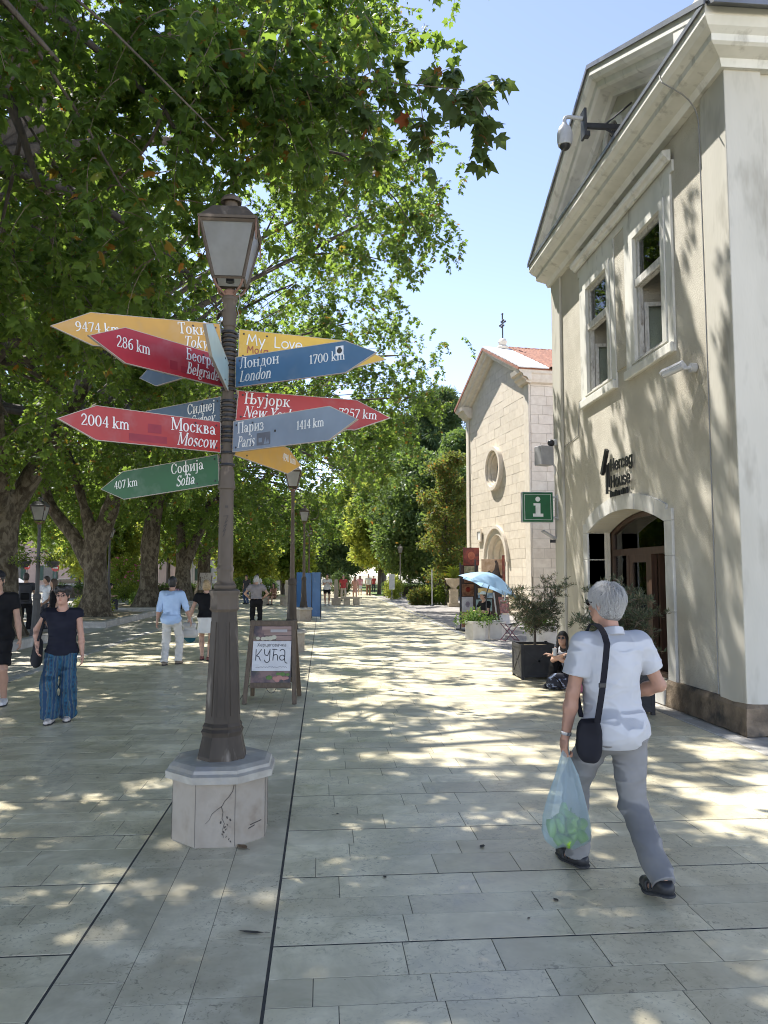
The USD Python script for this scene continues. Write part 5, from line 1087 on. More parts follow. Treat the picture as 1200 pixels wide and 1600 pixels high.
# portal: four receding orders, steps, dark door
for k in range(4):
    ro, ri = pr - .24 * k, pr - .24 * (k + 1); y0 = -.05 + .24 * k
    if k == 0: ro = pr + .10
    rg_ = arch(px_, ro, 2.45).difference(arch(px_, ri + .03, 2.45)); part(C, 'portal_order', front(rg_, y0, .62), ASHT)
    for s in (-1, 1):
        part(C, 'colonnette', mv(lathe([(.075, .2), (.075, .34), (.055, .38), (.055, 2.2), (.08, 2.3), (.09, 2.42)], 10), px_ + s * (ri + .07), y0 + .02, 0), ASHT, smooth=30)
part(C, 'portal_hood', front(arch(px_, pr + .22, 2.45).difference(arch(px_, pr + .08, 2.45)).intersection(sbox(0, 2.3, CW, 9)), -.14, .13), ASHT)
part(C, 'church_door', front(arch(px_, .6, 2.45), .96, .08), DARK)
for k in range(3): part(C, 'step', bx(px_ - 1.9 - .3 * (2 - k), px_ + 1.9 + .3 * (2 - k), -.35 - .32 * (2 - k), .9 + k * .003, 0, .15 * (k + 1), .01), ASHT)
# round window
for k, (ro, ri, y0, t) in enumerate(((1.02, .86, -.20, .26), (.90, .76, -.10, .3), (.80, .66, .03, .35))):
    part(C, 'round_window_moulding', front(Point(CW / 2, 6.65).buffer(ro, 24).difference(Point(CW / 2, 6.65).buffer(ri, 24)), y0, t), ASHT)
part(C, 'round_window_pane', front(Point(CW / 2, 6.65).buffer(.70, 24), .32, .02), flat('old_window_glass', (.10, .12, .13), .15))
# corner strip, kneelers, raking cornices
part(C, 'corner_strip', bx(.0, .42, -.075, -.016, 0, 9.7, .01), ASHT); part(C, 'corner_strip', bx(CW - .5, CW + .03, -.05, -.016, 0, 9.7, .01), ASHT)
KP = [(0, 9.68), (.18, 9.74), (.26, 9.86), (.36, 9.92), (.40, 10.05), (.50, 10.10), (.54, 10.28), (0, 10.28)]
for x0, x1 in ((-.18, .75), (CW - .75, CW + .18)):
    me = sweep([(x0, 0, 0), (x1, 0, 0)], KP); me2 = TM(np.array(me.vertices) * [1, 1, 1], me.faces)
    part(C, 'kneeler', me2, ASHT)
part(C, 'eave_cornice', sweep([(CW, -.0, 0), (CW, 16, 0)], [(0.015, 9.68), (.14, 9.74), (.2, 9.86), (.24, 10.05), (.30, 10.10), (.30, 10.28), (0.015, 10.28)]), ASHT)
def crake(prof):
    sl = math.atan2(CA + .15 - 10.28, CW / 2 + .3); P = [(-.3, 10.28), (CW / 2, CA + .15), (CW + .3, 10.28)]; V = []
    for x, zz in P:
        for o, dd in prof: V.append([x, -o, zz - dd / math.cos(sl)])
    m = len(prof); F = []
    for i in range(2):
        for j in range(m): k = (j + 1) % m; F += [[i * m + j, i * m + k, (i + 1) * m + k], [i * m + j, (i + 1) * m + k, (i + 1) * m + j]]
    vv, ff = trimesh.creation.triangulate_polygon(Polygon(prof), engine='earcut')
    from scipy.spatial import cKDTree
    ff = cKDTree(np.array(prof)).query(vv)[1][ff]; F += ff.tolist() + (ff[:, ::-1] + 2 * m).tolist()
    me = TM(V, F); me.fix_normals(); return me
part(C, 'raking_cornice', crake([(0.0, .0), (.56, 0), (.56, .10), (.50, .16), (.40, .20), (.36, .30), (.20, .34), (.14, .44), (0.0, .44)]), ASHT)
# roof: lapped white slabs along the gable, red tiles behind
sl = math.atan2(CA + .15 - 10.28, CW / 2 + .3); Ls = (CW / 2 + .35) / math.cos(sl)
for s in (1, -1):
    if s < 0: base = lambda m: TM(np.array(m.vertices) * [-1, 1, 1] + [CW, 0, 0], m.faces[:, ::-1])
    else: base = lambda m: m
    def onslope(m): return base(mv(rot(m, sl, [0, 1, 0]), CW / 2, 0, CA + .17))
    n = 11
    if s > 0:
        for i in range(n):
            m = bx(Ls * i / n, Ls * (i + 1) / n + .06, -.58, .72, .0, .045); m = rot(m, -.09, [0, 1, 0], (Ls * (i + 1) / n, 0, 0)) if False else mv(m, 0, 0, .0); m = rot(m, .055, [0, 1, 0], (Ls * i / n, 0, 0)); part(C, 'roof_slab', onslope(mv(m, 0, 0, .035)), MARB)
        q = []
        for i in range(15):
            for j in range(62):
                t = lathe([(.085, 0), (.072, Ls / 15 + .05)], 8, caps=False); t = rot(t, PI / 2 + .05, [0, 1, 0]); q.append(mv(t, Ls * i / 15, 0.82 + j * .165, .05 + rc.uniform(0, .015)))
        part(C, 'roof_tiles', onslope(cat(q)), TILE, kind='stuff', smooth=True)
    part(C, 'roof_deck', onslope(bx(0.02, Ls - .02, -.60, 16.2, -.10, -.004 if s > 0 else .04)), TILE)
part(C, 'ridge_tiles', cat([mv(rot(lathe([(.13, 0), (.11, .42)], 10), -PI / 2, [1, 0, 0]), CW / 2, .75 + .4 * j, CA + .2) for j in range(24)]), TILE, kind='stuff')
part(C, 'finial', mv(lathe([(.22, 0), (.28, .1), (.16, .2), (.22, .35), (.14, .5), (.0, .56)], 12), CW / 2 + .05, .42, CA + .15), ASHT, smooth=40)
cr = sub_xform(C, 'roof_cross'); cz = CA + .7
part(cr, 'cross_bars', cat(bx(CW / 2 + .025, CW / 2 + .075, -.125 + .52, -.075 + .52, cz, cz + 1.15), bx(CW / 2 - .27, CW / 2 + .37, -.123 + .52, -.077 + .52, cz + .68, cz + .73)), IRON)

for dx, dz in ((-.33, .705), (.33, .705), (0, 1.17), (-.12, .83), (.12, .83), (.12, .58), (-.12, .58)): part(cr, 'cross_knob', sphere((CW / 2 + .05 + dx, .42, cz + dz), .055, 1), IRON)
pq = thing('wall_plaque', 'small framed plaque on the church front left of the portal', 'plaque', (7.47 + .134 * 1.95 - .06, 39.1 - .991 * 1.95, 3.63), math.radians(-82.3))
part(pq, 'frame', front(sbox(-.30, -.30, .30, .30).difference(sbox(-.22, -.2, .22, .2)), -.06, .06), ASHT); part(pq, 'tablet', front(sbox(-.219, -.199, .219, .199), -.03, .02), MARB)
rl = thing('churchyard_railing', 'low dark iron railing on a stone base beside the church corner', 'railing', (8.75, 30.2, 0))
part(rl, 'base', bx(0, 2.4, -.12, .12, -.05, .42, .01), ASHT)
part(rl, 'rail', bx(0, 2.4, -.02, .02, .52, .55), IRON); part(rl, 'rail', bx(0, 2.4, -.02, .02, 1.22, 1.25), IRON)
for i in range(17): part(rl, 'bar', bx(.06 + i * .142, .078 + i * .142, -.009, .009, .42, 1.36), IRON)
bwall = thing('pale_rear_house', 'sliver of pale yellow house wall between the church and the rendered house', 'house', (9.9, 20.5, 0))
part(bwall, 'wall', bx(-.6, 5, 0, 7, 0, 4.6), mat('pale_yellow_render', (.52, .46, .34), (.58, .52, .40), scale=2, rough=.9)); part(bwall, 'roof', rot(bx(-.9, 5.2, -.3, 7.3, 4.6, 4.75), -.12, [0, 1, 0], (0, 0, 4.6)), TILE)

# ================================================================ houses, cars and signs beyond the park, on the left
HW = mat('far_house_white', (.52, .50, .46), (.60, .58, .54), scale=1.5, rough=.9); HP = mat('far_house_pink', (.50, .36, .30), (.56, .42, .35), scale=1.5, rough=.9); SHUT = flat('green_shutter', (.05, .10, .07), .6); FGL = flat('far_window_glass', (.06, .07, .08), .15)
def far_house(label, x, y, w, d, h, wallm, cols, rows, seed, roofh=1.6):
    t = thing('town_house', label, 'house', (x, y, 0)); part(t, 'wall', bx(0, w, 0, d, 0, h), wallm); part(t, 'roof', TM([[-.4, -.4, h], [w + .4, -.4, h], [w + .4, d + .4, h], [-.4, d + .4, h], [w * .2, d / 2, h + roofh], [w * .8, d / 2, h + roofh]], [[0, 1, 5], [0, 5, 4], [1, 2, 5], [2, 3, 4], [2, 4, 5], [3, 0, 4], [0, 2, 1], [0, 3, 2]]), TILE)
    part(t, 'string_course', bx(-.05, w + .05, -.08, -.001, h * .5 - .1, h * .5 + .05), ASHT)
    for r in range(rows):
        for c in range(cols):
            cx = w * (c + .5) / cols; z0 = h * (r + .28) / rows; wn = sub_xform(t, 'window')
            part(wn, 'surround', bx(cx - .62, cx + .62, -.06, -.002, z0 - .1, z0 + 1.65), ASHT); part(wn, 'pane', bx(cx - .46, cx + .46, -.08, -.061, z0, z0 + 1.5), FGL)
            part(wn, 'shutter', bx(cx - .95, cx - .47, -.11, -.062, z0, z0 + 1.5), SHUT); part(wn, 'shutter', bx(cx + .47, cx + .95, -.11, -.062, z0, z0 + 1.5), SHUT)
    return t
far_house('white town house with green shutters beyond the parked cars, far left', -52, 76, 17, 9, 8.5, HW, 6, 2, 1)
far_house('pinkish town house with green shutters seen between two plane trunks', -33, 82, 16, 9, 8.0, HP, 5, 2, 2)
far_house('pale town house with green shutters seen right of the pale mottled trunk', -15.5, 92, 12, 9, 7.0, HW, 4, 2, 3)
CARW = flat('car_white_paint', (.62, .62, .62), .25, coat=.6); CARS = flat('car_silver_paint', (.32, .33, .35), .25, coat=.6); CARG = flat('car_glass', (.02, .024, .028), .06); TYRE = flat('tyre_rubber', (.02, .02, .02), .8); RIM = flat('wheel_rim', (.4, .4, .42), .35, metal=.6)
def car(label, x, y, paint, yaw=0):
    t = thing('parked_car', label, 'car', (x, y, 0), yaw, None)
    side = Polygon([(-2.1, .35), (-2.12, .72), (-1.95, .86), (-1.1, .95), (-.55, 1.38), (.75, 1.42), (1.45, .98), (2.05, .92), (2.12, .6), (2.1, .35)]).difference(union_all([Point(-1.3, .32).buffer(.36), Point(1.3, .32).buffer(.36)])).buffer(-.03).buffer(.03)
    m = onto(prism(side, 1.64), (0, .82, 0), (1, 0, 0), (0, 0, 1)); part(t, 'body', m, paint)
    gl_ = Polygon([(-1.0, .97), (-.52, 1.33), (.72, 1.36), (1.3, 1.0)])
    for s in (-1, 1): part(t, 'side_window', onto(prism(gl_, .006), (0, s * .826 + (.006 if s > 0 else 0), 0), (1, 0, 0), (0, 0, 1)), CARG)
    part(t, 'windscreen', cat(bx(-1.12, -1.10, -.7, .7, .95, .96), rot(bx(-.03, .55, -.7, .7, 0, .012), -.69, [0, 1, 0]).apply_translation([-1.08, 0, .965]) ), CARG)
    for xx in (-1.3, 1.3):
        for s in (-1, 1):
            wl = part(t, 'wheel', mv(rot(lathe([(.2, -.1), (.31, -.1), (.33, -.07), (.33, .07), (.31, .1), (.2, .1)], 18), PI / 2, [1, 0, 0]), xx, s * .74, .33), TYRE, smooth=40); part(wl, 'rim', mv(rot(lathe([(.2, -.085), (.18, -.06), (.18, .06), (.2, .085)], 12), PI / 2, [1, 0, 0]), xx, s * .76, .33), RIM)
    for s in (-1, 1): part(t, 'headlight', bx(-2.14, -2.07, s * .6 - .16, s * .6 + .16, .66, .78, .02), flat('lamp_glass', (.6, .6, .58), .1)); part(t, 'tail_light', bx(2.06, 2.14, s * .6 - .14, s * .6 + .14, .7, .85, .02), flat('tail_red', (.3, .01, .01), .2))
    return t
car('white parked car glimpsed at the far left between trunk and people', -25.5, 64.5, CARW)
car('silver parked car glimpsed left of the forked plane trunk', -20.6, 64.6, CARS)
car('white parked car glimpsed right of the forked plane trunk', -15.6, 64.5, CARW)
def road_sign(label, x, y, zc, r):
    t = thing('road_sign', label, 'sign', (x, y, 0)); part(t, 'pole', tube([(0, .03, 0), (0, .03, zc + r)], .03, 8), ZINC)
    part(t, 'disc', rot(lathe([(r, -.006), (r, .006)], 24), PI / 2, [1, 0, 0]).apply_translation([0, 0, zc]), flat('sign_disc_red', (.45, .03, .03), .4)); part(t, 'white_bar', bx(-r * .7, r * .7, -.012, -.0065, zc - r * .17, zc + r * .17), SWH)
road_sign('round red no entry sign with white bar beyond the park', -15.1, 45, 2.1, .21)
road_sign('smaller round red no entry sign at the far left of the park', -22.2, 60, 2.3, .22)

# ================================================================ trees behind
tree('cedar_tree', 'tall dark cedar rising highest behind the church', 10.4, 72, 18.8, 3.9, 4, LF_DARK, CL_NEEDLE, 1150, 51, .45, 'column', lobes=22)
tree('evergreen_tree', 'broad dark evergreen with dense low crown left of the church', 8.6, 58, 11.0, 4.6, 1.0, LF_EVER, CL_OVAL, 2400, 52, .5, lobes=18)
tree('evergreen_tree', 'dark evergreen against the church corner behind the bronze tree', 12.2, 60, 14.0, 3.8, 2, LF_EVER, CL_OVAL, 1500, 53, .4)
tree('park_tree', 'light green tree behind the dark evergreen, left of its top', 6.8, 86, 20, 5.6, 3, LF_MID, CL_OVAL, 1800, 54, .4, smin=1.0, smax=1.7)
tree('park_tree', 'yellow-green young tree lit by the sun at the end of the promenade', 5.0, 68, 10.5, 2.8, 1.8, LF_LIGHT, CL_OVAL, 1100, 55, .2)
tree('bronze_tree', 'slender tree with bronze and green leaves beside the church front', 7.1, 43.5, 8.6, 1.5, .9, LF_BROWN, CL_OVAL, 420, 56, .16, 'column', smin=.45, smax=.8)
rt = random.Random(4)
for i, (x, y, h, r, m_, lab) in enumerate(((-3.5, 88, 11, 4.5, LF_MID, 'mid green park tree closing the promenade left of its far end'), (2.2, 104, 13, 5, LF_LIGHT, 'pale sunlit park tree straight above the far end of the promenade'), (9, 112, 14, 5.5, LF_MID, 'park tree behind the light green one, far right of the promenade end'), (-9, 100, 13, 5, LF_LIGHT, 'pale park tree far behind the blue panels'),
        (-6.1, 62, 5.2, 2.3, LF_LIGHT, 'low round pale tree just right of the signpost shaft'), (-3.4, 67, 6.0, 2.4, LF_MID, 'low round green tree behind the blue panels'), (-15.5, 55, 6.5, 2.6, LF_LIGHT, 'sunlit small tree between the split trunk and the mottled trunk'), (3.4, 125, 10, 6.0, LF_MID, 'low broad park tree filling the gap at the end of the promenade'), (1.6, 82, 8, 2.4, LF_DARK, 'dark narrow tree at the very end of the promenade'),
        (-25, 46, 13, 5, LF_LIGHT, 'pale park tree in the far left background'), (-19, 62, 12, 4.6, LF_MID, 'park tree behind the road on the left'), (-14.5, 74, 12, 4.5, LF_LIGHT, 'pale park tree behind the two-stemmed plane'))):
    tree('park_tree', lab, x, y, h, r, 1.2 if h < 9 else 2.6, m_, CL_OVAL, int(420 + r * r * 34), 60 + i, .22, lobes=14)
for i in range(9):
    x = -60 + i * 15 + rt.uniform(-3, 3); y = 150 + rt.uniform(-8, 8)
    tree('distant_tree', None, x, y, rt.uniform(13, 17), 8.5, .6, [LF_MID, LF_LIGHT, LF_DARK][i % 3], CL_OVAL, 700, 90 + i, .4, smin=1.5, smax=2.6, group='trees at the far end of the park'); 
for i in range(9):
    p = stage.GetPrimAtPath('/World/distant_tree' + ('' if i == 0 else f'_{i:03d}')); meta(p, 'distant park tree in the row that closes the view', 'tree')
def shrub(label, x, y, h, r, m_, seed, n=60, protos=None, flowers=None, name='shrub'):
    rng = np.random.default_rng(seed); t = thing(name, label, 'shrub', (x, y, 0)); d = rng.normal(size=(n, 3)); d /= np.linalg.norm(d, axis=1, keepdims=True); P = d * [r, r, h * .5] * (rng.uniform(.4, 1, n) ** .4)[:, None] + [0, 0, h * .52]; P = P[P[:, 2] > .05]
    part(t, 'stems', cat([tube([(0, 0, -.02), (math.cos(a) * r * .5, math.sin(a) * r * .5, h * .7)], [.02, .008], 5) for a in rng.random(5) * 2 * PI]), DBARK)
    scatter(t, 'foliage', protos or CL_SMALL, P, rng, m_, .8, 1.4, tilt=1.0)
    if flowers: part(t, 'blossoms', cat([sphere(p * [1.02, 1.02, 1.02], .07, 1, (1, 1, .7)) for p in P[rng.choice(len(P), min(len(P), 90), False)] if p[2] > h * .35]), flowers, kind='stuff')
    return t
PINK = flat('pink_blossom', (.55, .10, .24), .7)
shrub('pink flowering oleander bush beyond the raised bed', -12.6, 50, 2.9, 1.35, LF_MID, 1, 240, CL_SMALL, PINK, 'oleander_bush')
for i, (x, y, h, r, m_, lab) in enumerate(((5.45, 44, .8, .5, LF_BROWN, 'small reddish shrub leftmost beside the forecourt'), (6.1, 44.5, .95, .6, LF_LIGHT, 'bright green shrub in the middle of three by the forecourt'), (6.9, 44, 1.0, .6, LF_MID, 'green shrub at the foot of the stone urn'), (-5.6, 57, 1.5, 1.0, LF_HEDGE, 'clipped round bush behind the old man on the left'), (-4.2, 58, 1.3, .9, LF_HEDGE, 'clipped bush between the seated woman and the blue panels'), (1.4, 60, 1.9, .8, LF_DARK, 'dark clipped bush by the benches at the end of the promenade'), (5.0, 54, 1.6, .55, LF_LIGHT, 'pale bush at the foot of the distant lamp'), (-9.6, 33.5, .8, .7, LF_LIGHT, 'low pale green plants in the bed beside the forked plane'), (-9.4, 41.5, .7, .6, LF_HEDGE, 'low green plants in the bed beside the pale trunk'))):
    shrub(lab, x, y, h, r, m_, 10 + i, int(60 + r * 90), CL_SMALL)
hg = thing('clipped_hedge', 'long low clipped hedge across the park behind the trunks', 'hedge', (-20, 58.5, 0)); rng = np.random.default_rng(8)
part(hg, 'core', bx(0, 13, -.3, .3, 0, .75), DBARK); scatter(hg, 'foliage', CL_SMALL, np.stack([rng.uniform(0, 13, 800), rng.uniform(-.4, .4, 800), rng.uniform(.1, .95, 800)], 1), rng, LF_HEDGE, .9, 1.3, tilt=1.0)
hg = thing('clipped_hedge', 'low clipped hedge to the right of the promenade end', 'hedge', (4.8, 60.5, 0)); part(hg, 'core', bx(0, 9, -.3, .3, 0, .75), DBARK); scatter(hg, 'foliage', CL_SMALL, np.stack([rng.uniform(0, 9, 600), rng.uniform(-.4, .4, 600), rng.uniform(.1, .95, 600)], 1), rng, LF_HEDGE, .9, 1.3, tilt=1.0)
# ================================================================ people
SKINM = {}
def skin(name, c): return mat('skin_' + name, c, tuple(x * .86 for x in c), scale=14, rough=.5, spec=.35)
def cloth(name, c, c2=None, **k):
    k = {**dict(rough=.85, bump=.25, bscale=55, bdist=.004, sheen=.02, spec=.12), **k}; return mat('cloth_' + name, c, c2 or tuple(x * .85 for x in c), scale=k.pop('scale', 5), **k)
def ik(a, b, la, lb, pole):
    a, b = np.asarray(a, float), np.asarray(b, float); d = b - a; L_ = np.linalg.norm(d); L2 = min(L_, (la + lb) * .999); d = d / L_
    x = (la * la - lb * lb + L2 * L2) / (2 * L2); h = math.sqrt(max(0, la * la - x * x)); p = np.asarray(pole, float); p = p - d * (p @ d); p /= np.linalg.norm(p) + 1e-9
    return a + d * x + p * h, a + d * L2
def person(label, loc, heading, H, foot_l=(-.10, .0), foot_r=(.10, .0), hand_l=None, hand_r=None, elbow_l=(-.3, -.5, 0), elbow_r=(.3, -.5, 0), lean=.03, drop=0.0, girth=1.0, head_yaw=0.0, head_pitch=0.0,
           skin_c=(.42, .26, .18), hair='short', hair_c=(.03, .02, .015), top='tee', top_m=None, bottom='trousers', bottom_m=None, shoe_m=None, hem=.86, res=.014, fingers=False, heel_l=0.0, heel_r=0.0, glasses=None, hat=None, seat=None, knees=None, sleeve=.55, group=None, shoe_kind='shoe', fist=False, toe_l=None, toe_r=None, fold=1.0, cut_short=.35, neckline=.085):
    t = thing('person', label, 'person', (loc[0], loc[1], loc[2] if len(loc) > 2 else 0), heading, group); s = H / 1.75
    SK = skin('%d_%d' % (round(skin_c[0] * 100), round(skin_c[1] * 100)), skin_c)
    cl, sl_ = math.cos(lean), math.sin(lean); z0 = .93 - drop
    def T(p):
        p = np.asarray(p, float); y, z = p[1], p[2] - .93; return np.array([p[0], y * cl + z * sl_, z0 + z * cl - y * sl_])
    RL = np.array([[1, 0, 0], [0, cl, -sl_], [0, sl_, cl]]).T
    shl, shr = T((-.185 * (.6 + .4 * girth), 0, 1.405)), T((.185 * (.6 + .4 * girth), 0, 1.405)); hpl, hpr = T((-.092 * girth, 0, .90)), T((.092 * girth, 0, .90))
    def ankle(f, heel): return np.array([f[0], f[1], (f[2] if len(f) > 2 else 0) + .085 + heel])
    al, ar = ankle(foot_l, heel_l), ankle(foot_r, heel_r)
    kl, al = ik(hpl, al, .44, .43, (knees or ((-.15, 1, .1), (.15, 1, .1)))[0]); kr, ar = ik(hpr, ar, .44, .43, (knees or ((-.15, 1, .1), (.15, 1, .1)))[1])
    wl = T((-.25 * girth, .05, .88)) if hand_l is None else np.asarray(hand_l, float); wr = T((.25 * girth, .05, .88)) if hand_r is None else np.asarray(hand_r, float)
    el, wl = ik(shl, wl, .29, .255, elbow_l); er, wr = ik(shr, wr, .29, .255, elbow_r)
    allp = np.array([shl, shr, hpl, hpr, al, ar, kl, kr, wl, wr, el, er, T((0, 0, 1.78))]); lo, hi = allp.min(0) - .27, allp.max(0) + .27; lo[2] = max(lo[2], -.02 if seat is None else lo[2])
    Fd = lambda e=0: Field(lo - e, hi + e, res)
    g = girth
    def torso(f, e, k=.06):
        f.ell(T((0, .0, 1.27)), ((.16 + e) * g, .112 * g + e, .20), k, R=RL); f.cone(T((-.12 * g, -.005, 1.385)), T((.12 * g, -.005, 1.385)), .072 + e * .8, .072 + e * .8, k)
        f.ell(T((0, .012 * g, 1.07)), ((.145 + e) * g, (.112 + e) * g, .17), k, R=RL); f.ell(T((0, -.01, .93)), ((.165 + e) * g, .122 * g + e, .13), k, R=RL)
    # body: one skin from crown to sole
    f = Fd(); torso(f, -.01)
    hc = T((0, .035, 1.63)); cy_, sy_ = math.cos(head_yaw), math.sin(head_yaw); HR = np.array([[cy_, -sy_, 0], [sy_, cy_, 0], [0, 0, 1]]); cp, sp_ = math.cos(head_pitch), math.sin(head_pitch); HR = HR @ np.array([[1, 0, 0], [0, cp, sp_], [0, -sp_, cp]])
    hp = lambda x, y, z: hc + HR @ np.array([x, y, z])
    f.cone(T((0, -.01, 1.40)), hp(0, -.015, -.07), .062, .054, .03)
    f.ell(hp(0, -.012, .025), (.074, .095, .092), .02, R=HR); f.ell(hp(0, .028, -.04), (.058, .062, .075), .035, R=HR); f.ell(hp(0, .055, -.088), (.03, .026, .022), .03, R=HR)
    f.cone(hp(0, .083, .01), hp(0, .103, -.028), .009, .015, .014)
    f.cone(hp(-.045, .072, .026), hp(.045, .072, .026), .012, .012, .02); f.cone(hp(-.022, .084, -.06), hp(.022, .084, -.06), .008, .008, .014)
    for q in (-1, 1): f.ell(hp(q * .033, .084, .008), (.018, .010, .011), .006, sub=True, R=HR); f.ell(hp(q * .076, -.008, -.005), (.011, .020, .033), .008, R=HR)
    for sh, e_, w_, q in ((shl, el, wl, -1), (shr, er, wr, 1)):
        f.cone(sh, e_, .049, .037, .03); f.cone(e_, e_ + (w_ - e_) * .35, .038, .041, .02); f.cone(e_ + (w_ - e_) * .35, w_, .041, .026, .02)
        d = (w_ - e_) / np.linalg.norm(w_ - e_); side = np.cross(d, [0, 1.0, 0]) if abs(d[1]) < .9 else np.cross(d, [0, 0, 1.0]); side /= np.linalg.norm(side); fw = np.cross(side, d)
        # palm edge-on to the side, thumb forward
        fwd = fw if fw[1] > 0 else -fw; inn = np.cross(d, fwd); inn *= np.sign(inn[0]) * -q if abs(inn[0]) > .01 else 1
        pm = w_ + d * .055; f.ell(w_ + d * .05, (.017, .040, .050), .02, R=np.stack([inn, fwd, d], 1))
        for k in range(4):
            r0 = pm + d * .032 + fwd * (.029 - .0195 * k); ln = (.040, .045, .042, .033)[k]; c1 = d * .9 + inn * (.35 if not fist else .55); c2 = d * .5 + inn * .85 if not fist else -d * .1 + inn * 1.0
            c1 /= np.linalg.norm(c1); c2 /= np.linalg.norm(c2); m1 = r0 + c1 * ln; m2 = m1 + c2 * ln * .75; f.cone(r0 - d * .02, m1, .0098, .0088, .004); f.cone(m1, m2, .0088, .0078, .003)
            if fist: c3 = -d * .9 + inn * .1; f.cone(m2, m2 + c3 * ln * .55, .0078, .007, .003)
        tb = w_ + d * .03 + fwd * .03; t1 = tb + (d * .7 + fwd * .6 + inn * .35) * .035; f.cone(tb, t1, .0125, .0105, .008); f.cone(t1, t1 + (d * .8 + inn * .5) * .03, .0105, .0085, .004)
    toes = []
    for hpx, k_, a_, ft, heel, toe in ((hpl, kl, al, foot_l, heel_l, toe_l), (hpr, kr, ar, foot_r, heel_r, toe_r)):
        lw = .72 if bottom in ('trousers', 'wide') else 1.0
        f.cone(hpx, k_, .078 * g * lw, .054 * lw, .04); f.cone(k_, k_ + (a_ - k_) * .35 + np.array([0, -.012 * lw, 0]), .053 * lw, .056 * lw, .03); f.cone(k_ + (a_ - k_) * .35 + np.array([0, -.012 * lw, 0]), a_, .055 * lw, .036 if lw == 1 else .032, .03)
        td = np.asarray(toe if toe is not None else (np.sign(a_[0]) * .12, 1, -heel * 5.0), float); td /= np.linalg.norm(td); toes.append(td)
        ball = a_ + td * .11 + np.array([0, 0, -.045 + (0 if heel == 0 else .0)]); 
        if heel == 0: ball[2] = a_[2] - .055
        f.cone(a_ + np.array([0, -.02, -.04]), ball, .036, .033, .02, flat=None); f.cone(ball, ball + np.array([td[0], td[1], 0]) * .065, .030, .022, .02)
    bm = f.mesh(); bm.vertices[:, 2] = np.maximum(bm.vertices[:, 2], 0.004) if seat is None else bm.vertices[:, 2]
    def put(m): m = m.copy(); m.apply_scale(s); return m
    bpart = part(t, 'body', put(bm), SK, smooth=True)
    # eyes, brows, mouth
    if res <= .0155:
        EYE_ = flat('eye_dark', (.03, .025, .02), .2); LIP = mat('lips_%d' % round(skin_c[0] * 100), tuple(x * y for x, y in zip(skin_c, (.75, .5, .5))), rough=.5)
        for q in (-1, 1): part(t, 'eye', put(sphere(hp(q * .033, .072, .008), .0125, 1)), EYE_, smooth=True)
        part(t, 'mouth', put(tube([hp(-.022, .087, -.058), hp(0, .0945, -.056), hp(.022, .087, -.058)], [.003, .006, .003], 6)), LIP, smooth=True)
        if hair != 'none': part(t, 'brows', put(cat([tube([hp(q * .018, .088, .030), hp(q * .035, .087, .034), hp(q * .052, .074, .028)], [.004, .004, .002], 5) for q in (-1, 1)])), mat('hair_%d_%d' % (round(hair_c[0] * 1000), round(hair_c[2] * 1000)), hair_c, tuple(x * .5 for x in hair_c), scale=30, rough=.5))
    # hair
    if hair != 'none':
        HM = mat('hair_%d_%d' % (round(hair_c[0] * 1000), round(hair_c[2] * 1000)), hair_c, tuple(x * .5 for x in hair_c), scale=30, rough=.5) if ('hair_%d_%d' % (round(hair_c[0] * 1000), round(hair_c[2] * 1000))) in _mat else mat('hair_%d_%d' % (round(hair_c[0] * 1000), round(hair_c[2] * 1000)), hair_c, tuple(x * .55 for x in hair_c), scale=40, rough=.5, bump=.9, bscale=60, bdist=.010, stretch=(3.2, 3.2, .5), detail=3)
        h2 = Field(hc - .30, hc + .22, min(res, .008))
        cutp = [(hp(0, .062, .03), HR @ np.array([0, 1, -.55]))]
        h2.ell(hp(0, -.014, .035), (.084, .105, .098), .0, R=HR, cut=cutp)
        low = -.088 if hair in ('short', 'cap') else -.10
        h2.ell(hp(0, -.034, -.030), (.076, .076, .080), .03, R=HR, cut=[(hp(0, -.004, 0), HR @ np.array([0, 1, .15]))])
        if hair == 'bob': h2.ell(hp(0, -.03, -.045), (.092, .085, .10), .03, R=HR, cut=[(hp(0, .028, 0), HR @ np.array([0, 1, .1]))])
        if hair == 'curly':
            for k in range(26):
                d = np.array([math.cos(k * 2.4), math.sin(k * 2.4) - .25, .25 + .9 * ((k * 7) % 10) / 10]); d /= np.linalg.norm(d); h2.ell(hp(*(np.array([0, -.015, .03]) + d * [.092, .100, .100])), (.036,) * 3, .010, cut=[(hp(0, .088, .045), HR @ np.array([0, 1, -.55]))])
        if hair == 'long':
            h2.cone(hp(0, -.05, .0), hp(0, -.075, -.25), .075, .06, .03, flat=((0, 1, 0), 1.4)); 
            for q in (-1, 1): h2.cone(hp(q * .07, .0, .02), hp(q * .09, .02, -.22), .03, .025, .03)
        if hair == 'bun': h2.ell(hp(0, -.11, .05), (.04, .04, .04), .02)
        if hair != 'long': h2.keep(hp(0, -.05, low), HR @ np.array([0, .35, -1]))
        hm = h2.mesh()
        if len(hm.faces): part(t, 'hair', put(crumple(hm, .006, 28, 2, (1, 1, .3))), HM, smooth=True)
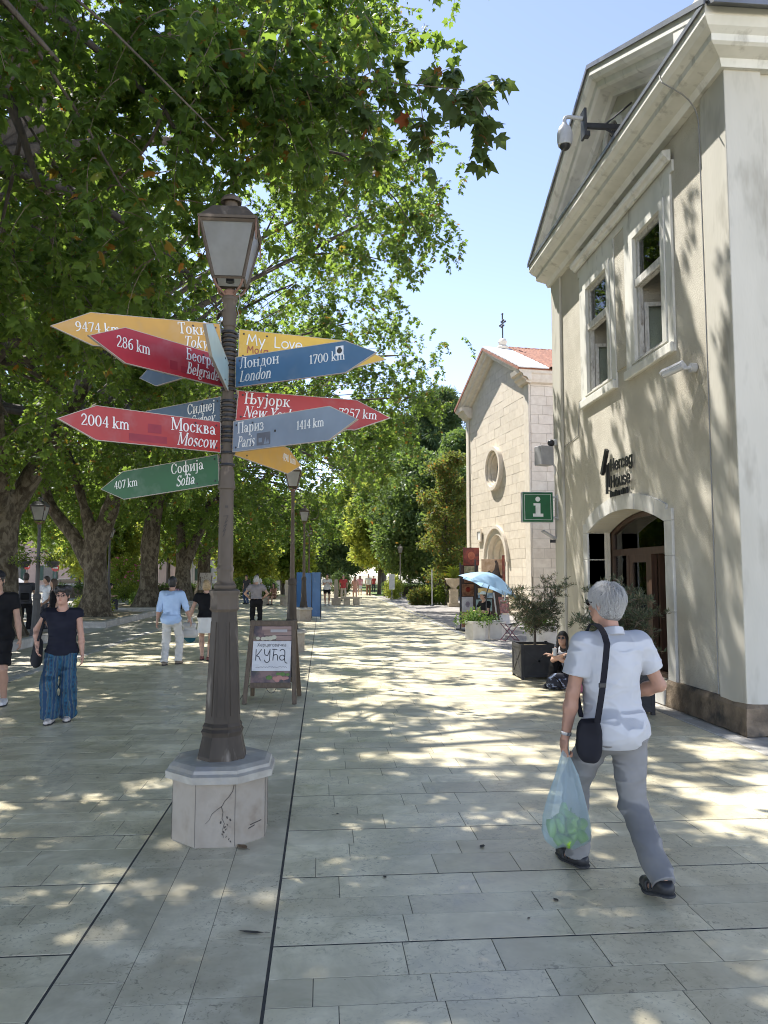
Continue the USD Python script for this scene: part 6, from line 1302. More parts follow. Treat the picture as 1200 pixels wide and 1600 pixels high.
    if glasses: 
        gm = flat('glasses_black', (.012, .012, .014), .15); sz = .021 if glasses == 'sun' else .019
        gl_ = sub_xform(t, 'glasses'); 
        for q in (-1, 1):
            c = hp(q * .033, .098, .008); ring = lathe([(sz, -.002), (sz + .004, -.002), (sz + .004, .002), (sz, .002)], 16, caps=False) if glasses != 'sun' else sphere((0, 0, 0), sz + .003, 1, (1, .85, .25))
            M = np.eye(4); M[:3, 0] = HR @ [1, 0, 0]; M[:3, 1] = HR @ [0, 0, 1]; M[:3, 2] = HR @ [0, -1, 0]; M[:3, 3] = c; ring = ring.copy(); ring.apply_transform(M); part(gl_, 'lens', put(ring), gm, smooth=True)
            part(gl_, 'temple', put(tube([hp(q * .056, .094, .012), hp(q * .076, .06, .012), hp(q * .08, -.02, .008)], .0035, 5)), gm)
        part(gl_, 'bridge', put(tube([hp(-.012, .10, .012), hp(.012, .10, .012)], .003, 5)), gm)
    if hat:
        hh = Field(hc - .25, hc + .25, min(res, .01)); hh.ell(hp(0, -.012, .05), (.092, .112, .088), .0, R=HR, cut=[(hp(0, 0, .045), HR @ np.array([0, 0, -1]))])
        if hat == 'cap': hh.ell(hp(0, .12, .055), (.07, .075, .012), .015, R=HR)
        else: hh.ell(hp(0, 0, .05), (.16, .18, .012), .015, R=HR)
        part(t, 'hat', put(hh.mesh()), cloth('hat_' + hat, (.02, .02, .022) if hat == 'cap' else (.6, .55, .45)), smooth=True)
    # top
    if top:
        f = Fd(); torso(f, .014 * fold); f.ell(T((0, -.010, .90)), (.172 * g + .014, .142 * g + .016, .14), .05, R=RL)
        if top in ('tee', 'shirt', 'long'):
            for sh, e_, w_ in ((shl, el, wl), (shr, er, wr)):
                d = (e_ - sh) / np.linalg.norm(e_ - sh)
                if top == 'tee': f.cone(sh, sh + (e_ - sh) * (sleeve + .3), .070, .066, .035, cut=(sh + (e_ - sh) * sleeve, d))
                else:
                    f.cone(sh, e_, .068, .056, .03)
                    d2 = (w_ - e_) / np.linalg.norm(w_ - e_); q = .28 if top == 'shirt' else .95; f.cone(e_, e_ + (w_ - e_) * (q + .1), .056, .050, .02, cut=(e_ + (w_ - e_) * q, d2))
        hemp = T((0, 0, hem)); f.keep(hemp, T((0, 0, 0)) - T((0, 0, 1)))
        f.cone(T((0, .04, 1.50)), T((0, .02, 1.46)), neckline, neckline * .9, .015, sub=True)
        m = crumple(f.mesh(), .012 * fold, 6, 4, (1, 1, .6), True); m = crumple(m, .006 * fold, 14, 7, (.55, .55, 1.1), True); m = crease(m, .013 * fold, 9, 11, (.8, .8, .55)); m = crease(m, .007 * fold, 17, 12, (.6, .6, 1.0)); tp = part(t, {'tee': 'shirt', 'shirt': 'shirt', 'long': 'jacket', 'tank': 'sleeveless_top'}[top], put(m), top_m, smooth=True)
    if bottom in ('trousers', 'shorts', 'wide'):
        f = Fd(); f.ell(T((0, -.008, .94)), (.160 * g + .006, .116 * g + .008, .10), .05, R=RL); f.ell(T((0, -.02, .87)), (.156 * g + .006, .118 * g + .008, .11), .05, R=RL)
        for hpx, k_, a_ in ((hpl, kl, al), (hpr, kr, ar)):
            if bottom == 'trousers':
                f.cone(hpx, k_, .096 * g, .076, .05); f.cone(k_, a_ + np.array([0, 0, -.02]), .076, .068, .03, cut=(a_ + (a_ - k_) * .06, a_ - k_))
            elif bottom == 'shorts': f.cone(hpx, k_, .098 * g, .085, .05, cut=(k_ + (hpx - k_) * cut_short, k_ - hpx))
            else: f.cone(hpx, k_, .096 * g, .098, .05); f.cone(k_, a_ + np.array([0, 0, -.04]), .098, .118, .03, cut=(a_ + (a_ - k_) * .02, a_ - k_))
        if seat is None: f.keep(T((0, 0, hem + .06 if top and hem < .92 else 1.02)), T((0, 0, 1)) - T((0, 0, 0)))
        m = crumple(f.mesh(), .010 * fold, 8, 3, (1, 1, .7), True); m = crumple(m, .007 * fold, 15, 6, (.6, .6, 1.3), True); m = crease(m, .012 * fold, 10, 13, (.7, .7, .8)); m.vertices[:, 2] = np.maximum(m.vertices[:, 2], .012) if seat is None else m.vertices[:, 2]
        part(t, {'trousers': 'trousers', 'shorts': 'shorts', 'wide': 'wide_trousers'}[bottom], put(m), bottom_m, smooth=True)
    elif bottom == 'skirt':
        f = Fd(.05); kn = (kl + kr) / 2; f.ell(T((0, -.008, .94)), (.172 * g + .008, .127 * g + .012, .10), .05, R=RL); f.cone(T((0, -.01, .88)), (kn[0], kn[1] * .6, kn[2] + .08), .165 * g, .19 * g, .06, cut=((kn[0], kn[1] * .6, kn[2] + .10), (0, 0, -1)), flat=((0, 1, 0), 1.25)); f.keep(T((0, 0, 1.02)), T((0, 0, 1)) - T((0, 0, 0)))
        part(t, 'skirt', put(crumple(f.mesh(), .012, 9, 2, (1.5, 1.5, .3))), bottom_m, smooth=True)
    # shoes
    if shoe_m is not None:
        for (k_, a_, heel, td) in ((kl, al, heel_l, toes[0]), (kr, ar, heel_r, toes[1])):
            f = Field(a_ - .30, a_ + .30, min(res, .009)); ball = a_ + td * .11; ball[2] = a_[2] - .05 if heel == 0 else ball[2] - .045; hl = a_ + np.array([-td[0] * .035, -td[1] * .035, -.042])
            tt = ball + np.array([td[0], td[1], 0]) * .07
            f.cone(hl, ball, .043, .045, .02); f.cone(ball, tt, .044, .032, .02); f.cone(a_ + np.array([0, -.01, -.03]), ball + np.array([0, 0, .0]), .046, .034, .02)
            if shoe_kind != 'boot': f.keep(a_ + np.array([0, 0, .012]), np.array([-td[0] * .4, -td[1] * .4, 1.0]))
            if heel == 0: f.keep((0, 0, .006 + (a_[2] - .085)), (0, 0, -1))
            if shoe_kind == 'sandal':
                side = np.cross(td, [0, 0, 1]); side /= np.linalg.norm(side)
                for q in (.05, .085): 
                    c = a_ + td * q + np.array([0, 0, -.03 - q * .12])
                    for w_ in (-1, 1): f.ell(c + side * w_ * .042, (.020, .013, .020), .004, sub=True)
            m = f.mesh(); sh = part(t, 'shoe', put(m), shoe_m, smooth=50)
            so = Field(a_ - .30, a_ + .30, min(res, .009)); so.cone(hl + [0, 0, -.03], ball + [0, 0, -.03], .049, .052, .02, flat=((0, 0, 1), 3.2)); so.cone(ball + [0, 0, -.03], tt + [0, 0, -.022], .052, .036, .02, flat=((0, 0, 1), 3.2))
            m = so.mesh(); m.vertices[:, 2] = np.maximum(m.vertices[:, 2], .002) if seat is None else m.vertices[:, 2]; part(sh, 'sole', put(m), flat('shoe_sole_dark', (.03, .03, .03), .8), smooth=50)
    J_hair = hm if hair != 'none' else None
    return t, dict(hair=J_hair, head=hp, hs=s, shl=shl * s, shr=shr * s, wl=wl * s, wr=wr * s, hc=hc * s, T=lambda p: T(p) * s, el=el * s, er=er * s, s=s)
def wpt(loc, heading, p):
    c, q = math.cos(heading), math.sin(heading); return np.array([loc[0] + c * p[0] - q * p[1], loc[1] + q * p[0] + c * p[1], (loc[2] if len(loc) > 2 else 0) + p[2]])

WHITE_POLO = cloth('white_polo', (.40, .405, .42), (.45, .455, .47), scale=4, bscale=80, bump=.2)
GREYTR = cloth('grey_trousers', (.175, .172, .168), (.22, .217, .212), scale=4, bscale=90)
BLACKC = cloth('black', (.007, .007, .008), (.012, .012, .013)); NAVYC = cloth('navy', (.010, .011, .018), (.016, .017, .026))
BLSHOE = flat('black_leather', (.015, .015, .016), .4)
# -- the grey-haired man walking away with his shopping
ML, MH_ = (1.69, 4.42), math.radians(12)
man, J = person('grey-haired man in white polo and grey trousers walking away with a carrier bag', ML, MH_, 1.725, foot_l=(-.085, .285), foot_r=(.055, -.345), heel_r=.055, hand_l=(-.285, .075, .80), hand_r=(.24, .22, 1.02), elbow_r=(.35, -.6, -.1), elbow_l=(-.6, -.6, .0), lean=.035, drop=.035, girth=1.04, head_yaw=.42, head_pitch=-.03,
    skin_c=(.40, .22, .15), hair='short', hair_c=(.20, .195, .185), top='tee', top_m=WHITE_POLO, bottom='trousers', bottom_m=GREYTR, shoe_m=BLSHOE, shoe_kind='sandal', hem=.80, res=.0062, fist=True, glasses='sun', sleeve=.66, toe_r=(.05, 1, -.32), fold=1.1, neckline=.072)
cm = lathe([(.084, -.012), (.090, -.008), (.083, .036), (.076, .040), (.072, .034), (.078, -.008)], 28, sx=.98, sy=1.05); cm = rot(cm, -.30, [1, 0, 0]); cm.apply_translation([0, .002, 0]); cm.apply_scale(J['s']); cm.apply_translation(J['T']((0, -.002, 1.445)))
part(man, 'collar', crumple(cm, .003, 30), WHITE_POLO, smooth=40)
part(man, 'wrist_watch', onto(lathe([(.028, -.009), (.032, -.009), (.033, 0), (.032, .009), (.028, .009)], 18, caps=False), J['wl'] + (J['el'] - J['wl']) * .05, *(lambda d: (lambda a: (a, np.cross(d, a)))(np.cross(d, [0, 1, 0]) / np.linalg.norm(np.cross(d, [0, 1, 0]))))((J['wl'] - J['el']) / np.linalg.norm(J['wl'] - J['el']))), flat('watch_steel', (.5, .5, .5), .25, metal=.9), smooth=40)
BAGBLK = cloth('black_bag_fabric', (.010, .010, .013), (.016, .016, .02), bscale=120)
def strands(root, name, mesh, J, n, length, width, material, seed=1):
    """short combed hair as curves growing from the hair cap, falling away from the crown"""
    rng = np.random.default_rng(seed); m = mesh.copy(); m.apply_scale(J['hs']); P, fi = trimesh.sample.sample_surface(m, n, seed=seed); keep_ = P[:, 2] > J['head'](0, 0, -.078)[2] * J['hs']; P, fi = P[keep_], fi[keep_]; n = len(P); N = np.array(m.face_normals)[fi]; cr_ = np.array(J['head'](0, -.05, .13)) * J['hs']
    flow = P - cr_; flow[:, 2] -= .10; flow += rng.normal(size=flow.shape) * .03 + (np.stack([meshkit.noise(P * 34, k_) for k_ in (1, 2, 3)], 1) - .5) * .13; flow -= N * (flow * N).sum(1, keepdims=True); flow /= np.linalg.norm(flow, axis=1, keepdims=True) + 1e-9
    L_ = length * rng.uniform(.6, 1.2, (n, 1)) * np.clip((P[:, 2:] - J['head'](0, 0, -.085)[2] * J['hs']) / .13, .16, 1); t = np.linspace(0, 1, 5)[None, :, None]
    pts = P[:, None] - N[:, None] * .002 + N[:, None] * (L_[:, None] * rng.uniform(.05, .42, (n, 1, 1)) * np.sin(t * 2.2)) + flow[:, None] * L_[:, None] * t + np.array([0, 0, -1.0]) * (t ** 2 * L_[:, None] * .12)
    c = UsdGeom.BasisCurves.Define(stage, uniq(str(root.GetPath()), name)); c.CreateTypeAttr('linear'); c.CreateCurveVertexCountsAttr(Vt.IntArray.FromNumpy(np.full(n, 5, np.int32))); c.CreatePointsAttr(Vt.Vec3fArray.FromNumpy(pts.reshape(-1, 3).astype(np.float32)))
    c.CreateWidthsAttr(Vt.FloatArray.FromNumpy(np.tile(np.array([1, 1, .9, .7, .3]) * width, n).astype(np.float32))); c.SetWidthsInterpolation('vertex')
    UsdShade.MaterialBindingAPI.Apply(c.GetPrim()).Bind(material); meta(c, kind='stuff'); return c
HSTR = usdkit.material(stage, L + 'grey_hair_strands', {'h': ('hair_info', {}), 'w': ('white_noise_texture', {'dimensions': '1D'}), 'r': ('rgb_ramp', {'ramp': [(0, (.13, .125, .115)), (.40, (.34, .33, .31)), (1, (.62, .605, .575))]}), 'p': ('principled_bsdf', {'roughness': .4})}, [('h.index', 'w.w'), ('w.value', 'r.fac'), ('r.color', 'p.base_color')], surface='p.BSDF')
strands(man, 'hair_strands', J['hair'], J, 9500, .036, .0018, HSTR)
sb = thing('shoulder_bag', 'black fabric shoulder bag on a strap at the walking man\'s left hip', 'bag', (*ML, 0), MH_)
f = Field((-.40, -.30, .62), (-.05, .15, 1.06), .006); bc_ = np.array([-.225, -.10, .83]); 
for dz, w_ in ((.085, .056), (.04, .062), (-.01, .062), (-.06, .056), (-.095, .044)): f.cone(bc_ + [-w_ + .03, .012, dz], bc_ + [w_ - .03, -.012, dz], .032, .032, .05, flat=((.1, 1, 0), 1.15))
part(sb, 'pouch', crumple(f.mesh(), .006, 14, 3), BAGBLK, smooth=True)
def strap(pts, w, th, up_hint):
    pts = np.asarray(pts, float); V = []; tn = np.gradient(pts, axis=0); tn /= np.linalg.norm(tn, axis=1, keepdims=True)
    for p, d, u in zip(pts, tn, np.broadcast_to(np.asarray(up_hint, float), pts.shape)):
        n_ = u - d * (u @ d); n_ /= np.linalg.norm(n_); sd = np.cross(d, n_); V += [p + sd * w / 2 + n_ * th / 2, p - sd * w / 2 + n_ * th / 2, p - sd * w / 2 - n_ * th / 2, p + sd * w / 2 - n_ * th / 2]
    F = []
    for i in range(len(pts) - 1):
        for j in range(4): k = (j + 1) % 4; F += [[i * 4 + j, i * 4 + k, (i + 1) * 4 + k], [i * 4 + j, (i + 1) * 4 + k, (i + 1) * 4 + j]]
    return TM(V, F)
sp_pts = np.vstack([bezier((-.205, -.155, .93), (-.175, -.185, 1.15), (-.135, -.16, 1.36), n=9), bezier((-.132, -.15, 1.38), (-.125, -.075, 1.49), (-.12, .04, 1.45), n=9)[1:], bezier((-.125, .06, 1.42), (-.19, .16, 1.2), (-.20, .02, .93), n=9)[1:]])
hint = np.vstack([np.tile([-.15, -1, 0.1], (8, 1)), np.tile([-.2, -.5, 1], (9, 1)), np.tile([-.2, 1, .2], (len(sp_pts) - 17, 1))])
part(sb, 'strap', strap(sp_pts, .036, .004, hint), BAGBLK); part(sb, 'buckle', mv(bx(-.022, .022, -.006, .006, -.014, .014, .003), -.178, -.172, 1.135), BLACKPL)
# translucent carrier bag with green peppers
cbp = wpt(ML, MH_, J['wl'] + np.array([0, .0, -.06])); cb = thing('carrier_bag', 'translucent pale blue plastic carrier bag full of green peppers', 'bag', (cbp[0], cbp[1], 0), MH_)
top_z = cbp[2] + .0; PLAST = usdkit.material(stage, L + 'blue_carrier_plastic', {'tc': ('texture_coordinate', {}), 'mp': ('mapping', {'scale': (24, 24, 2.5)}), 'n': ('noise_texture', {'scale': 1.0, 'detail': 3.0}), 'bm': ('bump', {'strength': .6, 'distance': .01}), 'p': ('principled_bsdf', {'base_color': (.50, .58, .62), 'roughness': .22}), 'tr': ('translucent_bsdf', {'color': (.58, .70, .76)}), 't': ('transparent_bsdf', {'color': (.86, .93, .95)}), 'm1': ('mix_closure', {'fac': .5}), 'm2': ('mix_closure', {'fac': .62})},
    [('tc.object', 'mp.vector'), ('mp.vector', 'n.vector'), ('n.fac', 'bm.height'), ('bm.normal', 'p.normal'), ('p.BSDF', 'm1.closure1'), ('tr.BSDF', 'm1.closure2'), ('m1.closure', 'm2.closure1'), ('t.BSDF', 'm2.closure2')], surface='m2.closure')
nb = 40; zz = np.array([top_z + .03, top_z - .02, top_z - .07, top_z - .16, top_z - .28, top_z - .40, top_z - .48, top_z - .53, top_z - .55, top_z - .56]); ra = [.014, .018, .032, .068, .108, .138, .145, .13, .09, .0]; rbb = [.012, .015, .025, .05, .078, .10, .108, .098, .07, .0]; V = []
for i, (z_, a_, b_) in enumerate(zip(zz, ra, rbb)):
    for k in range(nb):
        th_ = k * 2 * PI / nb; w_ = 1 + .22 * math.sin(9 * th_ + i * .25) * max(0, (6 - i) / 6) + .04 * math.sin(11 * th_ + i); V.append([a_ * math.cos(th_) * w_, b_ * math.sin(th_) * w_, z_ + (.008 * math.sin(5 * th_) if i in (7, 8) else 0)])
F = []
for i in range(len(zz) - 1):
    for k in range(nb): j = (k + 1) % nb; F += [[i * nb + k, (i + 1) * nb + j, i * nb + j], [i * nb + k, (i + 1) * nb + k, (i + 1) * nb + j]]
part(cb, 'bag_skin', crumple(crumple(TM(V, F), .012, 14, 3, (1, 1, .5)), .005, 45, 5), PLAST, smooth=True)
part(cb, 'handle_loop', cat([tube(bezier((x_, 0, top_z - .02), (x_ * 1.5, 0, top_z + .06), (x_ * .6, .03, top_z + .075), n=6), .006, 5) for x_ in (-.012, .012)]), PLAST, smooth=True)
PEP = mat('green_pepper', (.07, .20, .015), (.20, .34, .03), scale=12, rough=.3); rp = random.Random(6)
for i in range(20):
    a_ = i * 2.4; r_ = .10 * math.sqrt((i % 9 + .5) / 9); zc = top_z - .50 + (i // 9) * .055 + rp.uniform(-.01, .01); m = lathe([(.0, -.06), (.012, -.055), (.021, -.025), (.028, .015), (.025, .038), (.010, .036), (.0, .03)], 10, sx=1 + .2 * (i % 2)); m.apply_scale(rp.uniform(.85, 1.25)); m = rot(rot(m, rp.uniform(0, 3), [1, 0, 0]), rp.uniform(0, 3), [0, 0, 1])
    pp = thing('green_pepper', None, None, wpt((cbp[0], cbp[1]), MH_, (r_ * math.cos(a_), r_ * .72 * math.sin(a_), zc)), 0, 'green peppers in the carrier bag'); meta(pp, 'green pepper among others inside the translucent carrier bag', 'pepper'); part(pp, 'flesh', m, PEP, smooth=True); part(pp, 'stalk', tube([(0, 0, .03), (.004, 0, .05)], .005, 5), flat('pepper_stalk', (.10, .18, .04), .7))

# -- the woman in patterned trousers coming towards us
PATT = usdkit.material(stage, L + 'cloth_blue_pattern', {'tc': ('texture_coordinate', {}), 'mp': ('mapping', {'scale': (1, .6, .22)}), 'w': ('wave_texture', {'wave_type': 'bands', 'bands_direction': 'x', 'scale': 3.4, 'distortion': 5.0, 'detail': 3.0, 'detail_scale': 1.6}), 'v': ('voronoi_texture', {'scale': 26.0}), 'ad': ('math', {'math_type': 'multiply_add', 'value2': .35}), 'r': ('rgb_ramp', {'ramp': [(.1, (.02, .035, .07)), (.35, (.02, .09, .15)), (.55, (.06, .055, .055)), (.75, (.025, .11, .16)), (.95, (.11, .10, .09)), (1.0, (.02, .05, .10))]}), 'p': ('principled_bsdf', {'roughness': .85, 'specular_ior_level': .2})},
    [('tc.object', 'mp.vector'), ('mp.vector', 'w.vector'), ('tc.object', 'v.vector'), ('v.distance', 'ad.value1'), ('w.fac', 'ad.value3'), ('ad.value', 'r.fac'), ('r.color', 'p.base_color')], surface='p.BSDF')
WL, WH_ = (-3.12, 9.62), PI + .12
wom, J = person('woman in glasses, navy top and blue patterned wide trousers walking towards the camera', WL, WH_, 1.60, foot_l=(-.085, -.05), foot_r=(.085, .11), hand_r=(.30, .03, .97), hand_l=(-.27, .04, .80), elbow_r=(.5, -.6, 0), lean=.02, girth=1.05, skin_c=(.44, .25, .18), hair='curly', hair_c=(.022, .018, .016), top='tee', sleeve=.22, top_m=NAVYC, bottom='wide', bottom_m=PATT, shoe_m=flat('pale_shoe', (.5, .46, .42), .6), hem=.86, res=.0105, glasses='round', fold=1.0, head_yaw=-.15)
wb = thing('shoulder_bag', 'dark grey shoulder bag hanging at the side of the woman in blue trousers', 'bag', (*WL, 0), WH_)
f = Field((.12, -.35, .55), (.52, .15, 1.05), .012); f.cone((.30, -.15, .90), (.31, -.12, .72), .08, .10, .05, flat=((1, 0, 0), 1.5)); part(wb, 'pouch', f.mesh(), cloth('charcoal_bag', (.03, .03, .034)), smooth=True)
part(wb, 'strap', strap(np.vstack([bezier((.29, -.16, .95), (.26, -.16, 1.15), (.17, -.09, 1.33), n=8), bezier((.165, -.04, 1.355), (.17, .06, 1.35), (.27, .02, .95), n=6)]), .03, .004, (.6, -.6, .4)), cloth('charcoal_bag', (.03, .03, .034)))
# -- man in black, cut by the left edge
person('man in black cap, sunglasses, black shirt and shorts at the left edge of the photo', (-4.36, 10.8), PI + .1, 1.79, foot_l=(-.10, -.06), foot_r=(.10, .12), hand_l=(-.31, .05, .80), lean=.02, girth=1.12, skin_c=(.40, .24, .17), hair='short', hair_c=(.02, .018, .016), top='tee', top_m=BLACKC, bottom='shorts', bottom_m=BLACKC, shoe_m=flat('white_trainer', (.6, .6, .6), .5), hem=.80, res=.0115, glasses='sun', hat='cap', cut_short=.12)
# -- couple walking away hand in hand
person('man in rolled-up light blue shirt and white trousers walking away', (-2.92, 15.3), -.08, 1.70, foot_l=(-.10, -.08), foot_r=(.11, .16), heel_l=.0, hand_r=(.36, .10, .86), hand_l=(-.29, .0, .80), lean=.03, girth=1.04, skin_c=(.40, .23, .16), hair='short', hair_c=(.015, .013, .012), top='shirt', top_m=cloth('light_blue_shirt', (.34, .46, .64), (.40, .52, .70)), bottom='trousers', bottom_m=cloth('white_trousers', (.52, .50, .46), (.58, .56, .52)), shoe_m=flat('tan_shoe', (.20, .16, .12), .7), hem=.80, res=.0135)
person('blonde woman in black top and white skirt walking away', (-2.37, 16.05), .03, 1.63, foot_l=(-.08, .10), foot_r=(.08, -.05), hand_l=(-.36, -.05, .86), lean=.02, girth=.98, skin_c=(.46, .28, .20), hair='bob', hair_c=(.36, .25, .12), top='tee', sleeve=.5, top_m=BLACKC, bottom='skirt', bottom_m=cloth('white_skirt', (.60, .60, .58), (.66, .66, .64)), shoe_m=flat('red_sandal', (.20, .06, .05), .5), hem=.93, res=.0135)
tb = thing('tote_bag', 'whitish canvas tote bag held between the couple walking away', 'bag', (-2.62, 15.6, 0)); f = Field((-.3, -.2, .4), (.3, .2, .95), .014); f.cone((-.08, 0, .74), (.08, 0, .74), .06, .06, .03); f.cone((-.09, 0, .58), (.09, 0, .58), .085, .085, .05, flat=((0, 1, 0), 1.5)); part(tb, 'sack', crumple(f.mesh(), .012, 9), cloth('canvas', (.50, .48, .44)), smooth=True); part(tb, 'handle', tube(bezier((-.06, 0, .8), (0, 0, 1.0), (.06, 0, .8), n=8), .009, 5), cloth('canvas', (.50, .48, .44)))
tb = thing('shopping_bag', 'small teal bag held low beside the blonde woman', 'bag', (-2.70, 15.95, 0)); f = Field((-.2, -.2, .3), (.2, .2, .75), .014); f.cone((-.05, 0, .52), (.05, 0, .46), .09, .10, .05, flat=((0, 1, 0), 1.4)); part(tb, 'sack', crumple(f.mesh(), .012, 9), cloth('teal', (.02, .09, .12)), smooth=True); part(tb, 'handle', tube(bezier((-.04, 0, .56), (0, 0, .86), (.04, 0, .56), n=8), .007, 5), cloth('teal', (.02, .09, .12)))
# -- woman sitting against the house with her arms on her knees
SL = (3.92, 12.05, .0); SHD = PI / 2 + .75
sw, J = person('seated dark-haired woman in sunglasses and pale sleeveless top, arms folded on her knees', SL, SHD, 1.64, drop=.80, lean=.30, foot_l=(-.10, .48), foot_r=(.10, .46), knees=((-.1, .3, 1), (.1, .3, 1)), hand_l=(.06, .46, .52), hand_r=(-.12, .44, .54), elbow_l=(-.6, 0, -.4), elbow_r=(.6, 0, -.4), skin_c=(.40, .24, .17), hair='long', hair_c=(.018, .014, .012), top='tank', top_m=cloth('pale_tank', (.48, .48, .50)), bottom='trousers', bottom_m=BLACKC, shoe_m=BLSHOE, hem=.90, res=.0115, glasses='sun', seat=True, head_yaw=.25, head_pitch=-.1)
cu = thing('paper_cup', 'pale grey cup in the seated woman\'s hands', 'cup', wpt(SL, SHD, (-.02, .50, .50))); part(cu, 'cup', lathe([(.026, 0), (.036, .11), (.038, .113), (.034, .113), (.0, .10)], 16), flat('paper_cup', (.42, .44, .46), .6), smooth=30); part(cu, 'straw', tube([(0, 0, .09), (.012, .01, .2)], .004, 6), SWH)
bp = thing('backpack', 'black and blue printed backpack on the ground beside the seated woman', 'backpack', (3.60, 11.62, 0)); f = Field((-.3, -.25, -.03), (.3, .25, .35), .012); f.cone((-.1, 0, .10), (.1, 0, .10), .10, .10, .05); f.cone((-.06, 0, .17), (.06, 0, .17), .07, .07, .05)
m = f.mesh(); m.vertices[:, 2] = np.maximum(m.vertices[:, 2], .003); part(bp, 'sack', crumple(m, .01, 9), mat('cloth_backpack_print', (.012, .014, .025), (.30, .36, .5), scale=13, lo=.56, hi=.62, rough=.8), smooth=True); part(bp, 'strap', tube(bezier((-.1, -.08, .2), (-.05, -.2, .18), (.02, -.1, .04), n=8), .012, 5), BLACKC)
pg = thing('handbag', 'pink and white striped bag leaning by the seated woman\'s feet', 'bag', (3.80, 11.30, 0)); part(pg, 'sack', rot(bx(-.11, .11, -.05, .05, .0, .24, .03), .2, [0, 1, 0]), mat('cloth_pink_stripe', (.55, .45, .48), (.35, .12, .2), scale=9, lo=.5, hi=.54, rough=.8, stretch=(1, 1, .1)), smooth=40); part(pg, 'handle', tube(bezier((-.05, 0, .22), (0, 0, .36), (.08, 0, .22), n=8), .008, 5), cloth('canvas', (.50, .48, .44)))
# -- the artist in the shade of the umbrella
person('dark-clothed street artist sitting under the pale blue umbrella', (4.75, 22.2, 0), PI / 2 + .5, 1.68, drop=.45, lean=.12, foot_l=(-.12, .42), foot_r=(.12, .40), knees=((-.1, 1, .5), (.1, 1, .5)), hand_l=(-.08, .34, .72), hand_r=(.10, .36, .72), hair='bun', hair_c=(.02, .016, .014), top='tee', top_m=BLACKC, bottom='trousers', bottom_m=BLACKC, shoe_m=BLSHOE, res=.018, seat=True, skin_c=(.40, .24, .17), hat='straw')
# -- people farther along
cg = cloth('grey_shirt', (.24, .22, .22)); cwh = cloth('plain_white', (.58, .58, .57)); crd = cloth('red_shirt', (.32, .05, .05)); cpe = cloth('peach_dress', (.55, .30, .22)); cbr = cloth('brown_dress', (.22, .12, .08)); cdk = cloth('dark_grey', (.05, .05, .055)); cbl = cloth('denim', (.06, .09, .16)); cpk = cloth('pink', (.50, .25, .30)); cbe = cloth('beige', (.42, .36, .28))
far = dict(res=.02)
person('white-haired man in grey shirt, hands on hips, standing beyond the sandwich board', (-2.08, 24.6), .05, 1.70, hand_l=(-.20, .10, 1.00), hand_r=(.20, .10, 1.00), elbow_l=(-1, -.35, .1), elbow_r=(1, -.35, .1), girth=1.1, hair='short', hair_c=(.45, .44, .42), top='tee', top_m=cg, bottom='trousers', bottom_m=BLACKC, shoe_m=BLSHOE, hem=1.0, res=.016)
person('woman in black top and dark shorts standing near the signpost shaft, far off', (-4.85, 41.5), .5, 1.66, hair='long', top='tank', top_m=BLACKC, bottom='shorts', bottom_m=cdk, shoe_m=BLSHOE, **far)
person('person in dark top standing left of two behind the white-haired man', (-4.45, 46), 2.6, 1.70, top='tee', top_m=cdk, bottom='trousers', bottom_m=cbl, shoe_m=BLSHOE, **far)
person('person in pale shirt standing right of two behind the white-haired man', (-3.85, 46.3), 2.9, 1.76, top='tee', top_m=cwh, bottom='trousers', bottom_m=cbl, shoe_m=BLSHOE, **far)
person('woman in brown sitting on the stone bench left of the blue panels', (-2.75, 44.4, .0), PI - .5, 1.62, drop=.42, foot_l=(-.1, .42), foot_r=(.1, .44), knees=((-.1, 1, .5), (.1, 1, .5)), hand_l=(-.1, .35, .68), hand_r=(.1, .35, .68), hair='long', hair_c=(.05, .03, .02), top='tank', top_m=cbr, bottom='shorts', bottom_m=cbr, shoe_m=BLSHOE, seat=True, **far)
person('man in white shirt and black shorts standing just right of the blue panels', (.26, 43.6), PI, 1.76, hand_l=(-.08, .30, 1.25), hand_r=(.08, .30, 1.25), top='tee', top_m=cwh, bottom='shorts', bottom_m=BLACKC, shoe_m=flat('white_trainer', (.6, .6, .6), .5), girth=1.1, **far)
person('person in red shirt behind the stone pillar at the end of the promenade', (1.35, 50), PI, 1.70, top='tee', top_m=crd, bottom='trousers', bottom_m=cbe, shoe_m=BLSHOE, **far)
person('person in peach dress walking beside the one in red', (2.15, 51), PI - .2, 1.60, foot_l=(-.1, .1), foot_r=(.1, -.1), hair='long', hair_c=(.10, .06, .03), top='tank', top_m=cpe, bottom='skirt', bottom_m=cpe, shoe_m=BLSHOE, **far)
person('person in pink and white at the far end, left of the man in brown trousers', (3.1, 64), PI, 1.62, hair='long', top='tee', top_m=cpk, bottom='skirt', bottom_m=cwh, shoe_m=BLSHOE, **far)
person('man in white shirt and brown trousers walking at the far end of the promenade', (3.75, 63), PI, 1.76, foot_l=(-.1, .15), foot_r=(.1, -.1), top='tee', top_m=cwh, bottom='trousers', bottom_m=cbr, shoe_m=BLSHOE, **far)
person('small figure in red at the far end of the promenade, rightmost', (4.9, 74), PI, 1.60, top='tee', top_m=crd, bottom='trousers', bottom_m=cdk, shoe_m=BLSHOE, **far)
person('young man with dark backpack standing in the shade at the far left', (-8.75, 23.6), .3, 1.78, top='tee', top_m=cdk, bottom='trousers', bottom_m=BLACKC, shoe_m=BLSHOE, res=.017)
bk = thing('backpack', 'dark backpack on the back of the young man at the far left', 'backpack', (-8.75 + .05, 23.6 - .17, 1.2), .3); part(bk, 'sack', bx(-.17, .17, -.11, .07, -.25, .25, .05), cdk, smooth=60); part(bk, 'pocket', bx(-.12, .12, -.15, -.111, -.2, .0, .02), BLACKC)
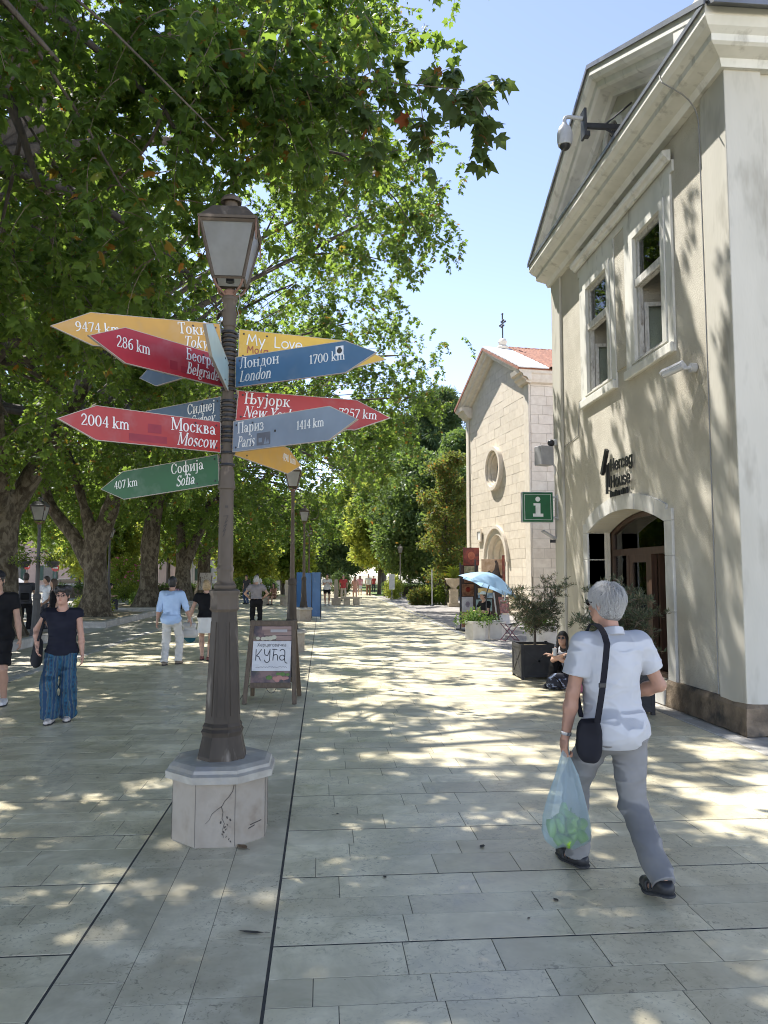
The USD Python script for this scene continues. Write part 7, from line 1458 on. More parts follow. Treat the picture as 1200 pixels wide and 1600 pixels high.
person('person in white shirt standing beside the young man with the backpack', (-8.6, 25.0), 2.4, 1.68, top='tee', top_m=cwh, bottom='trousers', bottom_m=cdk, shoe_m=BLSHOE, res=.018)
person('long-haired woman in dark dress half hidden behind the woman in blue trousers', (-7.2, 21.5), 2.2, 1.62, hand_r=(.2, .3, 1.0), hair='long', hair_c=(.06, .035, .02), top='tank', top_m=BLACKC, bottom='skirt', bottom_m=BLACKC, shoe_m=BLSHOE, res=.016)
person('person in dark clothes with a hat sitting at the kiosk table beside the forked trunk', (-9.6, 35.3, .05), -1.2, 1.70, drop=.40, lean=.2, foot_l=(-.1, .42), foot_r=(.1, .42), knees=((-.1, 1, .5), (.1, 1, .5)), hand_l=(-.1, .38, .75), hand_r=(.1, .38, .75), top='tee', top_m=BLACKC, bottom='trousers', bottom_m=cdk, shoe_m=BLSHOE, seat=True, hat='cap', res=.018)
# ================================================================ street furniture
def lamp_post(label, x, y, frame, foot_mat, z_l=3.735, group=None, rest=True, s=.92, base=.5):
    t = thing('street_lamp', label, 'street lamp', (x, y, 0), 0, group)
    part(t, 'foot', lathe([(oc(.15), base), (oc(.15), base + .03), (oc(.125), base + .16), (oc(.132), base + .19), (oc(.115), base + .24)], 8, O8), foot_mat); part(t, 'column', lathe([(oc(.112), base + .24), (oc(.082), base + 1.0), (oc(.097), base + 1.02), (oc(.09), base + 1.10), (oc(.075), base + 1.15)], 8, O8), foot_mat)
    part(t, 'shaft', lathe([(.056, base + 1.15), (.05, base + 1.8), (.06, base + 1.83), (.045, base + 1.9), (.038, z_l - .12), (.05, z_l - .1), (.05, z_l - .03), (.036, z_l)], 18), frame, smooth=30)
    lantern(t, z_l, s, frame); return t
PALEIRON = mat('pale_painted_iron', (.22, .20, .17), (.30, .27, .23), scale=5, rough=.55); DKIRON = mat('black_painted_iron', (.03, .03, .03), (.05, .048, .045), scale=6, rough=.5)
l1 = lamp_post('brown lantern lamp post standing behind the sandwich board', -.69, 17.7, IRONB, IRONB2, 3.66)
copy_of(l1, 'street_lamp', (-.70, 29.2, 0), 0, 'brown lantern lamp post on its own plinth in front of the blue panels')
copy_of(l1, 'street_lamp', (-.72, 41.2, 0), 0, 'farthest lantern lamp post of the promenade, showing above the blue panels')
PLP = thing('stone_plinth', 'octagonal stone plinth under the lamp post behind the sandwich board', 'plinth', (-.69, 17.7, 0)); part(PLP, 'body', lathe([(oc(.29), -.03), (oc(.29), .41)], 8, O8), PED); part(PLP, 'cap', lathe([(oc(.29), .411), (oc(.335), .42), (oc(.335), .465), (oc(.30), .50), (oc(.27), .503)], 8, O8), PEDCAP)
copy_of(PLP, 'stone_plinth', (-.70, 29.2, 0), 0, 'octagonal stone plinth under the lamp post in front of the blue panels'); copy_of(PLP, 'stone_plinth', (-.72, 41.2, 0), 0, 'octagonal stone plinth of the farthest promenade lamp post, behind the blue panels')
lr = lamp_post('slim pale lamp post at the right edge of the promenade far off', 5.58, 55.2, PALEIRON, PALEIRON, 3.2, s=.9, base=0)
ll = lamp_post('dark lamp post with two hanging flower baskets at the far left', -7.35, 20.6, DKIRON, DKIRON, 3.05, s=.95, base=.1)
lb = lamp_post('dark lamp post between the forked trunk and the pale mottled trunk', -8.95, 33.2, DKIRON, DKIRON, 3.2, s=.85, base=.13)
lamp_post('dark slim lamp post just right of the pale mottled trunk', -8.62, 40.1, DKIRON, DKIRON, 3.35, s=.85, base=.13)
for s, lab in ((-1, 'hanging flower basket left of the far-left lamp post'), (1, 'hanging flower basket right of the far-left lamp post')):
    b = thing('flower_basket', lab, 'flower basket', (-7.35 + s * .36, 20.6, 2.05)); part(b, 'bowl', lathe([(.0, -.14), (.10, -.12), (.17, .0), (.18, .03)], 14), DKIRON, smooth=40); part(b, 'arm', tube(bezier((-s * .32, 0, .25), (-s * .1, 0, .35), (0, 0, .05), n=7), .012, 6), DKIRON); rng = np.random.default_rng(30 + s); scatter(b, 'plants', CL_SMALL, rng.normal(size=(14, 3)) * [.11, .11, .06] + [0, 0, .06], rng, LF_MID, .5, .8, tilt=1)
tw = thing('globe_lamp', 'park lamp with two white globes behind the two-stemmed plane', 'street lamp', (-10.2, 60.0, 0)); part(tw, 'pole', cat(tube([(-.12, 0, 0), (-.12, 0, 3.1)], .05, 8), tube([(.25, 0, 0), (.25, 0, 2.9)], .05, 8)), flat('pole_white', (.55, .55, .55), .5))
for dx, z in ((-.12, 3.3), (.25, 3.1)): part(tw, 'globe', sphere((dx, 0, z), .24, 2), flat('globe_white', (.72, .72, .70), .3), smooth=True)

# ---- sandwich board
WDB = mat('stained_board_wood', (.055, .037, .021), (.095, .066, .040), scale=5, rough=.6, stretch=(6, 6, 1), bump=.2)
sbz = thing('sandwich_board', 'wooden sandwich board with hand-lettered white poster Кућа beside the signpost', 'sandwich board', (-.68, 10.95, 0), -.06)
def panel_frame(sgn):
    g = sub_xform(sbz, 'leaf', 'front leaf carrying the poster' if sgn < 0 else 'bare back leaf'); tilt = .30 * sgn; R_ = lambda m: mv(rot(m, tilt, [1, 0, 0]), 0, .03 * sgn, 1.10)
    w = .285; wb = .325
    for s in (-1, 1): part(g, 'stile', R_(rot(bx(-.03, .03, -.016, .016, -1.145, 0, .003), s * -.045, [0, 1, 0]).apply_translation([s * w, 0, 0])), WDB)
    part(g, 'top_rail', R_(bx(-w + .02, w - .02, -.0155, .0155, -.075, -.003, .003)), WDB); part(g, 'bottom_rail', R_(bx(-wb + .045, wb - .045, -.0155, .0155, -.93, -.86, .003)), WDB)
    return g, R_
gb, RB = panel_frame(1); part(gb, 'back_panel', RB(bx(-.27, .27, -.004, .004, -.86, -.075)), flat('board_back', (.03, .028, .025), .8))
gf, RF = panel_frame(-1)
part(gf, 'photo_panel', RF(bx(-.272, .272, -.004, .004, -.86, -.075)), mat('printed_food_photo', (.035, .03, .035), (.16, .10, .09), scale=5, rough=.4, lo=.4, hi=.6, c3=(.10, .12, .05), s3=4, f3=.56))
part(gf, 'white_poster', RF(bx(-.262, .262, -.007, -.0045, -.70, -.29)), mat('poster_paper', (.42, .42, .43), (.50, .50, .50), scale=5, rough=.5))
part(gf, 'print_planks', RF(cat(bx(-.15, .265, -.0055, -.0042, -.14, -.085), bx(-.12, .265, -.0055, -.0042, -.205, -.15), bx(.05, .265, -.0055, -.0042, -.28, -.215))), mat('printed_wood', (.17, .11, .09), (.26, .18, .15), scale=3, rough=.4, stretch=(.6, 1, 6)))
part(gf, 'print_garlic', RF(cat([sphere((x, -.0052, z), r, 1, (1, .05, .8)) for x, z, r in ((-.13, -.255, .035), (-.08, -.25, .035), (-.03, -.25, .04), (.02, -.235, .038), (-.20, -.25, .03))])), flat('print_pale', (.42, .40, .30), .4), smooth=True)
part(gf, 'print_arrow', RF(bx(-.03, .20, -.0062, -.0054, -.165, -.125)), flat('print_grey', (.30, .28, .27), .4))
part(gf, 'print_ham', RF(cat([sphere((x, -.0052, z), r, 1, (1, .05, .7)) for x, z, r in ((.06, -.80, .04), (.12, -.79, .045), (.18, -.80, .04), (.09, -.83, .035), (.22, -.795, .03))])), flat('print_pink', (.36, .17, .14), .4), smooth=True)
part(gf, 'print_greens', RF(cat([sphere((x, -.005, z), r, 1, (1, .05, .7)) for x, z, r in ((-.02, -.79, .045), (.16, -.745, .04), (.23, -.75, .03), (.10, -.74, .03))])), flat('print_green', (.08, .15, .03), .4), smooth=True)
INK = flat('brush_ink', (.02, .02, .025), .6)
def on_leaf(m, x, z): return RF(onto(m, (x, -.0072, z), (1, 0, 0), (0, 0, 1)))
def arcp(cx, cy, rx, ry, a0, a1, n=12): return [(cx + rx * math.cos(math.radians(a)), cy + ry * math.sin(math.radians(a))) for a in np.linspace(a0, a1, n)]
KU = [[(0, .15), (.0, 0)], [(.075, .15), (.01, .06), (.04, .05), (.065, .0)], [(.115, .15)] + arcp(.15, .11, .035, .045, 180, 290) + [(.19, .14)], [(.19, .15), (.19, .02)] + arcp(.155, .01, .035, .04, 0, -170), [(.225, .15), (.285, .15)], [(.245, .15), (.235, 0)], [(.24, .06)] + arcp(.27, .05, .028, .03, 140, 0) + [(.298, 0)], arcp(.36, .11, .035, .04, 150, 0) + [(.395, .0), (.405, -.03), (.43, -.04)], arcp(.36, .035, .035, .035, 30, 350)]
part(gf, 'big_word', on_leaf(mono(KU, .011), -.215, -.555), INK)
m = meshkit.text_mesh('Херцеговачка', .048, .001); m.apply_scale([.95 * .42 / (m.bounds[1][0]), 1, 1]); part(gf, 'small_word', on_leaf(m, -.205, -.365), INK)
rw_ = random.Random(3); part(gf, 'fine_print', on_leaf(mono([[(x, rw_.uniform(0, .012)), (x + .010, rw_.uniform(0, .012))] for x in np.arange(0, .42, .013)], .004), -.21, -.655), INK)
part(sbz, 'chain', tube(bezier((-.08, -.20, .22), (0, -.10, .02), (.08, -.20, .22), n=12), .004, 5), IRON)

# ---- square black planters with olive trees
PLB = mat('black_planter_wood', (.012, .012, .013), (.022, .022, .024), scale=6, rough=.6, bump=.2)
def planter(label, x, y, w=.62, h=.585):
    t = thing('square_planter', label, 'planter', (x, y, 0)); c = .05
    for sx in (0, 1):
        for sy in (0, 1): part(t, 'corner_post', bx(sx * (w - c), sx * (w - c) + c, sy * (w - c), sy * (w - c) + c, 0, h, .004), PLB)
    for s in (0, 1):
        part(t, 'side_panel', bx(c, w - c, .012 + s * (w - .036), .024 + s * (w - .036), .05, h - .02), PLB); part(t, 'side_panel', bx(.012 + s * (w - .036), .024 + s * (w - .036), c, w - c, .05, h - .02), PLB)
        for z in (.04, h - .07): part(t, 'rail', bx(c, w - c, .002 + s * (w - .03), .028 + s * (w - .03), z, z + .055), PLB); part(t, 'rail', bx(.002 + s * (w - .03), .028 + s * (w - .03), c, w - c, z, z + .055), PLB)
    L_ = math.hypot(w - .1, h - .165); an = math.atan2(h - .165, w - .1)
    for sg in (1, -1): part(t, 'cross_brace', mv(rot(bx(.003, .011, -L_ / 2, L_ / 2, -.016, .016), sg * an, [1, 0, 0]), 0, w / 2, (h + .025) / 2), PLB)
    for sg in (1, -1): part(t, 'cross_brace', mv(rot(bx(-L_ / 2, L_ / 2, .003, .011, -.016, .016), sg * an, [0, 1, 0]), w / 2, 0, (h + .025) / 2), PLB)
    part(t, 'soil', bx(.03, w - .03, .03, w - .03, h - .12, h - .06), SOIL); return t
planter('black square planter of the olive tree beside the seated woman', 3.30, 12.70); planter('black square planter half hidden behind the walking man', 3.52, 9.42)
OLIVE = leaf_mat('olive_leaf', (.055, .075, .045), (.12, .15, .10), (.20, .22, .17), transl=(.16, .2, .08), tw=.25, odd_at=.85)
OL = [sprig(R0g, 'needle', 46, .34, .078, .1, .6) for _ in range(5)]
for o_ in OL: o_[0].vertices[:, 2] *= -1; o_[1].vertices[:, 2] *= -1; o_[0].faces = o_[0].faces[:, ::-1]
def olive(label, x, y, z0, h, r, seed, n=120, bare=.42):
    rng = np.random.default_rng(seed); t = thing('olive_tree', label, 'olive tree', (x, y, z0)); stem = bezier((0, 0, -.05), (.03, .02, h * .3), (-.02, .0, h * .55), n=7); part(t, 'trunk', tube(stem, np.linspace(.026, .014, 7), 8), DBARK, smooth=True)
    br, P = [], []
    for k in range(22):
        a = k * 2.4 + rng.uniform(-.4, .4); b0 = stem[rng.integers(3, 7)]; e = np.array([math.cos(a) * r * rng.uniform(.4, 1), math.sin(a) * r * rng.uniform(.4, 1), h * rng.uniform(bare, 1.0)]); pth = limb_path(b0, e, rng, 6, .0) if False else bezier(b0, (b0 + e) / 2 + np.array([0, 0, -.03]), e, n=6); br.append(tube(pth, np.linspace(.009, .003, 6), 5, False))
        for q in range(max(1, n // 22)): P.append(pth[rng.integers(2, 6)] + rng.normal(size=3) * .04)
    part(t, 'branches', cat(br), DBARK); scatter(t, 'foliage', OL, np.array(P), rng, OLIVE, .55, .95, tilt=.7); return t
olive('young olive tree in the black planter beside the seated woman', 3.62, 13.02, .50, 1.06, .50, 1, 200, .30); olive('bushy olive tree behind the walking man, in front of the doorway', 3.84, 9.75, .50, 1.22, .56, 2, 340, .12)

# ---- blue notice panels, benches, pillars
BLUEP = mat('blue_panel_paint', (.012, .085, .22), (.02, .11, .27), scale=2, rough=.45, c3=(.05, .13, .27), s3=6, f3=.6)
bpn = thing('blue_panels', 'tall bright blue notice panels standing on the promenade around the lamp post', 'notice board', (-1.06, 31.4, 0))
for i, (x0, y0, x1, y1, h) in enumerate(((0, 0, .32, .12, 1.82), (.36, -.25, .64, -.55, 1.80), (.64, -.55, 1.0, -.95, 1.82))):
    L_ = math.hypot(x1 - x0, y1 - y0); m = rotz(bx(0.012, L_ - .012, -.02, .02, .08, h, .005), math.atan2(y1 - y0, x1 - x0)); part(bpn, 'panel', mv(m, x0, y0, 0), BLUEP)
for x, y in ((0, 0), (.34, .12), (.36, -.27), (.64, -.57), (1.0, -.97)): part(bpn, 'leg', bx(x - .02, x + .02, y - .02, y + .02, 0, 1.78), IRON)
BST = stone_mat('bench_stone', (.42, .37, .29), (.52, .46, .37), (.33, .28, .22), rough=.7)
def bench(label, x, y, L_):
    t = thing('stone_bench', label, 'bench', (x, y, 0)); part(t, 'seat', bx(0, L_, -.24, .24, .36, .46, .01), BST)
    for q in (.15, L_ - .5): part(t, 'block', bx(q, q + .36, -.2, .2, 0, .359, .01), BST)
bench('low stone bench right of the stone pillar at the end of the promenade', 1.05, 44.0, 1.2); bench('low stone bench under the seated woman in brown', -3.6, 44.5, 1.7)
def pillar(label, x, y, h):
    t = thing('stone_pillar', label, 'pillar', (x, y, 0)); part(t, 'base', bx(-.26, .26, -.24, .24, 0, .38, .01), BST); part(t, 'shaft', lathe([(oc(.17), .381), (oc(.15), h * .8), (oc(.12), h)], 4, PI / 4), BST)
pillar('stone pillar beside the bench right of the man in white shirt', .78, 44.2, 1.45); pillar('stone pillar between the bench and the blue panels', -1.95, 43.2, 1.42)
sp_ = thing('information_post', 'slim pale upright panel beside the promenade far off, left of the distant lamp', 'sign', (4.5, 50, 0)); part(sp_, 'panel', bx(-.18, .18, -.03, .03, .75, 1.75, .01), flat('pale_panel', (.5, .5, .48), .5)); part(sp_, 'post', bx(-.03, .03, -.02, .02, 0, .749), ZINC)
tp = thing('thin_pole', 'thin pale pole in front of the dark evergreen', 'pole', (6.02, 42.2, 0)); part(tp, 'rod', tube([(0, 0, 0), (0, 0, 2.0)], .035, 8), flat('pale_panel', (.5, .5, .48), .5)); part(tp, 'foot', lathe([(.12, 0), (.12, .03), (.04, .06)], 12), ZINC)
ur = thing('stone_urn', 'large carved stone urn with spiky plants on a pedestal by the church', 'urn', (7.05, 41.2, 0)); USM = stone_mat('urn_stone', (.46, .38, .27), (.56, .47, .35), (.36, .29, .2), rough=.8); part(ur, 'pedestal', cat(bx(-.3, .3, -.3, .3, 0, .2, .01), bx(-.22, .22, -.22, .22, .201, .95, .01)), USM); part(ur, 'bowl', lathe([(.18, .951), (.14, 1.0), (.2, 1.08), (.38, 1.25), (.42, 1.42), (.48, 1.48), (.46, 1.52), (.36, 1.5)], 20), USM, smooth=35)
rng = np.random.default_rng(12); sk = []
for k in range(70):
    a = rng.random() * 2 * PI; e = np.array([math.cos(a) * rng.uniform(.25, .7), math.sin(a) * rng.uniform(.25, .7), 1.5 + rng.uniform(.1, .75)]); sk.append(tube(bezier((math.cos(a) * .1, math.sin(a) * .1, 1.45), (math.cos(a) * .2, math.sin(a) * .2, e[2] + .1), e, n=5), [.03, .03, .025, .015, .004], 3, False))
part(ur, 'spiky_plant', cat(sk), LF_LIGHT, kind='stuff')

# ---- the art stall
def painting(name, label, x, y, z, w, h, yaw, mats, blobs=(), tilt=0.0):
    """a canvas standing or hanging: loc is its lower middle; front faces -y before turning"""
    t = thing(name, label, 'painting', (x, y, z), yaw, None); Rt = lambda m: rot(m, -tilt, [1, 0, 0])
    part(t, 'canvas', Rt(bx(-w / 2, w / 2, 0, .03, 0, h, .004)), mats[0])
    for bxs, mm in blobs: part(t, 'painted_shape', Rt(onto(prism(affinity.scale(bxs, w, h, origin=(0, 0)), .002), (0, -.001, 0), (1, 0, 0), (0, 0, 1))), mm)
    return t
def pm(name, a, b, sc=6, c3=None): return mat('paint_' + name, a, b, scale=sc, rough=.35, lo=.4, hi=.6, c3=c3, s3=9)
P_RED = pm('dark_red', (.07, .006, .005), (.22, .03, .015), 5); P_WARM = pm('warm', (.35, .20, .10), (.50, .33, .2)); P_DARK = pm('dark', (.02, .012, .01), (.06, .03, .02)); P_TEAL = pm('teal', (.10, .17, .17), (.22, .30, .28)); P_PALE = pm('pale', (.42, .40, .40), (.52, .50, .5)); P_FLOW = pm('flowers', (.10, .04, .03), (.35, .10, .07), 14, (.4, .33, .25)); P_YEL = pm('ochre', (.35, .24, .08), (.5, .38, .16)); P_BLUE = pm('sea', (.06, .12, .18), (.25, .32, .36), 7); P_GRN = pm('greenish', (.12, .14, .07), (.3, .26, .16), 9); P_BRN = pm('brown', (.10, .045, .025), (.24, .12, .06), 8)
face = Point(0, .55).buffer(.22, 10); nude = Polygon([(-.4, .05), (-.15, .42), (-.02, .3), (.1, .45), (.16, .75), (.12, .92), (.22, .95), (.3, .78), (.33, .5), (.42, .05)])
sdx, sdy = 4.58, 23.9
stand = thing('display_stand', 'tall narrow display stand hung with paintings in front of the church', 'stand', (sdx, sdy, 0), .25)
for x in (-.30, .30): part(stand, 'post', bx(x - .02, x + .02, -.02, .02, .05, 2.1, .003), IRON); part(stand, 'foot', bx(x - .02, x + .02, -.30, .30, 0, .05, .003), IRON)
for z in (.25, 1.1, 2.0): part(stand, 'crossbar', bx(-.279, .279, -.012, .012, z, z + .03), IRON)
part(stand, 'backboard', bx(-.275, .275, -.008, .008, .30, 2.0, .003), flat('dark_backboard', (.05, .03, .022), .7))
def on_stand(dx, z, dy=-.06): c, s = math.cos(.25), math.sin(.25); return (sdx + c * dx - s * dy, sdy + s * dx + c * dy, z)
K = 'painting'
painting(K, 'dark red painting of a glowing face at the very top of the stand', *on_stand(.06, 2.02), .54, .56, .25, (P_RED,), [(face, pm('ember', (.25, .05, .02), (.4, .11, .05)))])
painting(K, 'small dim brown painting just below the red one on the stand', *on_stand(-.0, 1.72), .36, .28, .25, (P_GRN,)); painting(K, 'narrow brown painting with a dark arch on the stand', *on_stand(.0, 1.48), .36, .22, .25, (P_BRN,))
painting(K, 'dark red and brown painting in the middle of the stand', *on_stand(-.06, 1.06), .40, .38, .25, (P_BRN,), [(face, P_RED)]); painting(K, 'pale drawing of a flower on the stand', *on_stand(-.08, .58), .38, .46, .25, (P_PALE,), [(Point(0, .5).buffer(.2, 10), pm('smoke', (.2, .17, .2), (.3, .27, .3)))])
painting(K, 'ochre painting low on the stand', *on_stand(-.1, .34), .36, .22, .25, (P_YEL,)); painting(K, 'small red flower painting at the bottom of the stand', *on_stand(-.08, .10), .40, .22, .25, (P_FLOW,))
painting(K, 'painting of a dark reclining figure on warm ground, top right of the stall', 5.12, 23.0, 1.62, .66, .58, .1, (P_WARM,), [(nude, P_DARK), (sbox(-.5, 0, .5, .16), P_DARK)])
painting(K, 'tall narrow red framed canvas seen edge-on beside the reclining figure', 5.46, 22.9, 1.50, .10, .82, .6, (P_RED,)); painting(K, 'small dark landscape left of the umbrella handle', 4.98, 23.1, 1.36, .50, .24, .1, (P_DARK,))
painting(K, 'sea painting with blue water behind the umbrella', 4.95, 23.2, 1.02, .46, .30, .1, (P_BLUE,), [(sbox(-.5, .55, .5, 1), P_YEL)]); painting(K, 'teal seascape in the middle of the stall', 4.92, 23.25, .62, .50, .36, .1, (P_TEAL,)); painting(K, 'painting of pale and dark flowers lowest in the stall', 4.88, 23.3, .30, .52, .30, .1, (P_FLOW,))
ez = thing('display_stand', 'second display rack behind the umbrella holding the sea paintings', 'stand', (5.0, 23.42, 0), .1)
for x in (-.32, .50): part(ez, 'post', bx(x - .02, x + .02, -.02, .02, 0, 2.2, .003), IRON)
part(ez, 'backboard', bx(-.295, .475, -.008, .008, .34, 1.58, .003), flat('dark_backboard', (.05, .03, .022), .7))
for z in (.28, 1.0, 1.6): part(ez, 'crossbar', bx(-.299, .479, -.012, .012, z, z + .03), IRON)
el_ = thing('easel', 'white easel with leaning prints under the right side of the umbrella', 'easel', (5.12, 21.4, 0), .45)
for x in (-.2, .2): part(el_, 'leg', rot(bx(x - .018, x + .018, -.012, .012, 0, 1.25, .003), -.2, [1, 0, 0]), flat('easel_white', (.6, .58, .56), .6))
part(el_, 'back_leg', rot(bx(-.018, .018, .25, .27, 0, 1.15, .003), .22, [1, 0, 0], (0, .25, 0)), flat('easel_white', (.6, .58, .56), .6)); part(el_, 'ledge', bx(-.25, .25, .0, .07, .34, .37), flat('easel_white', (.6, .58, .56), .6))
painting('print', 'reddish print leaning on the white easel', 5.13, 21.36, .66, .34, .46, .45, (P_FLOW,), tilt=.2); painting('print', 'pale sketch below the reddish print on the easel', 5.12, 21.33, .36, .34, .26, .45, (P_PALE,), tilt=.2)
# umbrella
UMB = usdkit.material(stage, L + 'pale_blue_umbrella', {'p': ('principled_bsdf', {'base_color': (.36, .55, .72), 'roughness': .6}), 't': ('translucent_bsdf', {'color': (.42, .64, .86)}), 'm': ('mix_closure', {'fac': .4})}, [('p.BSDF', 'm.closure1'), ('t.BSDF', 'm.closure2')], surface='m.closure')
um = thing('umbrella', 'tilted pale blue umbrella shading the street artist', 'umbrella', (4.86, 21.7, 0)); tl = lambda m: mv(rot(m, .38, [0, 1, 0]), 0, 0, 0); n_ = 8; r_, hgt, top = .92, .42, 1.76
for k in range(n_):
    V, F = [], []; a0, a1 = k * 2 * PI / n_, (k + 1) * 2 * PI / n_; m_ = 6
    for i in range(m_ + 1):
        u = i / m_; rr_ = r_ * u; zz_ = -hgt * u ** 1.7
        for j in range(m_ + 1):
            w_ = j / m_; p = (1 - w_) * np.array([math.cos(a0), math.sin(a0)]) + w_ * np.array([math.cos(a1), math.sin(a1)]); sagk = 1 - .07 * math.sin(PI * w_) * u; V.append([p[0] * rr_ * sagk, p[1] * rr_ * sagk, zz_ + .03 * math.sin(PI * w_) * u])
    for i in range(m_):
        for j in range(m_): q = i * (m_ + 1) + j; F += [[q, q + m_ + 1, q + m_ + 2], [q, q + m_ + 2, q + 1]]
    part(um, 'canopy_panel', mv(rot(TM(V, F), .38, [0, 1, 0]), 0, 0, top), UMB, smooth=True)
    part(um, 'rib', mv(rot(tube([(math.cos(a0) * r_ * u, math.sin(a0) * r_ * u, -hgt * u ** 1.7 - .008) for u in np.linspace(0, 1, 6)], .005, 5), .38, [0, 1, 0]), 0, 0, top), IRON)
part(um, 'pole', tube([(.38 * -1.6 * .0 - .0, 0, top), (-.20, 0, 1.2), (-.22, 0, .02)], .016, 8), IRON); part(um, 'tip', mv(rot(lathe([(.02, 0), (.012, .06), (.0, .1)], 8), .38, [0, 1, 0]), 0, 0, top), IRON); part(um, 'foot', mv(lathe([(.2, 0), (.2, .05), (.05, .08)], 16), -.22, 0, 0), IRON)
# planters of white stone
PLW = mat('cast_stone_planter', (.50, .47, .42), (.58, .55, .50), scale=5, rough=.8, bump=.15, bscale=60)
def hexpot(label, x, y, r, h, n=6, green=True, seed=0):
    t = thing('stone_planter', label, 'planter', (x, y, 0)); part(t, 'pot', lathe([(r * .96, 0), (r * 1.0, h - .06), (r * 1.04, h - .05), (r * 1.04, h), (r * .9, h), (r * .88, h - .08)], n, PI / n + PI / 6), PLW); part(t, 'soil', lathe([(r * .87, h - .10), (r * .87, h - .075)], n, PI / n + PI / 6), SOIL)
    if green: rng = np.random.default_rng(seed); scatter(t, 'plants', CL_SMALL, rng.normal(size=(40, 3)) * [r * .5, r * .5, .07] + [0, 0, h + .06], rng, LF_HEDGE, .5, .9, tilt=1)
    return t
hexpot('white hexagonal stone planter with dark green plants in front of the art stall', 4.14, 20.55, .32, .50, 6, True, 3); hexpot('second pale stone planter behind the hexagonal one, under the umbrella', 4.68, 20.95, .34, .46, 6, False)
hexpot('round pale stone pot behind the olive tree near the church', 5.35, 18.6, .38, .5, 16, True, 5)
fsn = thing('folding_stool', 'small folding stool with crossed pinkish legs beside the stone planter', 'stool', (4.95, 20.2, 0), .2); STP = flat('stool_metal', (.16, .06, .08), .5)
for y in (-.16, .16): part(fsn, 'leg', tube([(-.2, y, .0), (.2, y, .45)], .012, 6), STP); part(fsn, 'leg', tube([(.2, y * .9, .0), (-.2, y * .9, .45)], .012, 6), STP)
part(fsn, 'seat', TM(np.vstack([[(x, -.17, .45 - .04 * math.cos(x * 7.8)), (x, .17, .45 - .04 * math.cos(x * 7.8))] for x in np.linspace(-.2, .2, 9)]), [f for i in range(8) for f in ([2 * i, 2 * i + 2, 2 * i + 3], [2 * i, 2 * i + 3, 2 * i + 1])]), BLACKC, smooth=True); part(fsn, 'foot_bar', tube([(-.2, -.16, .012), (-.2, .16, .012)], .01, 6), STP); part(fsn, 'foot_bar', tube([(.2, -.15, .012), (.2, .15, .012)], .01, 6), STP)
# stroller, sketch board, bed stones and leaves
strl = thing('stroller', 'dark baby stroller with pink striped hood beyond the couple', 'stroller', (-7.0, 38.3, 0), .5); 
part(strl, 'seat', rot(bx(-.22, .22, -.3, .25, .38, .50, .04), .2, [1, 0, 0], (0, 0, .4)), BLACKC); part(strl, 'hood', mv(lathe([(.30, 0), (.28, .14), (.2, .25), (.0, .3)], 14, sy=1.1), 0, .1, .75), mat('cloth_hood_stripe', (.45, .28, .34), (.06, .02, .04), scale=8, lo=.48, hi=.52, rough=.8, stretch=(1, 1, .1)), smooth=40); part(strl, 'backrest', rot(bx(-.2, .2, .2, .26, .45, .95, .02), -.25, [1, 0, 0], (0, .2, .45)), BLACKC)
for x in (-.25, .25):
    part(strl, 'frame_side', tube([(x, -.35, .1), (x, .1, .5), (x, .45, 1.02)], .014, 6), IRON)
    for y in (-.35, .3): part(strl, 'wheel', mv(rot(lathe([(.06, -.02), (.11, -.02), (.12, 0), (.11, .02), (.06, .02)], 14), PI / 2, [0, 1, 0]), x, y, .12), TYRE, smooth=40)
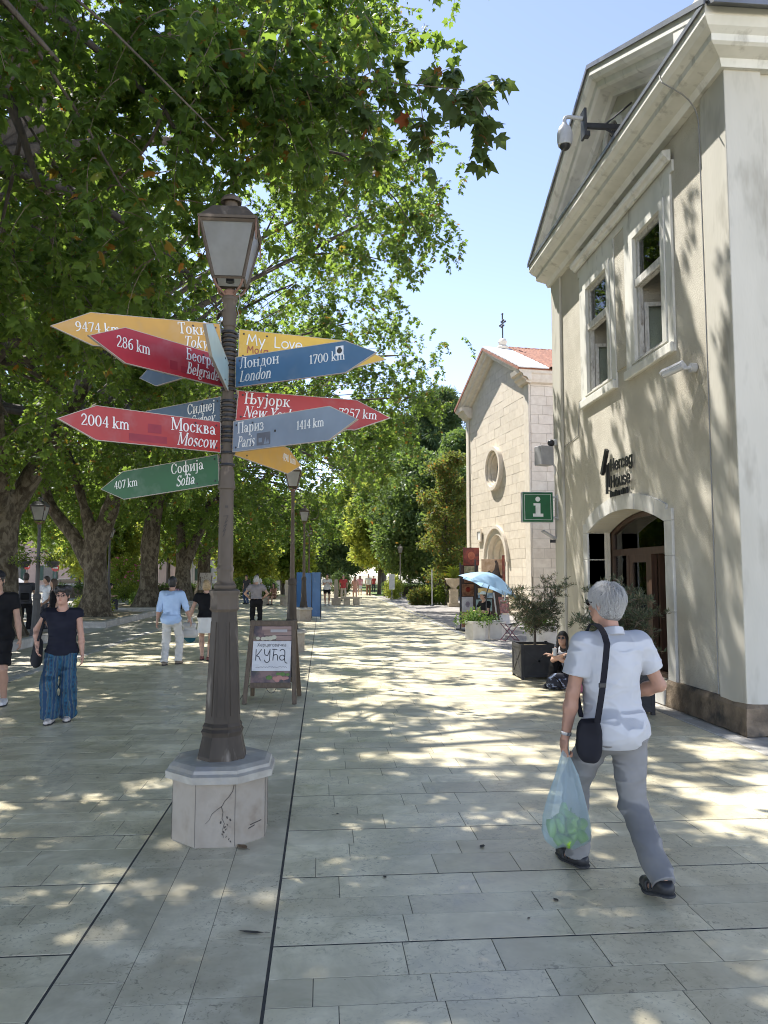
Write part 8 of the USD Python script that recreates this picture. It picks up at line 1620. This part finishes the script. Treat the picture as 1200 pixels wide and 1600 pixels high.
skb = thing('sketch_board', 'pale sketch board leaning beside the farthest plane trunk', 'board', (-7.35, 49.0, 0), -.2); part(skb, 'board', rot(bx(-.42, .42, 0, .03, .75, 1.85, .005), -.15, [1, 0, 0]), mat('sketch_paper', (.5, .46, .42), (.22, .18, .16), scale=9, lo=.5, hi=.62, rough=.8))
for x in (-.35, .35): part(skb, 'leg', rot(bx(x - .02, x + .02, .03, .06, 0, 1.6), -.12, [1, 0, 0]), WDB)
rl_ = random.Random(8); FALL = flat('fallen_leaf_brown', (.16, .10, .05), .8); FALL2 = flat('fallen_leaf_dark', (.05, .045, .035), .8)
for i, (x, y, s, m_, lab) in enumerate(((-.27, 3.93, .085, FALL2, 'dark curled fallen leaf lying by the right-hand seam of the middle band'), (1.02, 5.0, .06, FALL2, 'dark fallen leaf on the paving left of the carrier bag'), (-.47, 5.10, .10, FALL, 'brown scrap of leaf at the foot of the cracked plinth'), (3.0, 4.9, .07, FALL, 'small dry leaf on the paving right of the walking man'), (2.0, 3.3, .06, FALL, 'brown leaf on the paving below the walking man'), (-1.95, 3.3, .05, FALL2, 'small dark leaf on the paving lower left'))):
    t = thing('fallen_leaf', lab, 'leaf', (x, y, .004), rl_.random() * 6); LV, LF = leaf_geo('oval' if i else 'needle'); v = LV * s * ([1.6, 1.6, 1] if i == 0 else [1, 1, 1]); v[:, 2] = np.abs(v[:, 2]) * .8 + .002; part(t, 'blade', TM(v, LF), m_); part(t, 'petiole', tube([(0, 0, .004), (0, -s * .3, .006)], .0012, 4), m_)
lt = thing('leaf_litter', None, None, (0, 0, 0), kind='stuff'); rng = np.random.default_rng(40); LV, LF = leaf_geo('oval'); V, F, o = [], [], 0
for _ in range(170):
    x, y = (rng.uniform(-7, -5.2), rng.uniform(9, 40)) if rng.random() < .45 else (rng.uniform(-5, 4.2), rng.uniform(2.5, 26)); s = rng.uniform(.012, .045); a = rng.random() * 6.3; v = LV * s; v[:, 2] = np.abs(v[:, 2]) * .8 + .004; v = v @ np.array([[math.cos(a), math.sin(a), 0], [-math.sin(a), math.cos(a), 0], [0, 0, 1]]); V.append(v + [x, y, 0]); F.append(LF + o); o += len(LV)
part(lt, 'scraps', TM(np.vstack(V), np.vstack(F)), FALL2, kind='stuff')
